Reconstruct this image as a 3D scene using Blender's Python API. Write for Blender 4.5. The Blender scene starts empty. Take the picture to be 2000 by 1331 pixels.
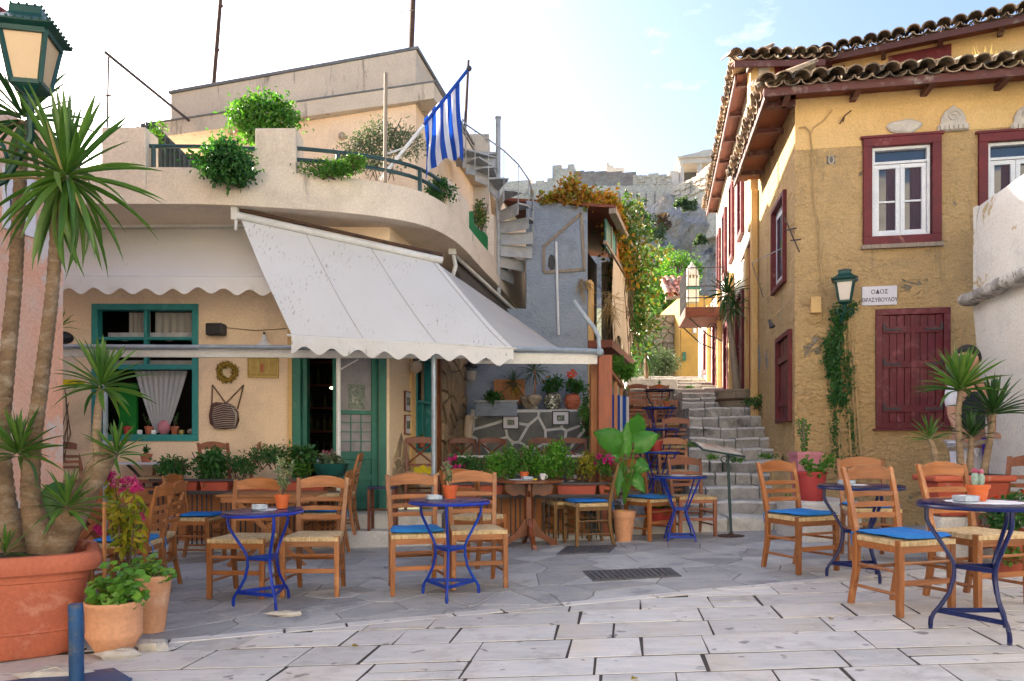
import bpy, math, random
from mathutils import Vector, Matrix, noise as mnoise
random.seed(7)
R = math.radians
PI = math.pi
sc = bpy.context.scene
COL = sc.collection

# ---------------------------------------------------------------- camera, sky, sun, exposure
CAM_Z = 1.05
cam_data = bpy.data.cameras.new('camera')
cam = bpy.data.objects.new('camera', cam_data)
COL.objects.link(cam)
cam.location = (0, 0, CAM_Z)
cam.rotation_euler = (R(90), 0, 0)
cam_data.sensor_width = 36
cam_data.lens = 27
cam_data.shift_x = 0.0
cam_data.shift_y = 0.1023
cam_data.clip_start = 0.05
cam_data.clip_end = 3000
sc.camera = cam

SUN_EL = 24.0
SUN_AZ = 310.0          # compass angle from +Y turning towards +X: the sun stands on the left and a little ahead
sx = math.sin(R(SUN_AZ)) * math.cos(R(SUN_EL)); sy = math.cos(R(SUN_AZ)) * math.cos(R(SUN_EL)); sz = math.sin(R(SUN_EL))
sun_data = bpy.data.lights.new('sun', 'SUN')
sun_data.energy = 5.0
sun_data.angle = R(0.5)
sun_data.color = (1.0, 0.90, 0.76)
sun = bpy.data.objects.new('sun', sun_data)
COL.objects.link(sun)
sun.rotation_euler = Vector((-sx, -sy, -sz)).to_track_quat('-Z', 'Y').to_euler()

world = bpy.data.worlds.new('World')
sc.world = world
world.use_nodes = True
wn = world.node_tree.nodes; wl = world.node_tree.links
wn.clear()
wout = wn.new('ShaderNodeOutputWorld')
wbg = wn.new('ShaderNodeBackground'); wbg.inputs[1].default_value = 0.085
sky = wn.new('ShaderNodeTexSky')
sky.sky_type = 'NISHITA'; sky.sun_disc = False
sky.sun_elevation = R(SUN_EL); sky.sun_rotation = R(SUN_AZ)
sky.air_density = 0.8; sky.dust_density = 3.0; sky.ozone_density = 2.0; sky.altitude = 100
wtc = wn.new('ShaderNodeTexCoord')
wmap = wn.new('ShaderNodeMapping'); wmap.inputs['Scale'].default_value = (1.0, 1.0, 2.6)
wnz = wn.new('ShaderNodeTexNoise'); wnz.inputs['Scale'].default_value = 4.2; wnz.inputs['Detail'].default_value = 8; wnz.inputs['Roughness'].default_value = 0.62
wrp = wn.new('ShaderNodeValToRGB')
wrp.color_ramp.elements[0].position = 0.60; wrp.color_ramp.elements[0].color = (0, 0, 0, 1)
wrp.color_ramp.elements[1].position = 0.86; wrp.color_ramp.elements[1].color = (0.75, 0.75, 0.75, 1)
wmx = wn.new('ShaderNodeMixRGB'); wmx.inputs[2].default_value = (5.0, 5.0, 5.1, 1)
wl.new(wtc.outputs['Generated'], wmap.inputs[0]); wl.new(wmap.outputs[0], wnz.inputs['Vector'])
wl.new(wnz.outputs[0], wrp.inputs[0]); wl.new(wrp.outputs[0], wmx.inputs[0])
wtn = wn.new('ShaderNodeMixRGB'); wtn.blend_type = 'MULTIPLY'; wtn.inputs[0].default_value = 1; wtn.inputs[2].default_value = (1.0, .97, .95, 1)
wl.new(sky.outputs[0], wtn.inputs[1]); wl.new(wtn.outputs[0], wmx.inputs[1]); wl.new(wmx.outputs[0], wbg.inputs[0]); wl.new(wbg.outputs[0], wout.inputs[0])

vs = sc.view_settings
vs.view_transform = 'Standard'; vs.look = 'None'; vs.gamma = 1.0; vs.use_curve_mapping = False
vs.exposure = 2.5
sc.cycles.max_bounces = 6
sc.cycles.diffuse_bounces = 4
sc.cycles.glossy_bounces = 2
sc.cycles.transparent_max_bounces = 6
sc.cycles.use_denoising = True

# ---------------------------------------------------------------- measuring helpers
F = 1500.0
def W(px, py, Y):
    return Vector(((px - 1000) / F * Y, Y, CAM_Z + (870 - py) / F * Y))
def X(px, Y): return (px - 1000) / F * Y
def Z(py, Y): return CAM_Z + (870 - py) / F * Y
def G(x, y=0):
    x = max(-9.0, min(9.0, x))
    return -0.06 + 0.03 * x

class Plane:
    """a vertical plane through p0 running along d; f(u, v, w) gives a point u along, v up, w out towards the viewer"""
    def __init__(s, p0, d, flip=False):
        l = math.hypot(*d); s.p0 = p0; s.d = (d[0] / l, d[1] / l)
        n = (s.d[1], -s.d[0])
        if flip: n = (-n[0], -n[1])
        s.n = n
    def f(s, u, v, w=0.0):
        return Vector((s.p0[0] + s.d[0] * u + s.n[0] * w, s.p0[1] + s.d[1] * u + s.n[1] * w, v))
    def hit(s, px, py, w=0.0):
        a = (px - 1000) / F; b = (870 - py) / F
        x0 = s.p0[0] + s.n[0] * w; y0 = s.p0[1] + s.n[1] * w
        t = (a * y0 - x0) / (s.d[0] - a * s.d[1])
        Y = y0 + t * s.d[1]
        return t, CAM_Z + b * Y
    def yaw(s): return math.atan2(s.d[1], s.d[0])

# ---------------------------------------------------------------- mesh building
class MB:
    def __init__(s): s.v = []; s.f = []; s.m = []
    def add(s, vs_, fs, mi=0):
        b = len(s.v); s.v.extend([tuple(p) for p in vs_])
        for q in fs: s.f.append([b + i for i in q]); s.m.append(mi)
        return s
    def hexa(s, p, mi=0):
        return s.add(p, [(0, 3, 2, 1), (4, 5, 6, 7), (0, 1, 5, 4), (1, 2, 6, 5), (2, 3, 7, 6), (3, 0, 4, 7)], mi)
    def box(s, c, d, rot=None, mi=0):
        hx, hy, hz = d[0] / 2, d[1] / 2, d[2] / 2
        p = [Vector(q) for q in ((-hx, -hy, -hz), (hx, -hy, -hz), (hx, hy, -hz), (-hx, hy, -hz), (-hx, -hy, hz), (hx, -hy, hz), (hx, hy, hz), (-hx, hy, hz))]
        if rot is not None:
            m = rot if isinstance(rot, Matrix) else Matrix.Rotation(rot, 3, 'Z')
            p = [m @ q for q in p]
        c = Vector(c)
        return s.hexa([q + c for q in p], mi)
    def bx(s, x0, x1, y0, y1, z0, z1, mi=0):
        return s.box(((x0 + x1) / 2, (y0 + y1) / 2, (z0 + z1) / 2), (abs(x1 - x0), abs(y1 - y0), abs(z1 - z0)), None, mi)
    def pbox(s, pl, u0, u1, v0, v1, w0, w1, mi=0):
        f = pl.f
        return s.hexa([f(u0, v0, w1), f(u1, v0, w1), f(u1, v0, w0), f(u0, v0, w0), f(u0, v1, w1), f(u1, v1, w1), f(u1, v1, w0), f(u0, v1, w0)], mi)
    def beam(s, a, b, w, h=None, up=(0, 0, 1), mi=0, w2=None, h2=None):
        """square bar from a to b"""
        a = Vector(a); b = Vector(b); h = h or w; w2 = w2 or w; h2 = h2 or h
        t = (b - a).normalized(); upv = Vector(up)
        sd = t.cross(upv)
        if sd.length < 1e-4: sd = t.cross(Vector((1, 0, 0)))
        sd.normalize(); u = sd.cross(t)
        def ring(c, w_, h_): return [c - sd * w_ / 2 - u * h_ / 2, c + sd * w_ / 2 - u * h_ / 2, c + sd * w_ / 2 + u * h_ / 2, c - sd * w_ / 2 + u * h_ / 2]
        return s.hexa(ring(a, w, h) + ring(b, w2, h2), mi)
    def tube(s, pts, r, n=8, mi=0, cap=True, closed=False, flat=None):
        pts = [Vector(p) for p in pts]; N = len(pts)
        rs = r if isinstance(r, (list, tuple)) else [r] * N
        prev = None; rings = []
        for i, p in enumerate(pts):
            if closed: t = (pts[(i + 1) % N] - pts[i - 1]).normalized()
            else: t = (pts[min(i + 1, N - 1)] - pts[max(i - 1, 0)]).normalized()
            if prev is None:
                ref = Vector((0, 0, 1)) if abs(t.z) < 0.9 else Vector((1, 0, 0))
                sd = t.cross(ref).normalized()
            else:
                sd = prev - t * prev.dot(t)
                sd = sd.normalized() if sd.length > 1e-6 else t.cross(Vector((1, 0, 0))).normalized()
            prev = sd; u = t.cross(sd)
            fl = flat or 1.0
            rings.append([p + (sd * math.cos(2 * PI * k / n) + u * math.sin(2 * PI * k / n) * fl) * rs[i] for k in range(n)])
        vs_ = [q for rg in rings for q in rg]; fs = []
        M_ = N if closed else N - 1
        for i in range(M_):
            j = (i + 1) % N
            for k in range(n):
                l = (k + 1) % n
                fs.append((i * n + k, i * n + l, j * n + l, j * n + k))
        if cap and not closed:
            fs.append(tuple(reversed(range(n)))); fs.append(tuple(range((N - 1) * n, N * n)))
        return s.add(vs_, fs, mi)
    def lathe(s, prof, c=(0, 0, 0), n=20, mi=0, sq=None, rot=0.0, scale=(1, 1)):
        """prof: (r, z) pairs from bottom to top"""
        vs_ = []; fs = []; c = Vector(c)
        for r_, z_ in prof:
            for k in range(n):
                a = 2 * PI * k / n + rot
                rr = r_
                if sq:   # squarish plan
                    ca, sa = abs(math.cos(a - rot)), abs(math.sin(a - rot))
                    rr = r_ / ((ca ** sq + sa ** sq) ** (1 / sq))
                vs_.append(c + Vector((math.cos(a) * rr * scale[0], math.sin(a) * rr * scale[1], z_)))
        for i in range(len(prof) - 1):
            for k in range(n):
                l = (k + 1) % n
                fs.append((i * n + k, i * n + l, (i + 1) * n + l, (i + 1) * n + k))
        fs.append(tuple(reversed(range(n)))); fs.append(tuple(range((len(prof) - 1) * n, len(prof) * n)))
        return s.add(vs_, fs, mi)
    def ball(s, c, r, n=10, m=6, mi=0, jitter=0, scale=(1, 1, 1)):
        vs_ = []; c = Vector(c)
        for i in range(m + 1):
            ph = PI * i / m
            for k in range(n):
                a = 2 * PI * k / n
                q = r * (1 + (random.random() - .5) * jitter)
                vs_.append(c + Vector((math.cos(a) * math.sin(ph) * q * scale[0], math.sin(a) * math.sin(ph) * q * scale[1], -math.cos(ph) * q * scale[2])))
        fs = []
        for i in range(m):
            for k in range(n):
                l = (k + 1) % n
                fs.append((i * n + k, i * n + l, (i + 1) * n + l, (i + 1) * n + k))
        return s.add(vs_, fs, mi)
    def grid(s, fn, nu, nv, mi=0, matfn=None):
        vs_ = [fn(i / nu, j / nv) for j in range(nv + 1) for i in range(nu + 1)]
        b = len(s.v); s.v.extend([tuple(p) for p in vs_])
        for j in range(nv):
            for i in range(nu):
                a = b + j * (nu + 1) + i
                s.f.append([a, a + 1, a + nu + 2, a + nu + 1]); s.m.append(matfn(i, j) if matfn else mi)
        return s
    def sheet(s, fn, nu, nv, th, mi=0):
        """grid with thickness th(u, v) offset vector"""
        top = [Vector(fn(i / nu, j / nv)) for j in range(nv + 1) for i in range(nu + 1)]
        off = Vector(th)
        W_ = nu + 1; n = len(top)
        fs = []
        for j in range(nv):
            for i in range(nu):
                a = j * W_ + i
                fs.append((a, a + 1, a + W_ + 1, a + W_)); fs.append((n + a, n + a + W_, n + a + W_ + 1, n + a + 1))
        for i in range(nu):
            fs.append((i, n + i, n + i + 1, i + 1)); a = nv * W_ + i; fs.append((a, a + 1, n + a + 1, n + a))
        for j in range(nv):
            a = j * W_; fs.append((a, a + W_, n + a + W_, n + a)); a = j * W_ + nu; fs.append((a, n + a, n + a + W_, a + W_))
        return s.add(top + [p + off for p in top], fs, mi)
    def prism(s, poly, fn, w0, w1, ch=0.0, mi=0):
        """polygon of (u, v) pushed from depth w0 to w1 (outer), outer edge chamfered by ch"""
        n = len(poly)
        cu = sum(p[0] for p in poly) / n; cv = sum(p[1] for p in poly) / n
        vs_ = [fn(u, v, w0) for u, v in poly] + [fn(u, v, w1 - ch) for u, v in poly]
        fs = [tuple((k, (k + 1) % n, n + (k + 1) % n, n + k)) for k in range(n)]
        if ch > 0:
            ins = []
            for u, v in poly:
                d = math.hypot(u - cu, v - cv) or 1
                k = max(0.0, 1 - ch * 1.3 / d)
                ins.append(fn(cu + (u - cu) * k, cv + (v - cv) * k, w1))
            vs_ += ins
            fs += [(n + k, n + (k + 1) % n, 2 * n + (k + 1) % n, 2 * n + k) for k in range(n)]
            fs.append(tuple(range(2 * n, 3 * n)))
        else: fs.append(tuple(range(n, 2 * n)))
        fs.append(tuple(reversed(range(n))))
        return s.add(vs_, fs, mi)
    def build(s, name, mat, parent=None, smooth=False, local=False, bevel=0, kind=None, fixn=True):
        me = bpy.data.meshes.new(name)
        v = s.v
        if parent is not None and not local:
            o = origin(parent); v = [(p[0] - o.x, p[1] - o.y, p[2] - o.z) for p in v]
        me.from_pydata(v, [], s.f)
        mats = mat if isinstance(mat, (list, tuple)) else [mat]
        for m in mats: me.materials.append(m)
        if len(mats) > 1: me.polygons.foreach_set('material_index', s.m)
        if smooth: me.polygons.foreach_set('use_smooth', [True] * len(me.polygons))
        me.update()
        ob = bpy.data.objects.new(name, me); COL.objects.link(ob)
        if parent is not None: ob.parent = parent
        if kind: ob['kind'] = kind
        if bevel:
            b = ob.modifiers.new('bevel', 'BEVEL'); b.width = bevel; b.segments = 2; b.limit_method = 'ANGLE'; b.angle_limit = R(40)
        if smooth and smooth != 2:
            try: me.set_sharp_from_angle(angle=R(42))
            except Exception: pass
        return ob

def origin(o):
    v = Vector(o.location)
    while o.parent is not None:
        o = o.parent; v = v + Vector(o.location)
    return v
def tag(o, label=None, cat=None, group=None, kind=None):
    if label: o['label'] = label
    if cat: o['category'] = cat
    if group: o['group'] = group
    if kind: o['kind'] = kind
    return o
def thing(name, label, cat, loc=(0, 0, 0), group=None, kind=None, rz=0):
    o = bpy.data.objects.new(name, None); COL.objects.link(o)
    o.empty_display_size = 0.1
    o.location = loc; o.rotation_euler = (0, 0, rz)
    return tag(o, label, cat, group, kind)
def struct(name, loc=(0, 0, 0)):
    return thing(name, None, None, loc, None, 'structure')
def inst(me_ob, name, parent, loc, rot=(0, 0, 0), scale=(1, 1, 1), world=True):
    """a part that shares the mesh of me_ob"""
    o = me_ob.copy(); o.name = name; COL.objects.link(o); o.parent = parent
    l = Vector(loc)
    if world and parent is not None: l = l - origin(parent)
    o.location = l; o.rotation_euler = rot; o.scale = scale
    return o
def copy_tree(o, parent=None):
    c = o.copy(); COL.objects.link(c); c.parent = parent
    for ch in o.children: copy_tree(ch, c)
    return c

# ---------------------------------------------------------------- polygons
def clip(poly, a, b, c):
    """keep a*x + b*y <= c"""
    out = []; n = len(poly)
    for i in range(n):
        p = poly[i]; q = poly[(i + 1) % n]
        dp = a * p[0] + b * p[1] - c; dq = a * q[0] + b * q[1] - c
        if dp <= 0: out.append(p)
        if (dp < 0 < dq) or (dq < 0 < dp):
            t = dp / (dp - dq); out.append((p[0] + (q[0] - p[0]) * t, p[1] + (q[1] - p[1]) * t))
    return out
def area(poly):
    return abs(sum(poly[i][0] * poly[(i + 1) % len(poly)][1] - poly[(i + 1) % len(poly)][0] * poly[i][1] for i in range(len(poly)))) / 2
def ccw(poly):
    a = sum(poly[i][0] * poly[(i + 1) % len(poly)][1] - poly[(i + 1) % len(poly)][0] * poly[i][1] for i in range(len(poly)))
    return poly if a > 0 else poly[::-1]
def jitter_pts(u0, u1, v0, v1, su, sv, jit=0.8, rnd=random):
    pts = []; j = 0; v = v0 + sv / 2
    while v < v1:
        u = u0 + (su / 2 if j % 2 else 0)
        while u < u1 + su / 2:
            pts.append((u + (rnd.random() - .5) * su * jit, v + (rnd.random() - .5) * sv * jit)); u += su
        v += sv; j += 1
    return pts
def voronoi(pts, bound, gap, R_=2.5, sz_=(1, 1)):
    """convex cells of pts inside bound, shrunk by half the gap; sz_ scales the axes for neighbour search"""
    out = []
    s0 = max(sz_)
    for i, p in enumerate(pts):
        poly = list(bound)
        for j, q in enumerate(pts):
            if i == j: continue
            dx, dy = q[0] - p[0], q[1] - p[1]
            if abs(dx) > R_ * sz_[0] or abs(dy) > R_ * sz_[1]: continue
            l = math.hypot(dx, dy)
            if l < 1e-5: continue
            a, b = dx / l, dy / l
            c = a * (p[0] + q[0]) / 2 + b * (p[1] + q[1]) / 2 - gap / 2
            poly = clip(poly, a, b, c)
            if len(poly) < 3: break
        if len(poly) >= 3:
            # drop very short edges
            pp = [poly[k] for k in range(len(poly)) if math.hypot(poly[k][0] - poly[k - 1][0], poly[k][1] - poly[k - 1][1]) > gap * 0.6]
            if len(pp) >= 3 and area(pp) > 0.0006 * s0: out.append(ccw(pp))
    return out
# ---------------------------------------------------------------- materials
def _nt(name):
    m = bpy.data.materials.new(name); m.use_nodes = True
    nt = m.node_tree; nt.nodes.clear()
    out = nt.nodes.new('ShaderNodeOutputMaterial'); b = nt.nodes.new('ShaderNodeBsdfPrincipled')
    nt.links.new(b.outputs[0], out.inputs[0])
    return m, nt, b, out
def _noise(nt, vec, scale, detail=5, rough=.6, dist=0):
    n = nt.nodes.new('ShaderNodeTexNoise'); n.inputs['Scale'].default_value = scale; n.inputs['Detail'].default_value = detail
    n.inputs['Roughness'].default_value = rough; n.inputs['Distortion'].default_value = dist
    nt.links.new(vec, n.inputs['Vector']); return n.outputs[0]
def _ramp(nt, fac, p0, p1, c0=(0, 0, 0, 1), c1=(1, 1, 1, 1)):
    r = nt.nodes.new('ShaderNodeValToRGB'); r.color_ramp.elements[0].position = p0; r.color_ramp.elements[1].position = p1
    r.color_ramp.elements[0].color = c0; r.color_ramp.elements[1].color = c1
    nt.links.new(fac, r.inputs[0]); return r.outputs[0]
def _mix(nt, fac, a, b, mode='MIX'):
    m = nt.nodes.new('ShaderNodeMixRGB'); m.blend_type = mode
    for k, x in ((0, fac), (1, a), (2, b)):
        if isinstance(x, (int, float)): m.inputs[k].default_value = x
        elif isinstance(x, tuple): m.inputs[k].default_value = x if len(x) == 4 else (*x, 1)
        else: nt.links.new(x, m.inputs[k])
    return m.outputs[0]
def _math(nt, op, a, b=0.0, clampit=False):
    m = nt.nodes.new('ShaderNodeMath'); m.operation = op; m.use_clamp = clampit
    for k, x in ((0, a), (1, b)):
        if isinstance(x, (int, float)): m.inputs[k].default_value = x
        else: nt.links.new(x, m.inputs[k])
    return m.outputs[0]
def _vec(nt, mode, stretch=(1, 1, 1)):
    if mode == 'world':
        g = nt.nodes.new('ShaderNodeNewGeometry'); v = g.outputs['Position']
    else:
        t = nt.nodes.new('ShaderNodeTexCoord'); v = t.outputs['Object']
        oi = nt.nodes.new('ShaderNodeObjectInfo')
        c = nt.nodes.new('ShaderNodeCombineXYZ')
        r = _math(nt, 'MULTIPLY', oi.outputs['Random'], 37.0)
        for k in range(3): nt.links.new(r, c.inputs[k])
        a = nt.nodes.new('ShaderNodeVectorMath'); a.operation = 'ADD'
        nt.links.new(v, a.inputs[0]); nt.links.new(c.outputs[0], a.inputs[1]); v = a.outputs[0]
    mp = nt.nodes.new('ShaderNodeMapping'); mp.inputs['Scale'].default_value = stretch
    nt.links.new(v, mp.inputs[0]); return mp.outputs[0]
def _bump(nt, b, h, strength, dist):
    bp = nt.nodes.new('ShaderNodeBump'); bp.inputs['Strength'].default_value = strength; bp.inputs['Distance'].default_value = dist
    nt.links.new(h, bp.inputs['Height']); nt.links.new(bp.outputs[0], b.inputs['Normal']); return bp

def mat(name, c1, c2=None, scale=3.0, rough=.75, bump=0.0, bscale=40.0, bdist=0.01, metal=0.0, mode='world', stretch=(1, 1, 1),
        stain=None, stain_scale=1.2, stain_pos=(.55, .7), rnd=0.0, ramp=(.35, .65), island=0.0, spec=.4, fine=0.25, detail=6,
        stain2=None, s2_scale=8, s2_pos=(.62, .7), s2_stretch=None):
    m, nt, b, out = _nt(name)
    v = _vec(nt, mode, stretch)
    c2 = c2 or tuple(x * .8 for x in c1)
    f = _ramp(nt, _noise(nt, v, scale, detail), *ramp)
    col = _mix(nt, f, c1, c2)
    if stain:
        sf = _ramp(nt, _noise(nt, v, stain_scale, 8, .65, .3), *stain_pos)
        col = _mix(nt, sf, col, stain)
    if stain2:
        v2 = v if not s2_stretch else _vec(nt, mode, s2_stretch)
        sf = _ramp(nt, _noise(nt, v2, s2_scale, 8, .7, .2), *s2_pos)
        col = _mix(nt, sf, col, stain2)
    if fine:
        nf = _noise(nt, v, scale * 14, 4, .7)
        col = _mix(nt, fine, col, _mix(nt, 1.0, col, _ramp(nt, nf, .3, .7, (.45, .45, .45, 1), (1.5, 1.5, 1.5, 1)), 'MULTIPLY'))
    if rnd or island:
        if island:
            g = nt.nodes.new('ShaderNodeNewGeometry'); rv = g.outputs['Random Per Island']; amt = island
        else:
            oi = nt.nodes.new('ShaderNodeObjectInfo'); rv = oi.outputs['Random']; amt = rnd
        h = nt.nodes.new('ShaderNodeHueSaturation')
        val = _math(nt, 'ADD', _math(nt, 'MULTIPLY', rv, amt * 2), 1 - amt)
        nt.links.new(val, h.inputs['Value'])
        nt.links.new(_math(nt, 'ADD', _math(nt, 'MULTIPLY', _math(nt, 'FRACT', _math(nt, 'MULTIPLY', rv, 7.13)), amt * .06), .5 - amt * .03), h.inputs['Hue'])
        nt.links.new(col, h.inputs['Color']); col = h.outputs[0]
    nt.links.new(col, b.inputs['Base Color'])
    b.inputs['Roughness'].default_value = rough; b.inputs['Metallic'].default_value = metal
    b.inputs['Specular IOR Level'].default_value = spec
    if bump:
        _bump(nt, b, _noise(nt, v, bscale, 6, .65), bump, bdist)
    return m

def wood(name, c1, c2, rough=.45, axis='z', mode='obj', rnd=.16, worn=None, bump=.15):
    st = {'z': (14, 14, 1.2), 'x': (1.2, 14, 14), 'y': (14, 1.2, 14)}[axis]
    m, nt, b, out = _nt(name)
    v = _vec(nt, mode, st)
    n1 = _noise(nt, v, 2.6, 6, .6, .8)
    col = _mix(nt, _ramp(nt, n1, .35, .66), c1, c2)
    v2 = _vec(nt, mode, (1, 1, 1))
    if worn:
        col = _mix(nt, _ramp(nt, _noise(nt, v2, 5.0, 8, .7), .56, .68), col, worn)
    oi = nt.nodes.new('ShaderNodeObjectInfo')
    h = nt.nodes.new('ShaderNodeHueSaturation')
    nt.links.new(_math(nt, 'ADD', _math(nt, 'MULTIPLY', oi.outputs['Random'], rnd * 2), 1 - rnd), h.inputs['Value'])
    nt.links.new(col, h.inputs['Color'])
    nt.links.new(h.outputs[0], b.inputs['Base Color'])
    b.inputs['Roughness'].default_value = rough
    _bump(nt, b, n1, bump, .003)
    return m

def leafmat(name, ca, cb, cc=None, trans=.35, rough=.45):
    m, nt, b, out = _nt(name)
    g = nt.nodes.new('ShaderNodeNewGeometry')
    r = nt.nodes.new('ShaderNodeValToRGB'); el = r.color_ramp.elements
    el[0].position = 0; el[0].color = (*ca, 1); el[1].position = 1; el[1].color = (*(cc or cb), 1)
    e = el.new(.55); e.color = (*cb, 1)
    oi = nt.nodes.new('ShaderNodeObjectInfo')
    rv = _math(nt, 'FRACT', _math(nt, 'ADD', g.outputs['Random Per Island'], oi.outputs['Random']))
    nt.links.new(rv, r.inputs[0])
    v = _vec(nt, 'world')
    col = _mix(nt, .5, r.outputs[0], _mix(nt, 1.0, r.outputs[0], _ramp(nt, _noise(nt, v, 9.0, 3), .3, .7, (.6, .6, .6, 1), (1.35, 1.35, 1.35, 1)), 'MULTIPLY'))
    nt.links.new(col, b.inputs['Base Color']); b.inputs['Roughness'].default_value = rough
    tr = nt.nodes.new('ShaderNodeBsdfTranslucent'); nt.links.new(_mix(nt, 1.0, col, (1.5, 1.6, .7), 'MULTIPLY'), tr.inputs[0])
    ms = nt.nodes.new('ShaderNodeMixShader'); ms.inputs[0].default_value = trans
    nt.links.new(b.outputs[0], ms.inputs[1]); nt.links.new(tr.outputs[0], ms.inputs[2]); nt.links.new(ms.outputs[0], out.inputs[0])
    return m

def glassmat(name, col=(.02, .03, .05), rough=.06):
    m, nt, b, out = _nt(name)
    v = _vec(nt, 'world')
    nt.links.new(_mix(nt, _noise(nt, v, 1.5, 3), col, tuple(c * 2.2 for c in col)), b.inputs['Base Color'])
    b.inputs['Roughness'].default_value = rough; b.inputs['Specular IOR Level'].default_value = .8
    _bump(nt, b, _noise(nt, v, 2.0, 2), .08, .05)
    return m

def fabric(name, c1, c2, stain, rough=.85, translucent=.0, weave=220, streak=(1, 1, 1), spos=(.60, .72)):
    m, nt, b, out = _nt(name)
    v = _vec(nt, 'world'); vs2 = _vec(nt, 'world', streak)
    col = _mix(nt, _ramp(nt, _noise(nt, v, 1.1, 6), .3, .7), c1, c2)
    mask = _math(nt, 'MULTIPLY', _ramp(nt, _noise(nt, vs2, 16, 8, .72), spos[0], spos[1]), _ramp(nt, _noise(nt, v, 1.3, 3), .46, .58))
    col = _mix(nt, mask, col, stain)
    nt.links.new(col, b.inputs['Base Color']); b.inputs['Roughness'].default_value = rough
    _bump(nt, b, _noise(nt, v, 5, 4, .55), .25, .02)
    if translucent:
        tr = nt.nodes.new('ShaderNodeBsdfTranslucent'); nt.links.new(col, tr.inputs[0])
        ms = nt.nodes.new('ShaderNodeMixShader'); ms.inputs[0].default_value = translucent
        nt.links.new(b.outputs[0], ms.inputs[1]); nt.links.new(tr.outputs[0], ms.inputs[2]); nt.links.new(ms.outputs[0], out.inputs[0])
    return m

def rushmat():
    m, nt, b, out = _nt('rush')
    tc = nt.nodes.new('ShaderNodeTexCoord'); v = tc.outputs['Object']
    sx_ = nt.nodes.new('ShaderNodeSeparateXYZ'); nt.links.new(v, sx_.inputs[0])
    ax = _math(nt, 'ABSOLUTE', sx_.outputs[0]); ay = _math(nt, 'ABSOLUTE', sx_.outputs[1])
    # rush strands run towards the middle of the four sides
    sel = _math(nt, 'GREATER_THAN', ax, ay)
    coord = _mix(nt, sel, ax, ay)
    s = _math(nt, 'SINE', _math(nt, 'MULTIPLY', coord, 620.0))
    n = _noise(nt, v, 30, 5)
    f = _math(nt, 'ADD', _math(nt, 'MULTIPLY', s, .25), n)
    col = _mix(nt, _ramp(nt, f, .25, .8), (.30, .18, .07), (.80, .62, .36))
    nt.links.new(col, b.inputs['Base Color']); b.inputs['Roughness'].default_value = .8
    _bump(nt, b, f, .6, .006)
    return m

def marble(name):
    m, nt, b, out = _nt(name)
    v = _vec(nt, 'obj')
    oi = nt.nodes.new('ShaderNodeObjectInfo')
    mp = nt.nodes.new('ShaderNodeMapping'); mp.inputs['Scale'].default_value = (1, 3.2, 1); mp.inputs['Rotation'].default_value = (0, 0, .7)
    nt.links.new(v, mp.inputs[0])
    veins = _ramp(nt, _noise(nt, mp.outputs[0], 2.4, 9, .68, 1.6), .38, .66)
    col = _mix(nt, veins, (.64, .61, .59), (.50, .485, .48))
    warm = _ramp(nt, _noise(nt, v, 1.7, 5), .5, .75)
    col = _mix(nt, _math(nt, 'MULTIPLY', warm, .6), col, (.60, .50, .38))
    dirt = _ramp(nt, _noise(nt, _vec(nt, 'world'), 3.5, 9, .75), .52, .74)
    col = _mix(nt, _math(nt, 'MULTIPLY', dirt, .75), col, (.28, .24, .22))
    spot = _ramp(nt, _noise(nt, _vec(nt, 'world'), 9, 2, .4), .68, .71)
    col = _mix(nt, _math(nt, 'MULTIPLY', spot, .7), col, (.12, .10, .10))
    h = nt.nodes.new('ShaderNodeHueSaturation')
    nt.links.new(_math(nt, 'ADD', _math(nt, 'MULTIPLY', oi.outputs['Random'], .26), .86), h.inputs['Value']); nt.links.new(col, h.inputs['Color'])
    nt.links.new(h.outputs[0], b.inputs['Base Color'])
    b.inputs['Roughness'].default_value = .5; b.inputs['Specular IOR Level'].default_value = .35
    _bump(nt, b, _noise(nt, v, 22, 6, .7), .25, .006)
    return m

def stucco(name, c1, c2, patch=None, ppos=(.6, .63), pscale=1.0, rough_amt=.9, bdist=.03, bscale=14, grime=None, gscale=.9, extra=None):
    """thick trowelled plaster, with peeled patches that have their own edge"""
    m, nt, b, out = _nt(name)
    v = _vec(nt, 'world'); vb = _vec(nt, 'world', (1, 1, 1.5))
    col = _mix(nt, _ramp(nt, _noise(nt, v, 1.3, 7, .6), .35, .68), c1, c2)
    if grime: col = _mix(nt, _math(nt, 'MULTIPLY', _ramp(nt, _noise(nt, v, gscale, 8, .7, .4), .5, .7), .75), col, grime)
    big = _noise(nt, vb, bscale, 7, .62, .15)
    h = big
    col = _mix(nt, .35, col, _mix(nt, 1.0, col, _ramp(nt, _noise(nt, v, 55, 3, .7), .3, .7, (.55, .55, .55, 1), (1.4, 1.4, 1.4, 1)), 'MULTIPLY'))
    if extra:
        col = _mix(nt, _ramp(nt, _noise(nt, _vec(nt, 'world', (1.6, 1.6, .28)), extra[1], 9, .72, .2), extra[2] - .03, extra[2] + .08), col, extra[0])
    if patch:
        pf = _ramp(nt, _noise(nt, v, pscale, 9, .68, .4), *ppos)
        col = _mix(nt, pf, col, patch)
        h = _math(nt, 'SUBTRACT', big, _math(nt, 'MULTIPLY', pf, .5))
    nt.links.new(col, b.inputs['Base Color']); b.inputs['Roughness'].default_value = .9; b.inputs['Specular IOR Level'].default_value = .2
    _bump(nt, b, h, rough_amt, bdist)
    return m

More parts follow.
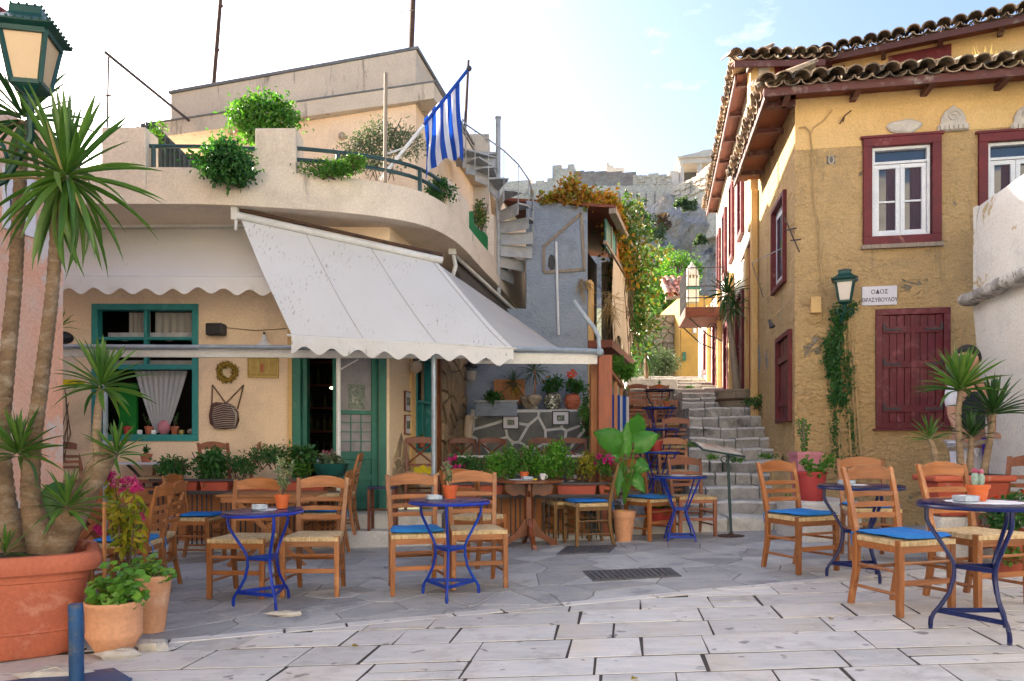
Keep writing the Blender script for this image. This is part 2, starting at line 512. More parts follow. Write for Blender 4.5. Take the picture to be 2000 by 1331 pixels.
M = {}
M['marble'] = marble('marble')
M['joint'] = mat('joint', (.075, .062, .055), (.04, .036, .032), scale=6, rough=.95, bump=.6, bscale=60)
M['soil'] = mat('soil', (.06, .045, .035), (.03, .025, .02), scale=20, rough=.95, bump=.8, bscale=50)
M['slate'] = mat('slate', (.31, .31, .325), (.42, .41, .40), scale=3.5, rough=.62, bump=.5, bscale=18, bdist=.012, rnd=.22, stain=(.19, .19, .20), stain_scale=2.5, stain2=(.40, .37, .33), s2_scale=4)
M['slate_joint'] = mat('slate_joint', (.27, .26, .25), (.17, .165, .16), scale=6, rough=.9, bump=.5, bscale=40)
M['cream'] = stucco('cream', (.80, .62, .44), (.74, .56, .39), rough_amt=.25, bdist=.01, bscale=18, grime=(.50, .38, .27), gscale=.8)
M['parapet'] = stucco('parapet', (.68, .585, .475), (.62, .53, .43), rough_amt=.3, bdist=.01, bscale=10, grime=(.46, .39, .32), gscale=1.4, extra=((.30, .265, .225), 2.2, .66))
M['roofcream'] = stucco('roofcream', (.58, .50, .40), (.50, .43, .345), rough_amt=.3, bdist=.012, bscale=12, grime=(.36, .32, .27), gscale=1.2, extra=((.18, .165, .14), 3.2, .60))
M['peach'] = stucco('peach', (.76, .60, .41), (.70, .54, .37), rough_amt=.2, bdist=.008, bscale=16)
M['yellow'] = stucco('yellow', (.74, .51, .255), (.65, .43, .20), patch=(.40, .35, .28), ppos=(.64, .655), pscale=1.2, rough_amt=1.0, bdist=.16, bscale=10, grime=(.50, .34, .19), gscale=1.6, extra=((.42, .30, .17), 2.2, .60))
M['yellow_smooth'] = stucco('yellow_smooth', (.66, .44, .20), (.58, .38, .165), rough_amt=.4, bdist=.012, bscale=12, grime=(.50, .33, .14))
M['ochre'] = stucco('ochre', (.50, .31, .09), (.42, .26, .08), rough_amt=.5, bdist=.02, bscale=10, grime=(.30, .20, .08))
M['white_lime'] = stucco('white_lime', (.76, .73, .67), (.70, .66, .59), patch=(.52, .40, .22), ppos=(.62, .645), pscale=1.5, rough_amt=.6, bdist=.015, bscale=10, grime=(.44, .43, .42), gscale=1.1, extra=((.26, .215, .17), 2.6, .68))
M['white_step'] = stucco('white_step', (.64, .62, .59), (.56, .54, .52), rough_amt=.6, bdist=.012, bscale=16, grime=(.36, .34, .31), gscale=2.0, extra=((.22, .20, .18), 4.0, .64))
M['alley_white'] = stucco('alley_white', (.70, .65, .55), (.62, .56, .46), patch=(.50, .42, .32), ppos=(.60, .64), pscale=.9, rough_amt=.6, bdist=.02, bscale=8, grime=(.45, .40, .34), gscale=.7)
M['pink'] = stucco('pink', (.66, .34, .23), (.60, .40, .32), patch=(.56, .52, .50), ppos=(.52, .60), pscale=1.7, rough_amt=.4, bdist=.015, bscale=8, grime=(.60, .42, .33), gscale=1.0)
M['bluegrey'] = stucco('bluegrey', (.25, .295, .365), (.31, .35, .41), patch=(.44, .28, .17), ppos=(.70, .715), pscale=1.15, rough_amt=1.0, bdist=.03, bscale=17, grime=(.17, .19, .23), gscale=1.4)
M['step'] = mat('step', (.46, .44, .42), (.29, .28, .27), scale=5, rough=.85, bump=.8, bscale=22, bdist=.02, rnd=.14, stain=(.13, .125, .12), stain_scale=2.6, stain_pos=(.5, .66), stain2=(.50, .47, .43), s2_scale=7, mode='world')
M['lime_edge'] = mat('lime_edge', (.64, .62, .59), (.45, .44, .42), scale=9, rough=.9, bump=.5, bscale=40)
M['stone'] = mat('stone', (.42, .31, .19), (.34, .25, .155), scale=4, rough=.9, bump=.9, bscale=25, bdist=.02, rnd=.22, stain=(.24, .19, .14), stain_scale=3)
M['mortar'] = mat('mortar', (.30, .25, .19), (.2, .165, .13), scale=9, rough=.95, bump=.8, bscale=40)
M['rubble'] = mat('rubble', (.30, .285, .27), (.20, .19, .18), scale=4, rough=.9, bump=.9, bscale=20, rnd=.22)
M['darkstone'] = mat('darkstone', (.10, .105, .11), (.15, .15, .145), scale=6, rough=.6, bump=.5, bscale=24, rnd=.25)
M['whitejoint'] = mat('whitejoint', (.62, .62, .62), (.50, .50, .50), scale=9, rough=.9, bump=.5, bscale=40)
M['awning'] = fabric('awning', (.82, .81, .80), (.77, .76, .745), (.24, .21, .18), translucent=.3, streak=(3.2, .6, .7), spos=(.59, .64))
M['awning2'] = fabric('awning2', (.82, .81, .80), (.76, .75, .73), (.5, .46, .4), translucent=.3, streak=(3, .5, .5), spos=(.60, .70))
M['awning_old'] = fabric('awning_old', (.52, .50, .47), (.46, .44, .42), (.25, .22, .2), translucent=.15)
M['white_metal'] = mat('white_metal', (.62, .61, .59), (.52, .51, .48), scale=5, rough=.4, stain=(.35, .28, .2), stain_scale=4, stain_pos=(.66, .72))
M['galv'] = mat('galv', (.34, .39, .44), (.25, .30, .35), scale=8, rough=.45, metal=.4, stain=(.22, .17, .13), stain_scale=6, stain_pos=(.66, .74))
M['steelgrey'] = mat('steelgrey', (.36, .37, .38), (.27, .28, .29), scale=8, rough=.5, metal=.2, stain=(.2, .13, .08), stain_scale=6, stain_pos=(.62, .72))
M['polegreen'] = mat('polegreen', (.015, .045, .05), (.02, .06, .065), scale=6, rough=.4, stain=(.10, .10, .09), stain_scale=9, stain_pos=(.66, .72))
M['rust'] = mat('rust', (.10, .05, .03), (.05, .03, .025), scale=9, rough=.85)
M['darkmetal'] = mat('darkmetal', (.035, .035, .045), (.06, .05, .05), scale=9, rough=.6)
M['iron'] = mat('iron', (.085, .085, .095), (.13, .12, .12), scale=8, rough=.65, metal=.3, bump=.4, bscale=60)
M['blue_iron'] = mat('blue_iron', (.003, .034, .34), (.003, .024, .22), scale=5, rough=.4, stain=(.10, .07, .06), stain_scale=22, stain_pos=(.66, .72), mode='obj', rnd=.15)
M['navy_iron'] = mat('navy_iron', (.006, .014, .10), (.005, .01, .06), scale=5, rough=.3, stain=(.45, .45, .45), stain_scale=26, stain_pos=(.67, .72), mode='obj', rnd=.1)
M['blue_top'] = mat('blue_top', (.008, .02, .16), (.05, .03, .09), scale=4, rough=.22, mode='obj', stain=(.12, .11, .16), stain_scale=7, stain_pos=(.58, .68))
M['navy_top'] = mat('navy_top', (.008, .016, .085), (.03, .02, .05), scale=4, rough=.25, mode='obj')
M['cushion'] = fabric('cushion', (.004, .15, .52), (.012, .19, .50), (.002, .07, .30))
M['turq'] = mat('turq', (.03, .25, .24), (.025, .20, .20), scale=6, rough=.5, bump=.15, bscale=30, stain=(.10, .32, .30), stain_scale=7, stain_pos=(.6, .7))
M['green_door'] = mat('green_door', (.008, .125, .085), (.006, .10, .07), scale=4, rough=.45, bump=.15, bscale=30, stain=(.03, .17, .12), stain_scale=5)
M['green_frame'] = mat('green_frame', (.025, .16, .115), (.02, .12, .09), scale=4, rough=.5, stain=(.10, .20, .14), stain_scale=6, stain_pos=(.58, .68))
M['lampgreen'] = mat('lampgreen', (.004, .055, .045), (.003, .04, .035), scale=6, rough=.38, bump=.3, bscale=40)
M['lampglass'] = mat('lampglass', (.56, .40, .25), (.50, .36, .22), scale=3, rough=.35, fine=0)
M['lampglass2'] = mat('lampglass2', (.62, .56, .50), (.50, .45, .40), scale=5, rough=.25, fine=0)
M['maroon'] = mat('maroon', (.125, .010, .020), (.085, .007, .014), scale=7, rough=.5, bump=.35, bscale=24, stain=(.22, .055, .065), stain_scale=7, stain_pos=(.50, .68), stain2=(.05, .02, .02), s2_scale=14, rnd=.12)
M['maroon_old'] = mat('maroon_old', (.15, .016, .02), (.10, .012, .016), scale=5, rough=.6, bump=.35, bscale=24, stain=(.26, .10, .08), stain_scale=6, stain_pos=(.6, .7))
M['soffit'] = wood('soffit', (.20, .045, .018), (.10, .03, .018), rough=.7, axis='x', mode='world', rnd=.2)
M['fascia'] = wood('fascia', (.12, .035, .03), (.075, .028, .026), rough=.7, axis='x', mode='world', rnd=.2, worn=(.26, .20, .17))
M['paint_white'] = mat('paint_white', (.66, .68, .71), (.58, .60, .64), scale=5, rough=.45, stain=(.40, .38, .36), stain_scale=6, stain_pos=(.66, .72))
M['glass'] = glassmat('glass', (.012, .02, .035))
M['glass_dark'] = glassmat('glass_dark', (.008, .008, .008), .12)
M['curtain'] = fabric('curtain', (.72, .72, .76), (.62, .62, .67), (.6, .6, .65), translucent=.4)
M['curtain_purple'] = fabric('curtain_purple', (.06, .035, .055), (.045, .03, .045), (.05, .03, .05))
M['lace'] = fabric('lace', (.36, .34, .31), (.26, .245, .225), (.2, .19, .17))
M['chair'] = wood('chair_wood', (.33, .122, .036), (.20, .068, .019), rough=.38, rnd=.26, worn=(.40, .20, .085))
M['chair_h'] = wood('chair_wood_across', (.35, .13, .040), (.215, .074, .021), rough=.36, axis='x', rnd=.2)
M['chair_dark'] = wood('chair_dark', (.17, .085, .022), (.11, .052, .013), rough=.45, rnd=.2)
M['chair_red'] = wood('chair_red', (.17, .035, .012), (.10, .022, .01), rough=.4, rnd=.15)
M['chair_pink'] = wood('chair_pink', (.30, .115, .06), (.22, .075, .042), rough=.55, rnd=.2)
M['rush'] = rushmat()
M['table_wood'] = wood('table_wood', (.20, .055, .015), (.12, .032, .01), rough=.35, rnd=.1, worn=(.28, .10, .03))
M['plank'] = wood('plank', (.36, .15, .05), (.26, .10, .035), rough=.55, axis='x', rnd=.1)
M['post_wood'] = wood('post_wood', (.30, .075, .028), (.21, .05, .02), rough=.55, axis='z', mode='world', rnd=.1, worn=(.15, .05, .045))
M['post_wood2'] = wood('post_wood2', (.42, .17, .06), (.32, .12, .04), rough=.6, axis='z', mode='world', rnd=.1)
M['grey_wood'] = wood('grey_wood', (.28, .225, .17), (.18, .145, .115), rough=.8, axis='z', mode='world', rnd=.2)
M['bamboo'] = wood('bamboo', (.42, .28, .12), (.33, .21, .09), rough=.6, axis='z', mode='world', rnd=.2)
M['terracotta'] = mat('terracotta', (.42, .12, .06), (.36, .10, .052), scale=4, rough=.75, mode='obj', stain=(.56, .27, .18), stain_scale=4, stain_pos=(.58, .75), bump=.15, bscale=60, rnd=.1)
M['terra_light'] = mat('terra_light', (.62, .31, .17), (.56, .27, .145), scale=3, rough=.8, mode='obj', stain=(.66, .42, .29), stain_scale=3, stain_pos=(.55, .75), bump=.12, bscale=60)
M['terra_red'] = mat('terra_red', (.40, .085, .045), (.35, .07, .04), scale=4, rough=.55, mode='obj', stain=(.46, .20, .16), stain_scale=7, stain_pos=(.62, .72), rnd=.1)
M['terra_orange'] = mat('terra_orange', (.56, .12, .03), (.50, .10, .028), scale=4, rough=.6, mode='obj', rnd=.1)
M['pot_pink'] = mat('pot_pink', (.52, .20, .25), (.45, .17, .21), scale=3, rough=.6, mode='obj')
M['pot_red'] = mat('pot_red', (.42, .05, .045), (.36, .04, .04), scale=3, rough=.6, mode='obj', stain=(.45, .15, .13), stain_scale=6, stain_pos=(.6, .7))
M['pot_green'] = mat('pot_green', (.01, .085, .07), (.008, .06, .05), scale=3, rough=.35, mode='obj')
M['pot_cream'] = mat('pot_cream', (.46, .38, .29), (.34, .27, .20), scale=3, rough=.6, mode='obj', stain=(.2, .15, .11), stain_scale=4)
M['china'] = mat('china', (.74, .74, .76), (.70, .70, .72), scale=4, rough=.18, fine=0)
M['paper'] = mat('paper', (.74, .74, .75), (.68, .68, .70), scale=20, rough=.8, bump=.4, bscale=90)
M['glass_tray'] = mat('glass_tray', (.45, .52, .60), (.30, .36, .44), scale=30, rough=.08, spec=.9)
M['bark'] = mat('bark', (.25, .165, .095), (.14, .092, .058), scale=6, rough=.9, bump=1.0, bscale=16, bdist=.03, stretch=(1, 1, 2.2), stain=(.36, .29, .22), stain_scale=5, stain_pos=(.5, .7))
M['bark_ring'] = mat('bark_ring', (.36, .26, .17), (.22, .155, .10), scale=3, rough=.9, bump=1.0, bscale=14, bdist=.02, stretch=(1, 1, 6.0))
M['blue_paint'] = mat('blue_paint', (.012, .07, .19), (.015, .05, .13), scale=4, rough=.45, stain=(.10, .10, .11), stain_scale=6, stain_pos=(.56, .66), bump=.3, bscale=30, stain2=(.14, .07, .04), s2_scale=10)
M['tile'] = mat('roof_tile', (.40, .29, .19), (.24, .17, .115), scale=5, rough=.9, bump=.8, bscale=30, bdist=.01, rnd=.3, stain=(.08, .068, .055), stain_scale=5, stain_pos=(.48, .62), stain2=(.46, .38, .26), s2_scale=12, s2_pos=(.60, .70))
M['tile_red'] = mat('roof_tile_red', (.50, .15, .075), (.42, .19, .12), scale=5, rough=.85, bump=.6, bscale=30, rnd=.25, stain=(.55, .42, .36), stain_scale=4, stain_pos=(.52, .6))
M['black'] = mat('black', (.012, .012, .013), (.02, .02, .02), scale=8, rough=.5)
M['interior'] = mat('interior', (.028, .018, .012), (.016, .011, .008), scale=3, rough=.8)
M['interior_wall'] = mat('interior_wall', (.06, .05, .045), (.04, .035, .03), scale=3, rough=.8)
M['greencloth'] = mat('greencloth', (.01, .22, .03), (.008, .17, .02), scale=3, rough=.8)
M['netting'] = fabric('netting', (.01, .20, .06), (.01, .15, .05), (.01, .10, .04), translucent=.3)
M['flag_blue'] = fabric('flag_blue', (.008, .075, .42), (.006, .055, .34), (.006, .05, .3), translucent=.3)
M['flag_white'] = fabric('flag_white', (.74, .75, .80), (.68, .70, .76), (.6, .62, .68), translucent=.35)
M['corrug'] = mat('corrug', (.10, .12, .11), (.06, .075, .07), scale=6, rough=.7)
M['wreath'] = mat('wreath', (.36, .25, .035), (.20, .13, .02), scale=30, rough=.9, island=.35)
M['brass'] = mat('brass', (.50, .36, .11), (.36, .25, .07), scale=14, rough=.4, metal=.3, bump=.8, bscale=40, bdist=.01)
M['bag'] = mat('bag', (.10, .045, .035), (.07, .03, .025), scale=6, rough=.85)
M['bag_stripe'] = mat('bag_stripe', (.42, .39, .35), (.33, .30, .27), scale=10, rough=.85)
M['rope'] = mat('rope', (.16, .09, .05), (.10, .06, .04), scale=30, rough=.9, bump=.6, bscale=80)
M['yellow_rubber'] = mat('yellow_rubber', (.62, .48, .01), (.55, .42, .01), scale=6, rough=.45)
M['marble_sign'] = mat('marble_sign', (.60, .59, .66), (.54, .53, .61), scale=2, rough=.35, fine=.1)
M['ink'] = mat('ink', (.06, .065, .085), (.05, .055, .07), scale=8, rough=.7, fine=0)
M['relief'] = mat('relief', (.54, .49, .43), (.44, .40, .36), scale=9, rough=.8, bump=.8, bscale=30)
M['skin'] = mat('skin', (.44, .24, .16), (.40, .21, .14), scale=6, rough=.55, fine=.05)
M['hair'] = mat('hair', (.012, .009, .008), (.02, .015, .012), scale=20, rough=.6, bump=.8, bscale=60, stretch=(3, 3, .6))
M['shirt_white'] = fabric('shirt_white', (.66, .66, .72), (.56, .57, .66), (.5, .5, .6))
M['vest'] = fabric('vest', (.012, .016, .03), (.010, .012, .02), (.01, .01, .02))
M['purple'] = fabric('purple', (.06, .02, .36), (.045, .015, .28), (.04, .01, .2))
M['paint_lilac'] = mat('paint_lilac', (.27, .25, .26), (.19, .18, .19), scale=6, rough=.7)
M['pic'] = mat('pic', (.17, .20, .16), (.03, .05, .035), scale=30, rough=.4, stain=(.40, .40, .34), stain_scale=18, fine=.3)
M['mosaic'] = mat('mosaic_grout', (.10, .10, .08), (.06, .06, .05), scale=10, rough=.6)
M['tessera'] = mat('tessera', (.40, .38, .24), (.10, .14, .10), scale=35, rough=.25, island=.7, stain=(.62, .62, .55), stain_scale=26, stain_pos=(.52, .56), fine=0)
M['rail_orange'] = mat('orange_plaster', (.50, .20, .075), (.42, .17, .065), scale=3, rough=.85, bump=.3, bscale=20)
M['straw'] = leafmat('straw', (.34, .24, .10), (.44, .31, .13), (.50, .38, .18), trans=.3)
M['twig'] = mat('twig', (.12, .075, .05), (.08, .05, .035), scale=10, rough=.9)
M['rock'] = mat('rock', (.66, .56, .49), (.33, .30, .29), scale=.11, rough=.95, bump=1.0, bscale=.5, bdist=1.2, stain=(.60, .44, .32), stain_scale=.10, stain_pos=(.54, .66), fine=.5, detail=9, stain2=(.12, .125, .13), s2_scale=.35, s2_pos=(.56, .66))
M['fort'] = mat('fort', (.78, .67, .54), (.64, .55, .44), scale=.25, rough=.9, bump=.9, bscale=1.6, bdist=.3, stain=(.26, .23, .20), stain_scale=.35, stain_pos=(.56, .68), fine=.5, stain2=(.60, .54, .46), s2_scale=1.1, s2_pos=(.55, .6))
M['fort_brown'] = mat('fort_brown', (.44, .35, .30), (.30, .24, .21), scale=.8, rough=.9, bump=.9, bscale=2.5, bdist=.3, fine=.6, stain=(.42, .37, .31), stain_scale=.9, stain_pos=(.55, .62))
M['temple'] = mat('temple', (.74, .66, .56), (.62, .55, .46), scale=.5, rough=.85, bump=.3, bscale=2)
M['hillsoil'] = mat('hillsoil', (.16, .15, .08), (.09, .11, .045), scale=.3, rough=.95, bump=.8, bscale=2, bdist=.2, stain=(.22, .18, .12), stain_scale=.4)
L = {}
L['scrub'] = leafmat('scrub', (.16, .10, .07), (.20, .12, .08), (.24, .15, .10), trans=.1)
L['straw'] = M['straw']
L['yucca'] = leafmat('leaf_yucca', (.045, .12, .018), (.075, .17, .025), (.11, .20, .04), trans=.28, rough=.35)
L['yucca_dark'] = leafmat('leaf_yucca_dark', (.018, .065, .018), (.03, .095, .02), (.05, .12, .03), trans=.2, rough=.35)
L['basil'] = leafmat('leaf_basil', (.05, .19, .012), (.085, .26, .02), (.15, .33, .03))
L['dark'] = leafmat('leaf_dark', (.02, .09, .02), (.035, .13, .025), (.06, .17, .035))
L['mid'] = leafmat('leaf_mid', (.04, .14, .015), (.07, .20, .022), (.12, .26, .035))
L['bright'] = leafmat('leaf_bright', (.055, .17, .015), (.09, .23, .02), (.16, .30, .03), trans=.3)
L['yellow'] = leafmat('leaf_yellow', (.12, .17, .012), (.26, .26, .02), (.42, .30, .03), trans=.45)
L['vine'] = leafmat('leaf_vine', (.34, .12, .02), (.38, .22, .03), (.13, .20, .02), trans=.45)
L['vine_green'] = leafmat('leaf_vine_green', (.035, .10, .02), (.07, .15, .025), (.22, .15, .02), trans=.25)
L['olive'] = leafmat('leaf_olive', (.045, .085, .045), (.08, .125, .06), (.15, .20, .10), trans=.2)
L['pine'] = leafmat('leaf_pine', (.04, .14, .01), (.10, .24, .015), (.22, .36, .03), trans=.4)
L['magenta'] = leafmat('petal_magenta', (.42, .015, .16), (.50, .03, .22), (.56, .06, .30), trans=.4)
L['pinkf'] = leafmat('petal_pink', (.50, .14, .24), (.56, .22, .32), (.45, .08, .18), trans=.4)
L['redf'] = leafmat('petal_red', (.60, .03, .012), (.66, .08, .012), (.60, .16, .03), trans=.4)
L['ear'] = leafmat('leaf_ear', (.05, .21, .025), (.075, .27, .035), (.10, .32, .05), trans=.4, rough=.35)
L['thyme'] = leafmat('leaf_grey_green', (.10, .15, .07), (.17, .23, .11), (.24, .30, .16), trans=.25)
# ================================================================ GROUND
def smooth(a, b, t):
    t = max(0.0, min(1.0, (t - a) / (b - a))); return t * t * (3 - 2 * t)
def terrain(x, y):
    g = G(x) - 0.10
    alley = 2.75 + .05 * (y - 21)
    k = smooth(12.5, 21.5, y)
    h = g * (1 - k) + alley * k
    if y > 21: h += 12 * smooth(24, 100, y)
    return h
gr = MB()
xs = [-700, -300, -120, -60, -30, -16, -10, -7, -5, -3, -1, 1, 3, 5, 7, 10, 16, 30, 60, 120, 300, 700]
ys = [-700, -300, -100, -40, -15, -6, 0, 3, 6, 9, 12, 14, 16, 18, 20, 22, 26, 32, 40, 55, 75, 100, 160, 300, 700]
for j, y in enumerate(ys):
    for i, x in enumerate(xs): gr.v.append((x, y, terrain(x, y)))
for j in range(len(ys) - 1):
    for i in range(len(xs) - 1):
        a = j * len(xs) + i; gr.f.append([a, a + 1, a + len(xs) + 1, a + len(xs)]); gr.m.append(0)
ground = gr.build('ground', M['hillsoil'], smooth=True); ground['kind'] = 'structure'

# ---- marble paving: slabs laid in courses across the foreground
EA, EB = -(.33), 1.0
EC = 4.55 + .30 * 2.3               # border line of the marble: y = 4.55 + .30 (x + 2.3)
EA = -.30
pav = struct('pavement')
bed = MB()
bed.add([(-9, 1.2, G(-9) - .0035), (9, 1.2, G(9) - .0035), (9, 4.2, G(9) - .0035), (9, 9.9, G(9) - .02), (-9, 9.9, G(-9) - .02), (-9, 4.2, G(-9) - .0035)], [(0, 1, 2, 5), (5, 2, 3, 4)])
bed.build('joint_bed', M['joint'], pav)
SK = .13
def gf(u, v, w): return (u, v, G(u) + w)
rnd = random.Random(11)
rows = [1.6, 2.1, 2.55, 2.95, 3.34, 3.68, 3.98, 4.36, 4.72, 5.08, 5.44, 5.8, 6.15, 6.5, 6.9]
for r in range(len(rows) - 1):
    v0, v1 = rows[r], rows[r + 1]
    u = -3.6 - rnd.random() * .6 if v0 > 2.6 else -2.4 - rnd.random() * .5
    lim = 4.2
    while u < lim:
        w_ = rnd.choice((.34, .42, .5, .6, .72, .85)) * (.9 + .2 * rnd.random())
        gp = .005 + .004 * rnd.random()
        sub = [(v0, v1)]
        if rnd.random() < .07: m_ = v0 + (v1 - v0) * (.45 + .1 * rnd.random()); sub = [(v0, m_), (m_, v1)]
        for a0, a1 in sub:
            k0 = SK * (a0 - 3.5); k1 = SK * (a1 - 3.5); sk2 = (rnd.random() - .5) * .016
            poly = [(u + k0 + gp, a0 + .010), (u + w_ + k0 - gp, a0 + .010), (u + w_ + k1 - gp + sk2, a1 - .010), (u + k1 + gp + sk2 * .5, a1 - .010)]
            poly = [(p_[0] + (rnd.random() - .5) * .009, p_[1] + (rnd.random() - .5) * .010) for p_ in poly]
            poly = clip(poly, EA, 1.0, EC - .10)
            if len(poly) >= 3 and area(poly) > .01:
                dz = (rnd.random() - .5) * .002
                cu = sum(p[0] for p in poly) / len(poly); cv = sum(p[1] for p in poly) / len(poly)
                tx = (rnd.random() - .5) * .003; ty = (rnd.random() - .5) * .003
                MB().prism(poly, lambda a, b, w: gf(a, b, w + dz + (a - cu) * tx + (b - cv) * ty), -.06, .0, .002).build('slab', M['marble'], pav)
        u += w_
# border course of narrow stones along the edge of the marble
du = 1 / math.hypot(1, .30); dv = .30 * du
t = -2.6
while t < 6.2:
    l = .28 + rnd.random() * .5
    a0 = (t * du - 0.0, EC - 3.0 * 0 + t * dv * 1.0)
    def bp(tt, s): return (tt * du - s * dv, EC + tt * dv + s * du - .30 * 0)
    poly = [bp(t + .008, -.085), bp(t + l - .008, -.085), bp(t + l - .008, .005 + rnd.random() * .02), bp(t + .008, .005 + rnd.random() * .02)]
    MB().prism(poly, gf, -.06, .001 + rnd.random() * .002, .003).build('border_slab', M['marble'], pav)
    t += l
# ---- slate crazy paving behind it
slate = struct('plaza')
b2 = MB(); b2.add([(-9, 3.0, G(-9) - .012), (9, 7.2, G(9) - .012), (9, 10, G(9) - .012), (-9, 10, G(-9) - .012)], [(0, 1, 2, 3)])
bnd = [(-5.6, 3.2), (5.2, 3.2), (5.2, 9.35), (-5.6, 9.35)]
bnd = clip(bnd, .30, -1.0, -(EC + .02))
b3 = MB(); b3.prism(bnd, gf, -.03, -.003); b3.build('joint_bed', M['slate_joint'], slate)
pts = jitter_pts(-5.6, 5.2, 3.4, 9.35, .46, .32, 1.25, random.Random(5))
cells = voronoi(pts, bnd, .013, 1.4)
cells.sort(key=lambda c: min(p[1] for p in c))
for i, c in enumerate(cells):
    dz = random.random() * .0015; tx = (random.random() - .5) * .005
    cu = sum(p[0] for p in c) / len(c)
    mb = MB().prism(c, lambda a, b, w: gf(a, b, w + dz + (a - cu) * tx * .5), -.05, .0, .0025)
    mb.build('paving_stone', M['slate'], slate)
# manhole covers
def cover(poly_px, label, nbar):
    q = []
    for px, py in poly_px:
        Y = 5.0
        for _ in range(12):
            x = X(px, Y); Y = (CAM_Z - G(x) - .012) * F / (py - 870)
        q.append((X(px, Y), Y))
    c = (sum(p[0] for p in q) / 4, sum(p[1] for p in q) / 4)
    t_ = thing('manhole_cover', label, 'manhole cover', (c[0], c[1], G(c[0])))
    MB().prism(ccw(q), gf, -.02, .010, .003).build('frame', M['iron'], t_)
    def bil(u, v): return ((q[0][0] * (1 - u) + q[1][0] * u) * (1 - v) + (q[3][0] * (1 - u) + q[2][0] * u) * v, (q[0][1] * (1 - u) + q[1][1] * u) * (1 - v) + (q[3][1] * (1 - u) + q[2][1] * u) * v)
    for i in range(nbar):
        u0 = .04 + .92 * i / nbar; u1 = u0 + .92 / nbar * .62
        MB().prism(ccw([bil(u0, .1), bil(u1, .1), bil(u1, .9), bil(u0, .9)]), gf, .008, .017, .002).build('rib', M['iron'], t_)
cover([(1160, 1134), (1332, 1124), (1310, 1108), (1138, 1114)], 'wide rectangular iron manhole cover set in the slate paving beside the marble border', 15)
cover([(1086, 1082), (1190, 1078), (1205, 1064), (1106, 1066)], 'small ribbed iron drain cover at the feet of the dark chairs', 10)

# ================================================================ STREET STAIRS
stairs = struct('stairs', (3, 9.2, 0))
rnd = random.Random(3)
def rx_right(Y): return 3.5 + .17 * (Y - 9.5)
NST = 18
lvl = []
for i in range(1, NST + 1):
    if i <= 10: Y = 9.2 + .38 * (i - 1); z = .02 + .165 * i
    else: Y = 13.55 + (i - 11) * .95; z = 1.67 + .15 * (i - 10)
    lvl.append((Y, z))
lvl.append((21.5, 2.87))
for i in range(NST):
    Y, z = lvl[i]; Yn = lvl[i + 1][0]
    i1 = i + 1
    xl = X(1345, Y) if i1 <= 10 else (X(1332, Y) if Y < 16.2 else X(1222, Y))
    if i1 <= 2: xl = 1.35
    xr = rx_right(Y) + (.35 if i1 <= 2 else (.12 if i1 <= 5 else .1))
    if i1 == 1: xr = 4.4
    nb = 5 if i1 <= 10 else 4
    cuts = [xl]
    for k in range(1, nb): cuts.append(xl + (xr - xl) * (k + (rnd.random() - .5) * .6) / nb)
    cuts.append(xr)
    zb = z - .36
    for k in range(nb):
        g = .004 + .006 * rnd.random()
        dy = (rnd.random() - .5) * .05; dz = (rnd.random() - .5) * .02
        x0, x1 = cuts[k] + g, cuts[k + 1] - g
        # block with a worn, wavy front edge
        n = 8; v = []; f = []
        for q in range(n + 1):
            xx = x0 + (x1 - x0) * q / n
            wv = (mnoise.noise(Vector((xx * 2.2, Y, 3))) * .07 + mnoise.noise(Vector((xx * 9, Y, 3))) * .02); wz = mnoise.noise(Vector((xx * 1.7, Y, 9))) * .03 + mnoise.noise(Vector((xx * 8, Y, 9))) * .008
            yf = Y + dy + wv; yb = Yn + .12; zz = z + dz + wz
            v += [(xx, yf, zb), (xx, yf - .01, zz - .03), (xx, yf + .012, zz - .006), (xx, yf + .05, zz), (xx, yb, zz), (xx, yb, zb)]
        for q in range(n):
            for e in range(6):
                a = q * 6 + e; b_ = q * 6 + (e + 1) % 6
                f.append((a, a + 6, b_ + 6, b_))
        f.append(tuple(range(6))); f.append(tuple(reversed(range(n * 6, n * 6 + 6))))
        lime = i1 == 1
        mb = MB(); mb.add(v, f)
        mb.m = [(1 if (fi % 6 in (1, 2) and fi < n * 6) else 0) for fi in range(len(mb.f))]
        mb.build('step_block', [M['white_step'] if lime else M['step'], M['lime_edge']], stairs, smooth=True)
# solid fill under the steps
fill = MB()
for i in range(NST):
    Y, z = lvl[i]; xr = rx_right(Y) + .2
    fill.bx(1.3 if i < 2 else (X(1345, Y) + .04 if i < 10 else (X(1334, Y) if Y < 16.2 else X(1222, Y) + .05)), xr, Y + .10, lvl[i + 1][0] + .5, -.3, z - .05)
fill.build('fill', M['mortar'], stairs)
# terraces for the tables up the left side of the stairs
PLAT = [(9.75, 11.0, .25), (11.0, 12.35, .58), (12.35, 13.95, .97), (13.95, 16.3, 1.42)]
terr = struct('terrace', (2, 10, 0))
for i, (y0, y1, z) in enumerate(PLAT):
    x0 = 1.15 + .25 * i; x1 = X(1345, y0 + .4) + .05
    MB().bx(x0, x1, y0, y1 + .05, -.3, z).build('platform', M['step'], terr, bevel=.02)
# top retaining wall behind the highest table
tw = struct('wall', (3, 17, 2))
MB().bx(X(1222, 17.2), X(1322, 17.2), 17.1, 17.4, .4, Z(741, 17.2)).build('coping', M['lime_edge'], tw, bevel=.02)

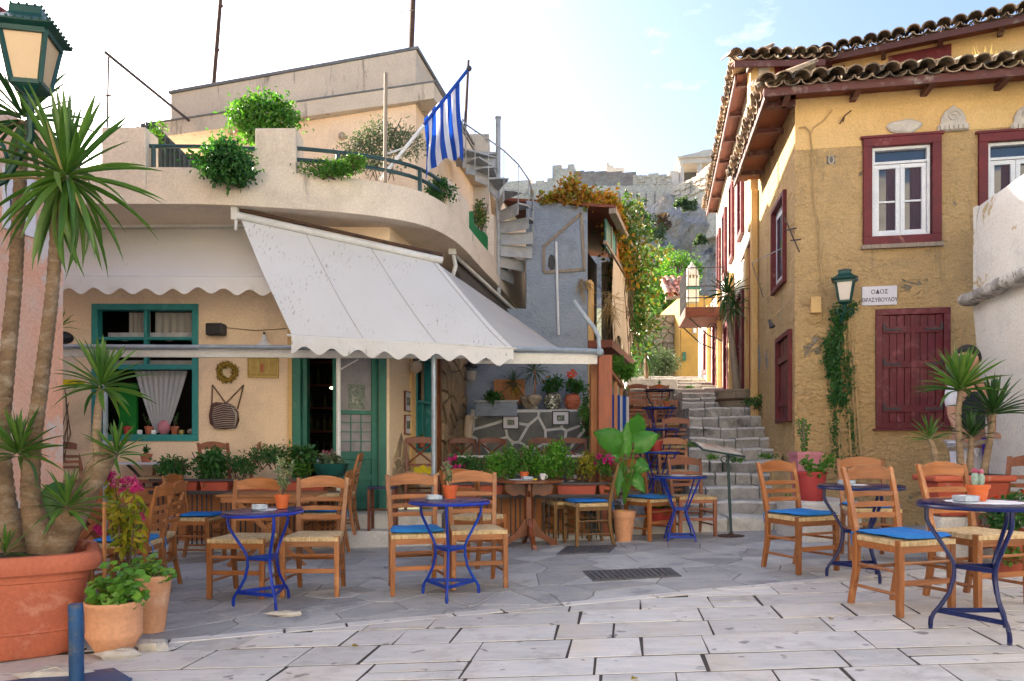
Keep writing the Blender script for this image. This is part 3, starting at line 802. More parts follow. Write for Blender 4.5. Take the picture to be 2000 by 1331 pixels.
# ================================================================ HILL AND ACROPOLIS
cl = MB()
def cliff(u, v):
    x = -70 + 180 * u
    base = 8.0; top = 34.8 + .7 * max(0, min(x, 31) - 20) - .25 * max(0, x - 45) - .2 * max(0, -x) + 1.5 * mnoise.noise(Vector((x * .12, 4, 0)))
    z = base + (top - base) * v
    p = Vector((x * .07, z * .05, 1.3))
    d = mnoise.fractal(p, 1.0, 2.0, 6) * 9 + abs(mnoise.noise(Vector((x * .16, z * .04, 5)))) * 7 + mnoise.fractal(Vector((x * .4, z * .3, 8)), .8, 2.1, 4) * 1.6
    y = 99 + 16 * (v ** .7) - d * .75 - .20 * (x - 14)
    return (x, y, z + mnoise.noise(Vector((x * .2, z * .2, 2))) * .9)
cl.grid(cliff, 260, 60)
cliff_o = cl.build('hill', M['rock'], smooth=True); cliff_o['kind'] = 'structure'
back = MB(); back.grid(lambda u, v: (-70 + 180 * u, 118 + 90 * v - .10 * (-70 + 180 * u), 30 + 1.0 * v - 22 * max(0, v - .5)), 10, 6)
backo = back.build('terrain', M['hillsoil']); backo['kind'] = 'structure'
# ledge of earth at the foot of the rock
# fortress wall
fy = 118.0
FW = thing('fortress_wall', 'pale ancient fortress wall with arched buttresses along the top of the rock', 'fortress wall', (20, fy, 38))
FP = Plane((X(980, fy), fy + .0), (1, -.22))
def fpt(px, py): return FP.hit(px, py)
def fwall(pxs, tops, bots, name, m, w0=-3, w1=0):
    for k in range(len(pxs) - 1):
        u0 = fpt(pxs[k], 400)[0]; u1 = fpt(pxs[k + 1], 400)[0]
        zt0 = fpt(pxs[k], tops[k])[1]; zb = fpt(pxs[k], bots[k])[1]
        yield u0, u1, zt0, zb
px_ = [940, 1036, 1046, 1062, 1068, 1078, 1096, 1108, 1120, 1140, 1160, 1185, 1215, 1242, 1266, 1286, 1302, 1312]
tp_ = [357, 357, 352, 354, 347, 322, 328, 320, 333, 334, 334, 335, 336, 343, 338, 340, 341, 341]
mb = MB(); mbr = MB()
for k in range(len(px_) - 1):
    u0 = fpt(px_[k], 400)[0]; u1 = fpt(px_[k + 1], 400)[0]
    zt = fpt(px_[k], tp_[k])[1]; z1 = fpt(px_[k], 364)[1]; zb = 36
    rough = 1118 <= px_[k] < 1235
    mb.pbox(FP, u0, u1, zb, z1, -4, 0)
    (mbr if rough else mb).pbox(FP, u0, u1, z1 + .001, zt, -4, -.35)
mb.build('wall', M['fort'], FW); mbr.build('rubble_core', M['fort_brown'], FW)
bm_ = MB()
for k in range(17):
    pc = 1030 + k * 17.2
    u = fpt(pc, 380)[0]; w2 = .55
    zt = fpt(pc, 367 + (k % 3) * 1.5 - k * .0 + k * .45)[1]; zb = 36
    pr = [(u - w2, zb), (u + w2, zb)] + [(u + w2 * math.cos(a), zt - .6 + .6 * math.sin(a)) for a in [PI * q / 8 for q in range(9)]]
    MB().prism(ccw(pr), FP.f, 0, .55, .08).build('buttress', M['fort'], FW)
# masonry courses as raised blocks
for r in range(5):
    y_ = 385 + r * 4.6
    px0 = 975
    while px0 < 1300:
        wpx = 9 + random.random() * 9
        u0 = fpt(px0, y_)[0]; u1 = fpt(px0 + wpx, y_)[0]; z0 = fpt(px0, y_ + 4.4)[1]; z1 = fpt(px0, y_)[1]
        bm_.pbox(FP, u0, u1 - .05, z0, z1, .0, .05 + random.random() * .22)
        px0 += wpx
for r in range(5):
    y_ = 342 + r * 4.6
    px0 = 1236
    while px0 < 1308:
        wpx = 7 + random.random() * 8
        u0 = fpt(px0, y_)[0]; u1 = fpt(px0 + wpx, y_)[0]; z0 = fpt(px0, y_ + 4.4)[1]; z1 = fpt(px0, y_)[1]
        bm_.pbox(FP, u0, u1 - .05, z0, z1, -.35, -.3 + random.random() * .22)
        px0 += wpx
o = bm_.build('masonry', M['fort'], FW); o['kind'] = 'stuff'
# the stretch that climbs to the right, facing the sun a little
u_, _ = fpt(1302, 360); q0 = FP.f(u_, 0)
FR = Plane((q0.x, q0.y), (1, -1.15))
FW2 = thing('fortress_wall', 'lower rubble stretch of fortress wall climbing to the temple on the right', 'fortress wall', (q0.x, q0.y, 36))
mb = MB(); n = 10
for k in range(n):
    pa = 1300 + k * 10; pb = pa + 10
    u0 = FR.hit(pa, 360)[0]; u1 = FR.hit(pb, 360)[0]
    ya = 372 - (pa - 1300) * .48; yb_ = 405 - (pa - 1300) * .42
    mb.pbox(FR, u0, u1, 30, FR.hit(pa, ya)[1], -3, 0)
    for r in range(7):
        yy = ya + 3 + r * 4.5
        if yy + 4 > yb_ + 6: break
        mb.pbox(FR, u0 + .03, u1 - .05, FR.hit(pa, yy + 4.2)[1], FR.hit(pa, yy)[1], 0, .05 + random.random() * .25)
mb.build('wall', M['fort'], FW2)
# small ruin block on the skyline
RB = thing('ruined_wall', 'small pale stump of ruined wall on the skyline left of the temple', 'ruin', (25, 124, 40))
mb = MB()
for a, b, tpy in ((1184, 1190, 318), (1190, 1198, 323), (1198, 1219, 328)):
    Yr = 124; mb.bx(X(a, Yr), X(b, Yr), Yr, Yr + 1.5, Z(350, Yr), Z(tpy, Yr))
mb.build('masonry', M['temple'], RB)
# the temple porch
TY = 116.0
TP = thing('temple', 'ancient stone temple porch with columns and a low pediment above the rock', 'temple', (X(1360, TY), TY, 44))
TPl = Plane((X(1326, TY), TY), (1, -.12)); TPs = Plane((X(1326, TY), TY), (-.10, 1))
mb = MB()
uu = lambda px: TPl.hit(px, 330)[0]
mb.pbox(TPl, 0, uu(1440), Z(330, TY) - 6, Z(357, TY) , -14, 0); mb.build('base', M['temple'], TP)
for pc in (1331.5, 1367, 1402):
    u = uu(pc); c = TPl.f(u, 0, -.5)
    MB().lathe([(.42, Z(357, TY)), (.40, Z(340, TY)), (.34, Z(322.5, TY)), (.5, Z(321.5, TY)), (.5, Z(320.2, TY))], (c.x, c.y, 0), 12).build('column', M['temple'], TP, smooth=True)
for dpt in (3.5, 7):
    c = TPl.f(.42, 0, -.5 - dpt)
    MB().lathe([(.42, Z(357, TY)), (.40, Z(340, TY)), (.34, Z(322.5, TY)), (.5, Z(321.5, TY)), (.5, Z(320.2, TY))], (c.x, c.y, 0), 12).build('column', M['temple'], TP, smooth=True)
mb = MB(); mb.pbox(TPl, 0, uu(1440), Z(320, TY), Z(310, TY), -14, 0.0); mb.pbox(TPl, -.3, uu(1440), Z(310, TY) + .01, Z(307, TY), -14, .3); mb.build('entablature', M['temple'], TP)
mb = MB(); za = Z(307, TY) + .02; mb.prism(ccw([(-.3, za), (uu(1440), za), (uu(1390), za + .9), (uu(1375), za + .85), (uu(1360), za + .5), (uu(1345), za + .3)]), TPl.f, -2, .1); mb.build('pediment', M['temple'], TP)
mb = MB(); mb.pbox(TPl, .2, uu(1440), Z(357, TY), Z(320, TY), -4.5, -4); mb.build('inner_wall', M['darkstone'], TP)  # dark stone colour stands in for the shade inside the porch
mb = MB(); a = Plane((X(1308, TY), TY), (1, 0)); mb.pbox(a, 0, X(1326, TY) - X(1308, TY), 38, Z(334, TY), -3, 0); mb.build('side_wall', M['temple'], TP)

# ---------------------------------------------------------------- foliage makers
def leaf_quad(mb, p, d, n, l, w, fold=.25, mi=0, tip=True):
    """a small folded leaf: base p, direction d, facing n"""
    s_ = d.cross(n)
    if s_.length < 1e-5: s_ = Vector((1, 0, 0))
    s_.normalize(); n = s_.cross(d)
    m = p + d * l * .5
    b = len(mb.v)
    mb.v += [tuple(p), tuple(m + s_ * w / 2 + n * w * fold), tuple(p + d * l - n * l * .12), tuple(m - s_ * w / 2 + n * w * fold)]
    mb.f += [[b, b + 1, b + 2], [b, b + 2, b + 3]]; mb.m += [mi, mi]
def rvec(r=random):
    while True:
        v = Vector((r.uniform(-1, 1), r.uniform(-1, 1), r.uniform(-1, 1)))
        if .05 < v.length < 1: return v.normalized()
def blob_leaves(mb, c, rad, n, l, w, r=random, shell=.5, mi=0, up=.35, lobes=7, lob=.35):
    """leaves through an uneven volume; lobes make clumps and gaps"""
    c = Vector(c); rad = Vector(rad) if not isinstance(rad, (int, float)) else Vector((rad, rad, rad))
    lb = [(rvec(r), r.uniform(.45, 1.0)) for _ in range(lobes)]
    rad = rad * 1.22; k = 0; tries = 0
    while k < n and tries < n * 6:
        tries += 1
        if lobes:
            d0, rr = r.choice(lb)
            q = d0 * rr * (1 - lob) + rvec(r) * lob * (shell + (1 - shell) * r.random())
            if k % 14 == 0: q = q * 1.3
        else:
            q = rvec(r) * (shell + (1 - shell) * r.random())
        p = c + Vector((q.x * rad.x, q.y * rad.y, q.z * rad.z))
        d = (q.normalized() * .6 + rvec(r) * .8 + Vector((0, 0, -.15))).normalized()
        nn = (q.normalized() + rvec(r) * .6 + Vector((0, 0, up))).normalized()
        leaf_quad(mb, p, d, nn, l * r.uniform(.7, 1.2), w * r.uniform(.7, 1.2), .2, mi)
        k += 1
def curtain_leaves(mb, pts, spread, n, l, w, r=random):
    for _ in range(n):
        i = r.randrange(len(pts) - 1); t_ = r.random()
        p = Vector(pts[i]).lerp(Vector(pts[i + 1]), t_) + rvec(r) * spread * r.random()
        leaf_quad(mb, p, (rvec(r) + Vector((0, 0, -.4))).normalized(), (rvec(r) + Vector((-.1, -.6, .4))).normalized(), l * r.uniform(.7, 1.2), w * r.uniform(.7, 1.2))
def tree(name, label, cat, base, height, crown_c, crown_r, n, l, w, lm, group=None, blobs=None, seed=1, trunk_r=.12, bark='bark'):
    r = random.Random(seed)
    t_ = thing(name, label, cat, base, group)
    base = Vector(base); cc = Vector(crown_c)
    tr = MB()
    tr.tube([base, base.lerp(cc, .5) + Vector((.1, 0, 0)), cc], [trunk_r, trunk_r * .75, trunk_r * .35], 7)
    for k in range(5):
        d = rvec(r); d.z = abs(d.z) * .6; e = cc + Vector((d.x * crown_r[0], d.y * crown_r[1], d.z * crown_r[2])) * .75
        tr.tube([base.lerp(cc, .55 + .08 * k), e.lerp(cc, .5) + Vector((0, 0, .1)), e], [trunk_r * .45, trunk_r * .3, trunk_r * .1], 5)
    tr.build('trunk', M[bark], t_, smooth=True)
    mb = MB()
    for bc, br, frac in (blobs or [(crown_c, crown_r, 1.0)]):
        blob_leaves(mb, bc, br, int(n * frac), l, w, r, lobes=12, lob=.42)
    mb.build('crown', L[lm], t_)
    return t_

# scrub on the rock
for k, (px, py, rr, lm, lb) in enumerate(((1296, 438, 1.5, 'scrub', 'reddish scrub patch in the middle of the rock face'), (1268, 435, 2.2, 'olive', 'dark green scrub left of the reddish patch on the rock'), (1280, 455, 1.6, 'olive', 'small green scrub under the reddish patch'), (1345, 400, 1.0, 'olive', 'green scrub high on the rock near the temple'), (1250, 410, 1.8, 'olive', 'scrub under the fortress wall at left'), (1368, 470, .9, 'olive', 'thin scrub low on the right of the rock'), (1330, 395, .8, 'olive', 'tiny scrub just below the rubble stretch of wall'))):
    t_ = thing('scrub', lb, 'shrub', W(px, py, 95)); mb = MB(); blob_leaves(mb, W(px, py, 95), (rr * .8, rr, rr * .7), 260, .5, .3, random.Random(k), lobes=6); mb.build('foliage', L[lm], t_)
# ================================================================ wall with openings
def wall(pl, u0, u1, v0, v1, holes, th, m, parent, name='wall', step=None):
    us = sorted({u0, u1, *[h[0] for h in holes], *[h[1] for h in holes]}); vs_ = sorted({v0, v1, *[h[2] for h in holes], *[h[3] for h in holes]})
    mb = MB(); f = pl.f
    def inhole(a, b):
        return any(h[0] <= a < h[1] and h[2] <= b < h[3] for h in holes)
    for i in range(len(us) - 1):
        for j in range(len(vs_) - 1):
            a, b, c, d = us[i], us[i + 1], vs_[j], vs_[j + 1]
            if inhole((a + b) / 2, (c + d) / 2): continue
            mb.add([f(a, c), f(b, c), f(b, d), f(a, d)], [(0, 1, 2, 3)])
            mb.add([f(a, c, -th), f(b, c, -th), f(b, d, -th), f(a, d, -th)], [(3, 2, 1, 0)])
    def strip(a, c, b, d): mb.add([f(a, c, 0), f(b, d, 0), f(b, d, -th), f(a, c, -th)], [(0, 1, 2, 3)])
    for h in holes + [(u0, u1, v0, v1)]:
        strip(h[0], h[2], h[1], h[2]); strip(h[1], h[2], h[1], h[3]); strip(h[1], h[3], h[0], h[3]); strip(h[0], h[3], h[0], h[2])
    return mb.build(name, m, parent)
def frame(mb, pl, u0, u1, v0, v1, t, w0, w1, tb=None, sides='lrtb'):
    tb = tb or t
    if 'b' in sides: mb.pbox(pl, u0, u1, v0, v0 + tb, w0, w1)
    if 't' in sides: mb.pbox(pl, u0, u1, v1 - tb, v1, w0, w1)
    lo = v0 + (tb if 'b' in sides else 0); hi = v1 - (tb if 't' in sides else 0)
    if 'l' in sides: mb.pbox(pl, u0, u0 + t, lo, hi, w0, w1)
    if 'r' in sides: mb.pbox(pl, u1 - t, u1, lo, hi, w0, w1)
    return mb
def hit4(pl, x0, x1, y0, y1, w=0):
    """opening in (u, v) from its pixel box"""
    u0, a = pl.hit(x0, y1, w); u1, b = pl.hit(x1, y1, w); _, c = pl.hit(x0, y0, w); _, d = pl.hit(x1, y0, w)
    return u0, u1, (a + b) / 2, (c + d) / 2

# ================================================================ CAFE
cafe = thing('cafe_building', 'cream cafe with rounded balcony, teal window and green door', 'building', (-3, 9.4, .25))
FC = Plane((-6.4, 9.4), (1, 0)); CX = 6.4         # u = x + 6.4
xr = -1.50
win = hit4(FC, 180, 388, 594, 862); door = hit4(FC, 572, 755, 640, 1003)
door = (door[0], door[1], .25, 2.50)
wall(FC, 0, xr + CX, .25, 3.72, [win, door], .22, M['cream'], cafe, 'front_wall')
# --- teal window
wf = MB(); frame(wf, FC, win[0], win[1], win[2], win[3], .075, -.10, .02)
zt = FC.hit(280, 722)[1]
wf.pbox(FC, win[0] + .075, win[1] - .075, zt, zt + .06, -.09, .015)
zq = FC.hit(280, 664)[1]
um = (win[0] + win[1]) / 2
wf.pbox(FC, um - .02, um + .02, zt + .06, zq, -.08, .005); wf.pbox(FC, um - .02, um + .02, zq + .035, win[3] - .075, -.08, .005)
wf.pbox(FC, win[0] + .075, win[1] - .075, zq, zq + .035, -.08, .005)
wfo = wf.build('window_frame', M['turq'], cafe, bevel=.004)
gl = MB().pbox(FC, win[0] + .075, win[1] - .075, zt + .06, win[3] - .075, -.20, -.195); 
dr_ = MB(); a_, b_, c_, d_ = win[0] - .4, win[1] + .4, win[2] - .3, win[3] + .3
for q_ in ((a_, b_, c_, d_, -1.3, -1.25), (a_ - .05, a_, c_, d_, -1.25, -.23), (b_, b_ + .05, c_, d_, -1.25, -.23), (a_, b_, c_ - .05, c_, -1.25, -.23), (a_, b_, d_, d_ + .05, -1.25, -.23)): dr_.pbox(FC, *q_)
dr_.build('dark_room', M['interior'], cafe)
def curtain(pl, u0, u1, v0, v1, w, folds, amp, m, parent, pinch=None, name='curtain', wave=0):
    mb = MB()
    def fn(a, b):
        uu_ = a
        v = v0 + (v1 - v0) * b
        if pinch:
            k = pinch(b); c_ = (u0 + u1) / 2; hw = (u1 - u0) / 2 * k
            u = c_ - hw + 2 * hw * a
        else: u = u0 + (u1 - u0) * a
        if wave and b < .001: v += wave * math.sin(a * PI * 2 * 4.0)
        return pl.f(u, v, w + amp * math.sin(a * folds * 2 * PI) * (.5 + .5 * (1 - b)))
    mb.grid(fn, folds * 8, 10)
    o = mb.build(name, m, parent, smooth=True)
    return o
ua, za = FC.hit(250, 850); ub, _ = FC.hit(356, 850)
curtain(FC, ua, ub, FC.hit(300, 845)[1], zt + .0, -.16, 9, .018, M['curtain'], cafe, pinch=lambda b: .18 + .82 * b ** .8)
u1_, _ = FC.hit(240, 600); u2_, _ = FC.hit(283, 600); u3_, _ = FC.hit(292, 600); u4_, _ = FC.hit(366, 600)
for a, b in ((u1_, u2_), (u3_, u4_)):
    curtain(FC, a, b, FC.hit(300, 655)[1], win[3] - .08, -.15, 5, .012, M['lace'], cafe, name='curtain')
uL = FC.hit(200, 655)[0]; uR = FC.hit(376, 655)[0]
curtain(FC, uL, uR, FC.hit(300, 662)[1], FC.hit(300, 647)[1], -.13, 8, .01, M['curtain'], cafe, name='valance', wave=.012)
curtain(FC, uL, uR, FC.hit(300, 718)[1], FC.hit(300, 702)[1], -.13, 8, .01, M['lace'], cafe, name='valance')
ug, zg = FC.hit(208, 850); ug2, _ = FC.hit(243, 850)
MB().pbox(FC, ug, ug2, zg, FC.hit(208, 745)[1], -.35, -.30).build('green_panel', M['greencloth'], cafe)
u5, z5 = FC.hit(368, 845); u6, _ = FC.hit(378, 845)
MB().pbox(FC, u5, u6, z5, FC.hit(370, 735)[1], -.2, -.18).build('white_panel', M['paint_white'], cafe)
MB().pbox(FC, win[0] + .075, win[1] - .075, win[2] - .0 + .075, win[2] + .085, -.5, -.11).build('window_sill', M['turq'], cafe)
# --- door: jambs, dark room behind, one leaf standing open
df = MB()
u0, u1, v0, v1 = door
uj = FC.hit(600, 900)[0]; ur = FC.hit(738, 900)[0]
df.pbox(FC, u0, u0 + .10, v0, v1, -.16, .03); df.pbox(FC, u0 + .10, uj - .02, v0, v1, -.20, -.06)
df.pbox(FC, u1 - .09, u1, v0, v1, -.16, .03); df.pbox(FC, u0 + .10, u1 - .09, v1 - .10, v1, -.16, .02)
df.build('door_frame', M['green_frame'], cafe, bevel=.005)
ost = MB().pbox(FC, u0 - .055, u0 - .002, .25, 2.6, 0, .035).build('door_strip', M['yellow_smooth'], cafe)
hx, hy = -6.4 + u1 - .10, 9.40
ang = R(28)
LP = Plane((hx - math.cos(ang) * .56, hy - math.sin(ang) * .56 + .02), (math.cos(ang), math.sin(ang)))
lf = MB(); lw = .56
frame(lf, LP, 0, lw, .27, 2.42, .09, -.04, 0, .12)
z_mid = Z(882, 9.2); z_gm = Z(806, 9.2)
lf.pbox(LP, .09, lw - .09, z_mid - .10, z_mid, -.04, 0); lf.pbox(LP, .09, lw - .09, z_gm - .02, z_gm + .03, -.04, 0)
lf.pbox(LP, .09, lw - .09, .39, z_mid - .10, -.035, -.02)
z_lr = .39 + (z_mid - .1 - .39) * .48
lf.pbox(LP, .09, lw - .09, z_lr, z_lr + .07, -.02, 0); lf.pbox(LP, lw / 2 - .03, lw / 2 + .03, .39, z_lr, -.02, 0)
lf.pbox(LP, .15, lw - .15, z_lr + .13, z_mid - .16, -.02, -.008)
lfo = lf.build('door_leaf', M['green_door'], cafe, bevel=.004)
MB().pbox(LP, .09, lw - .09, z_gm + .03, 2.30, -.03, -.022).build('pane', M['paint_lilac'], lfo)
MB().pbox(LP, .09, lw - .09, z_mid, z_gm - .02, -.03, -.022).build('lace_curtain', M['paint_lilac'], lfo)
MB().pbox(LP, .19, lw - .17, Z(798, 9.2), Z(750, 9.2), -.02, -.014).build('poster', M['pic'], lfo)
bars = MB()
for k in (1, 2): bars.pbox(LP, .09 + k * .127 - .006, .09 + k * .127 + .006, z_mid, z_gm - .02, -.022, -.012)
for k in (1, 2, 3): bars.pbox(LP, .09, lw - .09, z_mid + k * .115, z_mid + k * .115 + .01, -.012, -.006)
bars.build('glazing_bar', M['green_frame'], lfo)
# the room behind, with shelves and bottles
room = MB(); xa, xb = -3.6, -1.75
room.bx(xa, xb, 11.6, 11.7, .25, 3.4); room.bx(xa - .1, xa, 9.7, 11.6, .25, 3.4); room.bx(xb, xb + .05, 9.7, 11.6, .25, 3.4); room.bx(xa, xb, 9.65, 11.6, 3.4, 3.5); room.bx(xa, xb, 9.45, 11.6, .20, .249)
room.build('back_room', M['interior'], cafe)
for k in range(5):
    zz = .9 + k * .34
    MB().bx(xa + .1, xb - .1, 11.3, 11.6, zz, zz + .03).build('shelf', M['soffit'], cafe)
bot = thing('bottle', 'bottles crowded on the dark shelves inside the cafe doorway', 'bottles', (-2.5, 11.4, 1), None, 'stuff')
mb = MB()
for k in range(5):
    for q in range(16):
        if random.random() < .8:
            bx_ = xa + .2 + q * .10 + random.random() * .02; zz = .93 + k * .34; h = .16 + random.random() * .1
            mb.lathe([(.032, 0), (.032, h * .6), (.012, h * .78), (.012, h)], (bx_, 11.42, zz), 8)
mb.build('bottle', mat('bottle_glass', (.10, .07, .03), (.03, .06, .03), scale=9, rough=.12, island=.6), bot, smooth=True)
lamp = thing('ceiling_lamp', 'small lit bulb glowing in the dark cafe room', 'lamp', (X(649, 10.6), 10.6, Z(758, 10.6)))
mm, nt_, b_, o_ = _nt('bulb'); b_.inputs['Emission Color'].default_value = (1, .8, .45, 1); b_.inputs['Emission Strength'].default_value = 2.5
MB().ball((X(649, 10.6), 10.6, Z(758, 10.6)), .028, scale=(1.3, 1, .6)).build('bulb', mm, lamp, smooth=True)
MB().tube([(X(649, 10.6), 10.6, Z(755, 10.6)), (X(649, 10.6), 10.6, 3.4)], .006, 5).build('cord', M['black'], lamp)

# --- receding side wall with narrow window, then old stone
SP = Plane((xr, 9.4), (.183, 1)); 
swin = hit4(SP, 812, 846, 716, 892)
swin = (swin[0], swin[1], .95, 2.32)
uS = SP.hit(860, 800)[0]
wall(SP, 0, uS, .25, 3.72, [swin], .2, M['peach'], cafe, 'side_wall')
sw = MB(); frame(sw, SP, *swin, .06, -.12, .015); um = swin[2] + (swin[3] - swin[2]) * .5
sw.pbox(SP, swin[0] + .06, swin[1] - .06, um, um + .045, -.10, -.01)
sw.pbox(SP, (swin[0] + swin[1]) / 2 - .02, (swin[0] + swin[1]) / 2 + .02, swin[2] + .06, um, -.1, -.02)
sw.build('window_frame', M['turq'], cafe, bevel=.004)
MB().pbox(SP, swin[0] + .05, swin[1] - .05, swin[2] + .05, swin[3] - .05, -.17, -.165).build('pane', M['glass_dark'], cafe)
uE = SP.hit(935, 800)[0] + 1.2
MB().pbox(SP, uS + .002, uE, .0, 3.72, -.3, -.02).build('stone_wall', M['mortar'], cafe)
pts = jitter_pts(uS, uE, .2, 3.0, .62, .17, .9, random.Random(9))
for c in voronoi(pts, [(uS + .01, .22), (uE, .22), (uE, 3.1), (uS + .01, 3.1)], .028, 1.0):
    MB().prism(c, SP.f, -.03, .01 + random.random() * .05, .012).build('stone', M['stone'], cafe)
# exposed stones low on the peach wall
pts = jitter_pts(0, 1.3, .25, 1.1, .20, .16, .9, random.Random(19))
for c in voronoi(pts, [(0.05, .27), (1.25, .27), (1.25, .75), (.8, .80), (.45, 1.22), (.12, .9)], .02, .8):
    MB().prism(c, SP.f, -.02, .006 + random.random() * .02, .012).build('stone', M['stone'], cafe)
MB().pbox(SP, SP.hit(800, 800)[0], SP.hit(808, 800)[0], .25, 2.7, .0, .03).build('window_post', M['yellow_smooth'], cafe)
MB().pbox(SP, SP.hit(856, 800)[0] - .06, SP.hit(856, 800)[0], .25, 3.0, .0, .05).build('corner_post', M['table_wood'], cafe)

# --- rounded balcony
E = [(-7.2, 8.45), (-4.6, 8.5), (-3.41, 8.52), (-2.68, 8.63), (-1.94, 8.82), (-1.38, 9.08), (-1.02, 9.42), (-.79, 9.94), (-.65, 10.5), (-.55, 11.1), (-.43, 11.8), (-.3, 12.5), (-.15, 13.4), (0, 14.4), (.2, 15.4), (.38, 16.3)]
def catmull(P, n=6):
    out = []
    for i in range(len(P) - 1):
        p0 = Vector((*P[max(i - 1, 0)], 0)); p1 = Vector((*P[i], 0)); p2 = Vector((*P[i + 1], 0)); p3 = Vector((*P[min(i + 2, len(P) - 1)], 0))
        for k in range(n):
            t_ = k / n
            q = .5 * ((2 * p1) + (p2 - p0) * t_ + (2 * p0 - 5 * p1 + 4 * p2 - p3) * t_ * t_ + (3 * p1 - p0 - 3 * p2 + p3) * t_ ** 3)
            out.append((q.x, q.y))
    out.append(P[-1]); return out
EC_ = catmull(E)
def offs(P, d):
    out = []
    for i, p in enumerate(P):
        a = P[max(i - 1, 0)]; b = P[min(i + 1, len(P) - 1)]
        tx, ty = b[0] - a[0], b[1] - a[1]; l = math.hypot(tx, ty)
        out.append((p[0] - ty / l * d, p[1] + tx / l * d))
    return out
def ribbon(P, z0, z1, d0, d1, mb=None, zt=None):
    mb = mb or MB(); A = offs(P, d0); B = offs(P, d1); v = []; f = []
    for i, (a, b) in enumerate(zip(A, B)):
        t1 = zt(i) if zt else z1
        v += [(a[0], a[1], z0), (a[0], a[1], t1), (b[0], b[1], t1), (b[0], b[1], z0)]
    for i in range(len(P) - 1):
        for k in range(4):
            f.append((i * 4 + k, i * 4 + (k + 1) % 4, i * 4 + 4 + (k + 1) % 4, i * 4 + 4 + k))
    f.append((0, 3, 2, 1)); n = (len(P) - 1) * 4; f.append((n, n + 1, n + 2, n + 3))
    return mb.add(v, f)
ZB = 3.72
slab = MB(); poly = EC_ + [(1.2, 18.5), (-7.2, 18.5)]
slab.prism(ccw(poly), lambda u, v, w: (u, v, w), ZB, ZB + .16)
slab.build('balcony_floor', M['parapet'], cafe)
par = ribbon(EC_, ZB + .161, ZB + .42, .03, .17)
par.build('parapet', M['parapet'], cafe, smooth=True)
ribbon(EC_, ZB + .001, ZB + .165, -.012, .05).build('slab_edge', M['parapet'], cafe, smooth=True)
def pier(px0, px1, pyt, Y, d=.32, name='pier'):
    x0, x1 = X(px0, Y), X(px1, Y)
    mb = MB(); mb.bx(x0, x1, Y, Y + d, ZB + .165, Z(pyt, Y)); return mb.build(name, M['parapet'], cafe, bevel=.012)
pier(498, 578, 250, 8.72); pier(198, 284, 248, 8.50); 
# flare at the foot of the middle pier
mb = MB(); xa_, xb_ = X(470, 8.7), X(498, 8.72)
mb.prism(ccw([(xa_, ZB + .42), (xb_ - .001, ZB + .42), (xb_ - .001, Z(285, 8.72))]), lambda u, v, w: (u, 8.74 + w, v), .28, 0); mb.build('pier', M['parapet'], cafe)
# pier on the curve
Pp = Plane((-.80, 9.93), (.2, 1)); 
MB().pbox(Pp, .02, 1.10, ZB + .42, ZB + .80, -.16, -.03).build('pier', M['parapet'], cafe, bevel=.012)
Pq = Plane((-.27, 12.7), (.15, 1))
MB().pbox(Pq, 0, .9, ZB + .42, ZB + 1.15, -.16, -.03).build('pier', M['parapet'], cafe, bevel=.012)
Pr = Plane((.02, 14.6), (.18, 1))
MB().pbox(Pr, 0, 1.6, ZB + .42, ZB + 1.0, -.16, -.03).build('pier', M['parapet'], cafe, bevel=.012)
# green netting behind the side parapet
for a, b in (((-.52, 11.0), (-.32, 12.45)), ((-.12, 13.5), (0.0, 14.3))):
    mb = MB(); mb.grid(lambda u, v: (a[0] + (b[0] - a[0]) * u - .10 + .03 * math.sin(u * 14), a[1] + (b[1] - a[1]) * u, ZB + .3 + v * (.38 + .06 * math.sin(u * 9))), 16, 3)
    tag(mb.build('netting', M['netting'], None, smooth=True), 'green netting tied along the %s stretch of the side balcony parapet' % ('front' if a[1] < 12 else 'far'), 'netting')
# railing, dark green pipes
def rail_piece(name, paths, r, m, label, cat, group=None, posts=()):
    t_ = thing(name, label, cat, Vector(paths[0][0]))
    for p in paths: MB().tube(p, r, 8).build('rail', m, t_, smooth=True)
    for p in posts: MB().tube(p, r * 1.1, 8).build('post', m, t_, smooth=True)
    return t_
def edge_pt(px, d=.10):
    a = (px - 1000) / F; P = offs(EC_, d)
    for i in range(len(P) - 1):
        f0 = P[i][0] - a * P[i][1]; f1 = P[i + 1][0] - a * P[i + 1][1]
        if f0 <= 0 <= f1 or f1 <= 0 <= f0:
            t_ = f0 / (f0 - f1); return (P[i][0] + (P[i + 1][0] - P[i][0]) * t_, P[i][1] + (P[i + 1][1] - P[i][1]) * t_)
def edge_path(pa, pb, z, n=14, d=.10): return [(*edge_pt(pa + (pb - pa) * k / n, d), z) for k in range(n + 1)]
z1, z2 = Z(288, 8.75), Z(310, 8.75)
rail_piece('balcony_railing', [edge_path(578, 888, z1), edge_path(578, 888, z2)], .024, M['polegreen'], 'curved dark green pipe railing on the balcony right of the plaster pier', 'railing',
           posts=[[(*edge_pt(px), ZB + .40), (*edge_pt(px), z1)] for px in (660, 820, 885)])
rail_piece('balcony_railing', [edge_path(286, 498, Z(287, 8.62), 4)], .024, M['polegreen'], 'straight dark green pipe rail behind the hanging bush on the balcony', 'railing', posts=[[(*edge_pt(300), ZB + .40), (*edge_pt(300), Z(287, 8.62))]])
pp = edge_pt(752)
tag(MB().tube([(pp[0], pp[1], ZB + .4), (pp[0] + .01, pp[1], Z(143, pp[1]))], .022, 8).build('pole', M['grey_wood'], None, smooth=True), 'weathered upright pole tied to the curved balcony railing', 'pole')
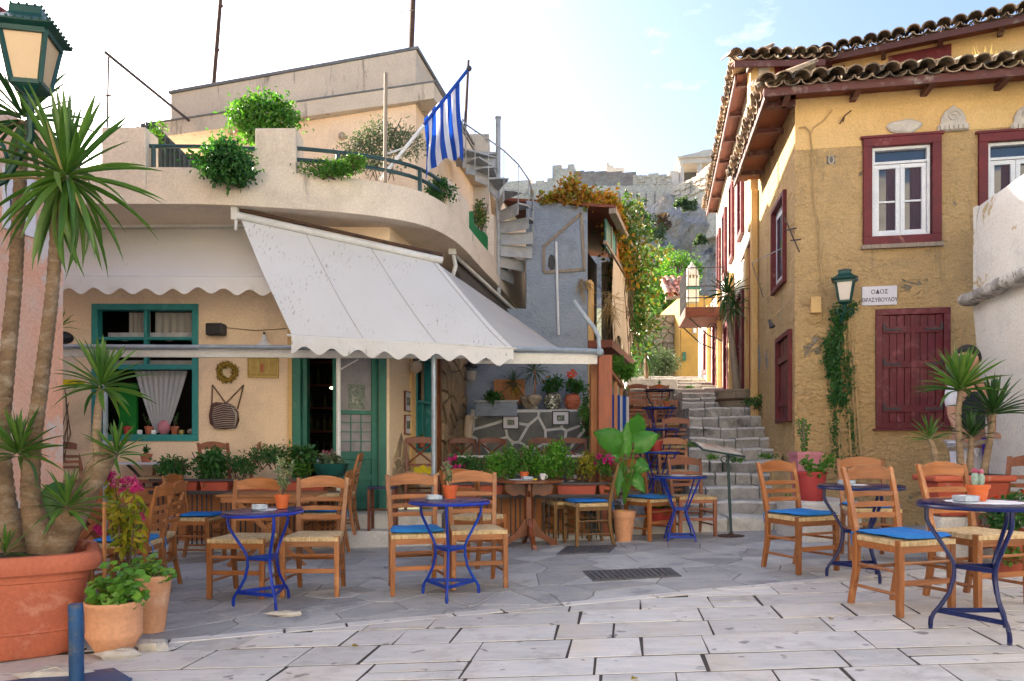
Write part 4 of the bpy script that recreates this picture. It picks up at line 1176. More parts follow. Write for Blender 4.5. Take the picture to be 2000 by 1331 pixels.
# upper storey
UA = (-5.75, 12.95); UB = (-1.44, 11.5)
up = Plane(UA, (UB[0] - UA[0], UB[1] - UA[1])); UL = math.hypot(UB[0] - UA[0], UB[1] - UA[1])
us_ = Plane(UB, (.183, 1))
def extr(poly, z0, z1, name, m, mb=None):
    mb = mb or MB(); mb.prism(ccw(poly), lambda u, v, w: (u, v, w), z0, z1); return mb.build(name, m, cafe)
def ring_poly(o, dp=6.2, ul=0.0):
    a = up.f(-o - ul, 0, o); b = up.f(UL + o * .6, 0, o); b = Vector((UB[0] + o * 1.2, UB[1] - o * .75, 0)); c = us_.f(dp, 0, o); d = up.f(-o - ul, 0, -6)
    return [(a.x, a.y), (b.x, b.y), (c.x, c.y), (d.x, d.y)]
wp = up.f(1.15, 0, 0)
wallp = [(wp.x, wp.y), UB, (us_.f(6, 0).x, us_.f(6, 0).y), (up.f(1.15, 0, -6).x, up.f(1.15, 0, -6).y)]
extr(wallp, ZB + .16, 6.16, 'upper_wall', M['cream'])
extr(ring_poly(.24, 6.2, .12), 6.165, 6.40, 'roof_slab', M['roofcream'])
extr(ring_poly(.0), 6.405, 6.97, 'roof_parapet', M['roofcream'])
extr(ring_poly(.03), 6.975, 7.02, 'roof_coping', M['darkstone'])
extr(ring_poly(.26, 6.2, .12), 6.402, 6.425, 'slab_coping', M['darkstone'])
c = up.f(UL - 1.25, Z(262, 11.8), .02)
MB().ball(c, .06, 10, 6).build('wall_lamp', M['pot_cream'], cafe, smooth=True)
# dark window and awning bar low in the upper wall
MB().pbox(up, 1.9, UL - 1.2, ZB + .2, 4.75, 0.0, .02).build('window', M['interior_wall'], cafe)
MB().pbox(up, 1.8, UL - 1.1, 4.76, 4.84, 0.0, .12).build('lintel', M['steelgrey'], cafe)
MB().bx(-3.3, -2.0, 14.0, 17.0, 6.5, 8.0).build('rear_block', M['roofcream'], cafe)  # hidden block added to keep sun off the white wall's top
# rear block seen past the flag
mb = MB(); mb.bx(-1.1, -.45, 15.2, 18.3, ZB + .16, Z(262, 15.2)); mb.build('rear_block', M['roofcream'], cafe)
mb = MB(); mb.bx(-.95, -.1, 16.5, 18.4, .0, 3.71); mb.build('rear_block', M['roofcream'], cafe)
mb = MB(); mb.bx(-.3, .34, 16.7, 18.2, ZB + .17, Z(430, 16.7)); mb.build('rear_block', M['cream'], cafe)
# corrugated shed on the terrace left
sh = thing('shed', 'dark corrugated lean-to on the balcony behind the left railing', 'shed', (-5.2, 11, 4))
mb = MB()
def shed(u, v):
    px = 252 + (385 - 252) * u; top = 236 + abs(u - .33) * (130 if u > .33 else 60)
    y = 11.2 + .04 * math.sin(u * 90)
    return (X(px, 11.2), y, Z(330, 11.2) + (Z(top, 11.2) - Z(330, 11.2)) * v)
mb.sheet(shed, 80, 2, (0, .05, 0)); mb.build('corrugated_sheet', M['corrug'], sh)
MB().bx(X(262, 11.3), X(385, 11.3), 11.32, 12.4, ZB + .17, Z(300, 11.3)).build('body', M['interior_wall'], sh)
# pergola pole
pg = thing('sloping_pole', 'thin metal frame with a sloping bar left of the roof', 'metal frame', W(212, 330, 11))
MB().tube([W(205, 102, 11), W(372, 238, 12.6)], .022, 6).build('bar', M['darkmetal'], pg)
MB().tube([W(212, 112, 11), W(208, 330, 11)], .012, 6).build('post', M['rust'], pg)
MB().tube([W(205, 188, 11.05), W(218, 186, 11.05)], .012, 6).build('bracket', M['rust'], pg)
# masts
def mast(label, a, b, r):
    t_ = thing('mast', label, 'mast', a); MB().tube([a, Vector(a).lerp(Vector(b), .5), b], [r, r, r * .8], 7).build('tube', M['rust'], t_, smooth=True); return t_
mt = mast('leaning rusty mast on the left end of the flat roof', W(417, 168, 12.7), W(434, -40, 12.7), .035)
for py in (12, 98): MB().box(W(431 if py < 50 else 424, py, 12.68), (.07, .03, .04)).build('clamp', M['rust'], mt)
mt = mast('rusty mast at the right corner of the flat roof', W(803, 95, 11.9), W(809, -60, 11.9), .045)
MB().tube([W(808, 20, 11.85), W(760, 26, 11.9), W(640, 70, 12.2)], .005, 4).build('wire', M['steelgrey'], mt)
MB().tube([W(812, 30, 11.85), W(850, 100, 12), W(872, 155, 12.6)], .005, 4).build('wire', M['steelgrey'], mt)
mt = mast('thin dark mast standing behind the flag', W(906, 300, 14.5), W(915, 118, 14.5), .03)
# flag
FG = thing('flag', 'blue and white striped flag hanging from a slanting pole', 'flag', W(790, 300, 9.3))
pA = W(742, 352, 9.35); pB = W(916, 134, 9.1)
MB().tube([pA, pA.lerp(pB, .5), pA.lerp(pB, .50001)], [.024, .022, .022], 8).build('pole', M['paint_white'], FG, smooth=True)
MB().tube([pA.lerp(pB, .5), pB], .020, 8).build('pole_sleeve', M['flag_blue'], FG, smooth=True)
MB().ball(pB, .035).build('finial', M['darkmetal'], FG, smooth=True)
MB().tube([pA.lerp(pB, .30), W(757, 300, edge_pt(752)[1])], .012, 6).build('tie', M['white_metal'], FG)
cols_top = [W(828, 232, 9.25), W(846, 212, 9.24), W(862, 195, 9.22), W(878, 180, 9.2), W(898, 160, 9.15)]
cols_bot = [W(834, 352, 9.2), W(845, 328, 9.3), W(868, 312, 9.15), W(888, 310, 9.3), W(903, 314, 9.15)]
def lerpl(Pl, t_):
    t_ *= len(Pl) - 1; i = min(int(t_), len(Pl) - 2); return Pl[i].lerp(Pl[i + 1], t_ - i)
def flagf(u, v):
    p = lerpl(cols_top, u).lerp(lerpl(cols_bot, u), v)
    return p + Vector((.02 * math.sin(v * 5 + u * 4) * v, (.06 * math.sin(u * 17 + v * 2.5) + .05 * mnoise.noise(Vector((u * 5, v * 3, 1)))) * min(1, v * 2.5 + .15), 0))
mb = MB(); mb.grid(flagf, 54, 24, matfn=lambda i, j: (i // 6) % 2)
mb.build('cloth', [M['flag_blue'], M['flag_white']], FG, smooth=2)

# --- spiral stair
sp = thing('spiral_staircase', 'grey metal spiral staircase climbing from the balcony to the roof', 'spiral staircase', (X(972, 13), 13, 3.9))
cx, cy = X(973, 13.0), 13.0
MB().tube([(cx, cy, 3.0), (cx, cy, Z(232, 13))], .045, 10).build('column', M['steelgrey'], sp, smooth=True)
MB().lathe([(.055, 0), (.055, .03)], (cx, cy, Z(232, 13)), 10).build('column_cap', M['steelgrey'], sp)
N = 11; rp = []
for k in range(N):
    z = 4.08 + k * .185; a0 = R(64 - k * 24); a1 = a0 + R(32); rad = .60
    v = [(cx, cy, z), (cx + math.cos(a0) * rad, cy + math.sin(a0) * rad, z), (cx + math.cos((a0 + a1) / 2) * rad * 1.03, cy + math.sin((a0 + a1) / 2) * rad * 1.03, z), (cx + math.cos(a1) * rad, cy + math.sin(a1) * rad, z)]
    mb = MB(); mb.add(v + [(p[0], p[1], p[2] - .025) for p in v], [(0, 1, 2, 3), (7, 6, 5, 4), (0, 4, 5, 1), (1, 5, 6, 2), (2, 6, 7, 3), (3, 7, 4, 0)])
    # riser plate
    p1 = Vector((cx, cy, z - .2)); p2 = Vector((cx + math.cos(a0) * rad, cy + math.sin(a0) * rad, z - .2))
    mb.beam(p1 + Vector((0, 0, .088)), p2 + Vector((0, 0, .088)), .012, .17)
    mb.build('tread', M['steelgrey'], sp)
    e = Vector((cx + math.cos(a0) * rad, cy + math.sin(a0) * rad, z))
    if k > 1:
        MB().tube([e + Vector((0, 0, -.02)), e + Vector((0, 0, .62))], .008, 5).build('baluster', M['steelgrey'], sp)
        rp.append(e + Vector((0, 0, .62)))
MB().tube(rp, .014, 6).build('handrail', M['steelgrey'], sp, smooth=True)
MB().bx(cx - .75, cx, cy + .0, cy + .6, 5.98, 6.02).build('landing', M['steelgrey'], sp)

# ================================================================ AWNINGS
def scallop(fn_top, drop, n, per, amp, m, parent, name='valance', yoff=(0, -.0, 0)):
    """hanging wavy valance: fn_top(u) point on the lower bar"""
    mb = MB()
    def f(u, v):
        p = Vector(fn_top(u)); ph = u * per
        d = drop * (1 + .12 * mnoise.noise(Vector((u * 5, 8, 0)))) + amp * math.cos(ph * 2 * PI)
        q = p + Vector((0, -.012 - .03 * v * (mnoise.noise(Vector((u * 14, 3, v))) + .4 * math.sin(u * 31)) - .01 * v, -d * v))
        return q
    mb.grid(f, n, 5); return mb.build(name, m, parent, smooth=2)
def awn_sheet(A, B, C, D, sag, nu=30, nv=16):
    """A top left, B top right, C bottom right, D bottom left"""
    def f(u, v):
        p = Vector(A).lerp(Vector(B), u).lerp(Vector(D).lerp(Vector(C), u), v)
        p.z -= sag * 4 * v * (1 - v) + (.008 * math.sin(u * 17 + v * 5) + .010 * mnoise.noise(Vector((u * 9, v * 2.5, 1)))) * math.sin(v * 2.6) + .004 * abs(math.sin(u * 12)) ** 8
        return p
    return f
# left drop awning
aw = thing('awning', 'white drop awning with scalloped hem over the teal window', 'awning', W(300, 450, 9.3))
A, B = W(60, 446, 9.36), W(545, 444, 9.36); D, C = W(60, 540, 8.75), W(545, 542, 8.75)
mb = MB(); mb.grid(awn_sheet(A, B, C, D, .03), 30, 12); mb.build('canopy', M['awning2'], aw, smooth=2)
scallop(lambda u: D.lerp(C, u), .17, 160, 9.6, .035, M['awning2'], aw)
MB().tube([A + Vector((0, -.04, .02)), B + Vector((0, -.04, .02))], .035, 8).build('roller', M['white_metal'], aw, smooth=True)
MB().tube([D, C], .012, 6).build('front_bar', M['white_metal'], aw)
# main awning
aw = thing('awning', 'large stained white awning stretched out over the green door', 'awning', W(700, 500, 9.5))
A, B = W(471, 430, 8.66), W(856, 514, 9.45); D, C = W(570, 655, 8.0), W(1003, 681, 8.5)
mb = MB(); mb.grid(awn_sheet(A, B, C, D, .03, 40, 20), 44, 24); mb.build('canopy', M['awning'], aw, smooth=2)
scallop(lambda u: D.lerp(C, u), .155, 200, 8.6, .038, M['awning'], aw)
MB().tube([D - Vector((.05, 0, 0)), C + Vector((.03, 0, 0))], .014, 6).build('front_bar', M['white_metal'], aw)
fs_ = awn_sheet(A, B, C, D, .03)
for u_ in (.31, .64, .97): MB().tube([fs_(u_, k / 24) + Vector((0, -.004, .004)) for k in range(25)], .0045, 4).build('seam', M['awning_old'], aw)
tl = (B - A).normalized()
MB().tube([A - tl * .05 + Vector((0, 0, .04)), B + tl * .05 + Vector((0, 0, .04))], .045, 10).build('roller', M['white_metal'], aw, smooth=True)
MB().tube([A - tl * .05 + Vector((0, .03, .12)), B + tl * .05 + Vector((0, .03, .12))], .022, 6).build('top_rail', M['rust'], aw)
MB().box(A + Vector((-.06, -.02, .06)), (.07, .08, .14)).build('bracket', M['white_metal'], aw)
MB().tube([A + Vector((-.05, -.03, 0)), A + Vector((-.05, -.03, -.12))], .018, 6).build('crank', M['white_metal'], aw)
# side awning along the alley
aw = thing('awning', 'grey-white sloping awning on the alley side of the cafe', 'awning', W(1000, 600, 10.5))
A2 = W(857, 517, 9.44); B2 = W(1046, 648, 13.0); C2 = W(1103, 685, 9.0); D2 = W(1000, 682, 8.62)
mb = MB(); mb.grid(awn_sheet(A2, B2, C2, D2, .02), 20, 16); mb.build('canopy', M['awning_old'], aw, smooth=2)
MB().tube([W(878, 490, 10.6), W(1052, 650, 15.0)], .03, 8).build('roller', M['white_metal'], aw, smooth=True)
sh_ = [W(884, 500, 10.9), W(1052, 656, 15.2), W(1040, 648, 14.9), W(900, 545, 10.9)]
MB().add(sh_, [(0, 1, 2, 3)]).build('shade_sheet', M['interior_wall'], aw)  # dark sheet standing in for the shaded space under the awning housing
MB().box(W(884, 492, 10.5), (.10, .14, .10)).build('bracket', M['white_metal'], aw)
MB().tube([W(886, 500, 10.45), W(890, 520, 10.4), W(884, 540, 10.4)], .03, 6).build('crank', M['white_metal'], aw)
# awning frame: beam with gutter pipe and its posts
bmn = thing('metal_frame', 'pale metal beam and galvanised pipe carried on thin posts in front of the cafe', 'metal frame', W(800, 690, 8.7))
z0b, z1b = Z(702, 8.5), Z(688, 8.5)
pL = W(96, 690, 8.55); pM = W(1000, 700, 8.66); pR = W(1168, 700, 8.8)
MB().beam(pL, W(985, 694, 8.66), .05, .085).build('beam', M['white_metal'], bmn, bevel=.005)
MB().beam(W(930, 699, 8.70), W(1166, 700, 8.78), .05, .115).build('fascia', M['white_metal'], bmn, bevel=.006)
MB().beam(W(930, 708, 8.66), W(1166, 709, 8.74), .03, .03).build('fascia', M['white_metal'], bmn)
MB().tube([W(96, 677, 8.5), W(600, 679, 8.5), W(985, 681, 8.62), W(1170, 686, 8.7)], .026, 8).build('pipe', M['galv'], bmn, smooth=True)
MB().tube([W(1120, 588, 8.75), W(1138, 612, 8.75), W(1160, 640, 8.72), W(1169, 658, 8.72), W(1171, 690, 8.72)], .024, 8).build('pipe', M['galv'], bmn, smooth=True)
MB().ball(W(1171, 688, 8.68), .05, 8, 6).build('joint', M['galv'], bmn)
for px, Yp, zb, l in ((661, 8.62, G(-1.9), 'post'), (847, 8.45, .0, 'post')):
    MB().tube([(X(px, Yp), Yp, zb), (X(px, Yp), Yp, 2.14)], .026, 8).build('post', M['galv'] if px > 700 else M['white_metal'], bmn, smooth=True)
xg = X(206, 8.6)
MB().tube([(xg, 8.6, .1), (xg, 8.6, 2.0)], .026, 8).build('post', M['galv'], bmn, smooth=True)
MB().tube([W(665, 722, 8.6), W(700, 702, 8.7)], .008, 5).build('tie', M['white_metal'], bmn)

# timber post at the stair corner, in two pieces, and the rail behind it
tp = thing('timber_post', 'thick red-brown timber posts carrying the right end of the awning beam', 'post', (X(1180, 8.9), 8.9, 0))
MB().bx(X(1169, 8.8), X(1196, 8.8), 8.8, 8.95, .0, Z(693, 8.8)).build('front_post', M['post_wood'], tp, bevel=.008)
MB().bx(X(1151, 9.25), X(1185, 9.25), 9.05, 9.25, .0, Z(712, 9.1)).build('rear_post', M['post_wood2'], tp, bevel=.008)
rl = thing('stair_railing', 'wooden handrail with blue and white cloths behind the timber post', 'railing', (X(1200, 10), 10, .5))
MB().beam((X(1188, 9.4), 9.4, Z(722, 9.4)), (X(1217, 11.4), 11.4, Z(757, 11.4) + .0), .05, .05).build('handrail', M['post_wood2'], rl)
for k in range(3):
    Y = 9.6 + k * .8; x = X(1192 + k * 11, Y)
    MB().bx(x - .022, x + .022, Y, Y + .045, 0, Z(728 + k * 12, Y)).build('baluster', M['post_wood2'], rl)
tw_ = thing('towel', 'blue and white cloth hung on the stair railing', 'cloth', (X(1205, 10.2), 10.2, 1))
mb = MB(); mb.grid(lambda u, v: (X(1195 + 25 * u, 10.6 + u), 10.6 + u * .6 + .03 * math.sin(u * 30), Z(770 + v * 110, 10.6)), 18, 6, matfn=lambda i, j: 1 if (i // 3) % 2 else 0)
mb.build('cloth', [M['flag_blue'], M['curtain']], tw_, smooth=2)

# ================================================================ CAFE TERRACE
ter = struct('cafe_terrace', (-3, 9, 0))
MB().bx(-6.4, X(672, 8.95), 8.95, 9.62, -.25, .249).build('floor', M['white_step'], ter)
MB().bx(X(672, 8.95) + .001, X(862, 8.95), 9.0, 9.62, -.25, .248).build('step_block', M['white_step'], ter, bevel=.012)
MB().bx(X(668, 8.7), X(864, 8.7), 8.7, 8.999, -.25, .075).build('step_block', M['white_step'], ter, bevel=.012)
MB().bx(X(862, 8.95) + .001, 1.25, 9.0, 13.4, -.25, .25).build('floor', M['darkstone'], ter)
MB().bx(-6.4, X(672, 8.8), 8.72, 8.949, -.25, Z(1060, 8.75)).build('plinth', M['white_step'], ter, bevel=.01)
MB().bx(X(864, 8.8), X(1205, 8.8), 8.80, 8.999, -.25, Z(1045, 8.8)).build('plinth', M['white_step'], ter, bevel=.01)
MB().bx(X(868, 8.9), X(1150, 8.9), 8.95, 8.999, Z(1045, 8.8) + .001, .62).build('orange_wall', M['rail_orange'], ter)
MB().bx(-5.6, X(668, 8.9), 8.90, 8.949, Z(1060, 8.75) + .001, .55).build('orange_wall', M['rail_orange'], ter)
def planter_fence(px0, px1, Y, ztop, zbot, label, n):
    x0, x1 = X(px0, Y), X(px1, Y)
    t_ = thing('planter_fence', label, 'fence', (x0, Y, zbot))
    MB().bx(x0, x1, Y - .11, Y + .11, ztop - .16, ztop - .145).build('shelf', M['darkmetal'], t_)
    for zz in (ztop, ztop - .13): MB().bx(x0, x1, Y - .125, Y - .11, zz - .012, zz + .012).build('rail', M['darkmetal'], t_)
    first = None
    for k in range(n):
        if k % 7 in (5,): continue
        x = x0 + .05 + (x1 - x0 - .1) * k / (n - 1)
        if not first: first = MB().tube([(x, Y, zbot), (x, Y, ztop - .15)], .009, 5).build('bar', M['darkmetal'], t_); xf = x
        else: inst(first, 'bar', t_, first.location + Vector((x - xf, 0, 0)), world=False)
    return t_
planter_fence(300, 668, 8.6, Z(937, 8.6), -.06, 'dark metal fence with shelves of planters left of the cafe steps', 38)
planter_fence(868, 1192, 8.62, Z(944, 8.62), -.0, 'dark metal fence with shelves of planters right of the cafe steps', 34)

# ================================================================ terrace back: crazy stone wall, grey house
cz = thing('stone_wall', 'low wall of dark irregular stones with white joints behind the terrace chairs', 'wall', (.2, 12.6, .25))
CP = Plane((X(920, 12.6), 12.6), (1, 0)); cw = X(1160, 12.6) - X(920, 12.6)
ztw = Z(800, 12.6)
MB().pbox(CP, 0, cw, .25, ztw, -.45, -.012).build('backing', M['whitejoint'], cz)
bn = [(0.02, .26), (cw - .02, .26), (cw - .02, ztw - .03), (cw * .36, ztw - .05), (.02, ztw - .16)]
for c in voronoi(jitter_pts(0, cw, .26, ztw, .40, .28, 1.1, random.Random(4)), bn, .045, 1.4):
    MB().prism(c, CP.f, -.02, .004, .008).build('stone', M['darkstone'], cz)
bxp = thing('planter_box', 'grey plastered planter box at the back left of the terrace', 'planter', (X(970, 12.8), 12.8, 1.5))
MB().bx(X(928, 12.55), X(1010, 12.55), 12.45, 12.95, ztw - .12, Z(786, 12.5)).build('box', M['bluegrey'], bxp, bevel=.02)
MB().bx(X(926, 12.55), X(1013, 12.55), 12.43, 12.97, Z(786, 12.5), Z(786, 12.5) + .03).build('rim', M['steelgrey'], bxp)
BG = thing('house', 'narrow blue-grey plastered house with peeled patches and a broken gable', 'house', (.8, 13.2, 0))
bx0, bx1 = .246, 1.30
GP = Plane((bx0 - 1.2, 13.2), (1, 0))
uu0 = 0; uuc = bx1 - (bx0 - 1.2)
zr0 = Z(392, 13.2); zr1 = Z(402, 13.2)
GPs = Plane((bx1, 13.2), (.28, 1))
mb = MB()
mb.prism(ccw([(1.2, .0), (uuc, .0), (uuc, zr1), (1.2, zr0)]), GP.f, -.3, 0); mb.build('front_wall', M['bluegrey'], BG)
MB().pbox(GP, -.3, 1.199, .0, 3.4, -.3, -.001).build('front_wall', M['bluegrey'], BG)
# gable outline of timber strips on the front
def strip(a, b, w=.05, m='grey_wood', name='timber', pl=GP, dep=.03, par=None):
    pa = pl.hit(*a); pb = pl.hit(*b); A = pl.f(pa[0], pa[1], dep / 2); B = pl.f(pb[0], pb[1], dep / 2)
    nrm = Vector((pl.n[0], pl.n[1], 0))
    return MB().beam(A, B, dep, w, up=(B - A).cross(nrm)).build(name, M[m], par or BG)
strip((1062, 482), (1134, 418)); strip((1062, 482), (1062, 532)); strip((1062, 533), (1140, 527)); strip((1135, 416), (1141, 530), .05)
hole = [GP.hit(*p) for p in ((1071, 505), (1075, 497), (1082, 500), (1085, 512), (1083, 526), (1076, 529), (1070, 520))]
MB().prism(ccw(hole), GP.f, .001, .004).build('broken_pane', M['black'], BG)
MB().tube([GP.f(*GP.hit(1086, 474), .04), GP.f(*GP.hit(1088, 560), .04), GP.f(*GP.hit(1091, 655), .04)], .022, 7).build('pipe', M['paint_white'], BG, smooth=True)
# side towards the alley
u17 = 3.9
MB().pbox(GPs, .0, u17, 0, 2.3, -.3, -.002).build('side_wall', M['bluegrey'], BG)
MB().pbox(GPs, u17 - .5, u17, 2.301, 5.0, -.3, -.002).build('side_wall', M['roofcream'], BG)
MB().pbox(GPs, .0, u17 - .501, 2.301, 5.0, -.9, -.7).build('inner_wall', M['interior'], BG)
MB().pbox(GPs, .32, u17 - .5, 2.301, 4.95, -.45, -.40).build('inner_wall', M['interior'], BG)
MB().pbox(GPs, 0.02, .30, .3, 3.9, .0, .06).build('corner_post', M['yellow_smooth'], BG, bevel=.01)
MB().pbox(GPs, u17 - .25, u17 + .05, .9, 4.9, .0, .10).build('corner_post', M['alley_white'], BG, bevel=.01)
dd = MB(); frame(dd, GPs, 1.2, 2.2, 1.0, 2.6, .08, .0, .05); dd.build('door_frame', M['table_wood'], BG)
MB().pbox(GPs, 1.28, 2.12, 1.08, 2.52, -.02, .03).build('door', M['rail_orange'], BG)
# projecting upper band: plaster below, painted panels above
z_a, z_b, z_c = 3.55, 4.55, 5.0
mb = MB(); mb.grid(lambda u, v: GPs.f(.9 + 2.6 * u, 2.9 + (1.55) * v + (.25 * math.sin(u * 5)) * (1 - v), .32 - .03 * math.sin(v * 3)), 20, 6); mb.build('plaster_band', M['roofcream'], BG, smooth=True)
for k, (a, b) in enumerate(((.10, .62), (.70, 1.2), (1.28, 1.8), (1.88, 2.4), (2.48, 3.1))):
    MB().pbox(GPs, a, b, z_b - .1 * (k == 0), z_c - .05, .28, .31).build('panel', [M['green_door'], M['turq'], M['rail_orange'], M['turq'], M['rail_orange']][k], BG)
    MB().pbox(GPs, b + .01, b + .07, z_b, z_c - .04, .27, .33).build('stud', M['grey_wood'], BG)
MB().pbox(GPs, .0, 3.4, z_b - .06, z_b - .001, .27, .33).build('rail', M['grey_wood'], BG)
MB().pbox(GPs, .0, 3.4, 2.72, 2.85, .0, .42).build('floor_beam', M['soffit'], BG)
MB().beam(GPs.f(-.15, z_c, .45), GPs.f(u17, z_c + .02, .45), .12, .09).build('eave_board', M['grey_wood'], BG)
# roof, sagging
mb = MB(); mb.sheet(lambda u, v: GPs.f(-.1 + 4.0 * u, 5.06 + .30 * v - .06 * math.sin(u * 4), .5 - 2.0 * v), 12, 6, (0, 0, .05)); mb.build('roof', M['soffit'], BG)
mb = MB()
for k in range(60):
    p = GPs.f(random.random() * .8, 3.3 + random.random() * .4, .35); mb.tube([p, p + rvec() * .3 + Vector((0, 0, -.15))], .004, 3)
for k in range(50):
    c_ = GP.f(*GP.hit(1130 + random.random() * 18, 545 + random.random() * 20), .05); mb.tube([c_, c_ + rvec() * .15 + Vector((0, -.02, -.15))], .004, 3)
mb.build('reed', M['straw'], BG)
# ================================================================ YELLOW HOUSE
YH = thing('yellow_house', 'yellow stuccoed house with maroon shutters and curved tile eaves', 'house', (3.5, 9.5, 0))
YP = Plane((3.5, 9.5), (5.2, -1)); YS = Plane((3.5, 9.5), (.17, 1), flip=True)
Zeave = 5.32
w1 = hit4(YP, 1690, 1832, 272, 474); w2 = hit4(YP, 1915, 2060, 262, 452); w3 = hit4(YP, 1713, 1852, 606, 834)
w2 = (w2[0], w2[1], w2[2], w2[3])
ULEN = 5.0
wall(YP, 0, ULEN, -.2, Zeave + .05, [w1, w2, w3], .3, M['yellow'], YH, 'front_wall')
# smoother band under the eaves, slightly proud
MB().pbox(YP, .001, w1[0] - .05, w1[3] - .05, Zeave - .001, -.1, .006).build('plaster_band', M['yellow_smooth'], YH)
MB().pbox(YP, w1[0] - .05, ULEN, w1[3] + .05, Zeave - .001, -.1, .006).build('plaster_band', M['yellow_smooth'], YH)
s1 = hit4(YS, 1536, 1512, 352, 560); s1 = (s1[0], s1[1], Z(552, 10.2), Z(385, 10.3))
s2 = hit4(YS, 1547, 1521, 650, 825); s2 = (s2[0], s2[1], Z(822, 10.1), Z(655, 10.1))
wall(YS, 0, 3.8, -.2, Zeave + .05, [s1, s2], .3, M['yellow'], YH, 'side_wall')
# bulging rock foot at the corner
mb = MB()
def foot(u, v):
    a = -2.2 + u * 4.4
    p = YP.f(max(0, a) * .5, 0, 0) if a > 0 else YS.f(-a * .95, 0, 0)
    h = (1.15 - .55 * abs(a + .6) / 2.2) * (.85 + .3 * mnoise.noise(Vector((a * 1.5, 3, 0))))
    z = -.2 + (h + .1) * v
    nrm = Vector((YP.n[0], YP.n[1], 0)) if a > .25 else (Vector((YS.n[0], YS.n[1], 0)) if a < -.25 else Vector((YP.n[0] + YS.n[0], YP.n[1] + YS.n[1], 0)).normalized())
    out_ = (.28 - .06 * abs(a)) * math.sqrt(max(0, 1 - v ** 2.2)) + mnoise.noise(Vector((a * 2.3, v * 3, 1))) * .07
    return p + nrm * (out_ + .01) + Vector((0, 0, z))
mb.grid(foot, 40, 12); mb.build('plinth', M['yellow'], YH, smooth=2)

def win_white(hole, pl, parent, name='window'):
    u0, u1, v0, v1 = hole
    f_ = MB(); t = .10
    frame(f_, pl, u0 - .03, u1 + .03, v0 - .02, v1 + .02, t, -.05, .045)
    fo = f_.build('window_frame', M['maroon_old'], parent, bevel=.006)
    MB().pbox(pl, u0 - .06, u1 + .06, v1 + .022, v1 + .05, -.05, .05).build('lintel', M['maroon_old'], fo)
    MB().pbox(pl, u0 - .05, u1 + .05, v0 - .07, v0 - .022, -.05, .06).build('sill', M['grey_wood'], fo)
    a0, a1, b0, b1 = u0 + .08, u1 - .08, v0 + .08, v1 - .08
    w = MB(); frame(w, pl, a0, a1, b0, b1, .035, -.12, -.02)
    zt_ = b1 - .20; w.pbox(pl, a0 + .035, a1 - .035, zt_, zt_ + .03, -.11, -.03)
    m_ = (a0 + a1) / 2
    for p, q in ((a0 + .035, m_), (m_, a1 - .035)):
        frame(w, pl, p + .002, q - .002, b0 + .035, zt_ - .004, .05, -.09, -.045)
        h_ = (b0 + zt_) / 2 - .02; w.pbox(pl, p + .052, q - .052, h_, h_ + .022, -.085, -.055)
    w.build('sash', M['paint_white'], fo, bevel=.003)
    MB().pbox(pl, a0 + .02, a1 - .02, b0 + .02, b1 - .02, -.082, -.078).build('pane', M['glass'], fo)
    return fo
f1 = win_white(w1, YP, YH); f2 = win_white(w2, YP, YH)
for h in (w1, w2):
    a, b = h[0] + .14, h[1] - .14
    for k in (0, 1):
        u_0 = a + (b - a) * (.22 + .5 * k); 
        curtain(YP, u_0, u_0 + .13, h[2] + .14, h[3] - .32, -.0745, 3, .003, M['curtain_purple'], YH)
# ground floor shutters
u0, u1, v0, v1 = w3
so = MB(); frame(so, YP, u0 - .02, u1 + .02, v0 - .02, v1 + .02, .075, -.06, .03)
SH = so.build('shutter_frame', M['maroon'], YH, bevel=.006)
MB().pbox(YP, u0 - .05, u1 + .07, v0 - .045, v0 - .021, -.05, .06).build('sill', M['maroon_old'], SH)
a0, a1, b0, b1 = u0 + .055, u1 - .055, v0 + .055, v1 - .055; m_ = (a0 + a1) / 2
MB().pbox(YP, a0, a1, b0, b1, -.10, -.06).build('backing', M['black'], SH)
for s_, (p, q) in enumerate(((a0, m_ - .003), (m_ + .003, a1))):
    pw = (q - p) / 4
    for k in range(4):
        MB().pbox(YP, p + k * pw + .003, p + (k + 1) * pw - .003, b0 + .003, b1 - .003, -.03, -.006 + .003 * (k % 2)).build('plank', M['maroon'], SH, bevel=.003)
    for hh in (b0 + .12, (b0 + b1) / 2 + .01, b1 - .22):
        MB().pbox(YP, p + .01, q - .01, hh, hh + .085, -.004, .016).build('batten', M['maroon'], SH, bevel=.004)
        iw = .20; ia = p + .01 if s_ == 0 else q - .01 - iw
        mb = MB().pbox(YP, ia, ia + iw, hh + .03, hh + .055, .017, .027)
        e = ia if s_ == 0 else ia + iw - .025
        mb.pbox(YP, e, e + .025, hh + (.056 if hh > 1.2 else -.06), hh + (.12 if hh > 1.2 else .029), .017, .027)
        mb.build('hinge', M['darkmetal'], SH)
MB().pbox(YP, m_ - .02, m_ + .02, b0 + .01, b1 - .01, -.002, .022).build('batten', M['maroon'], SH)
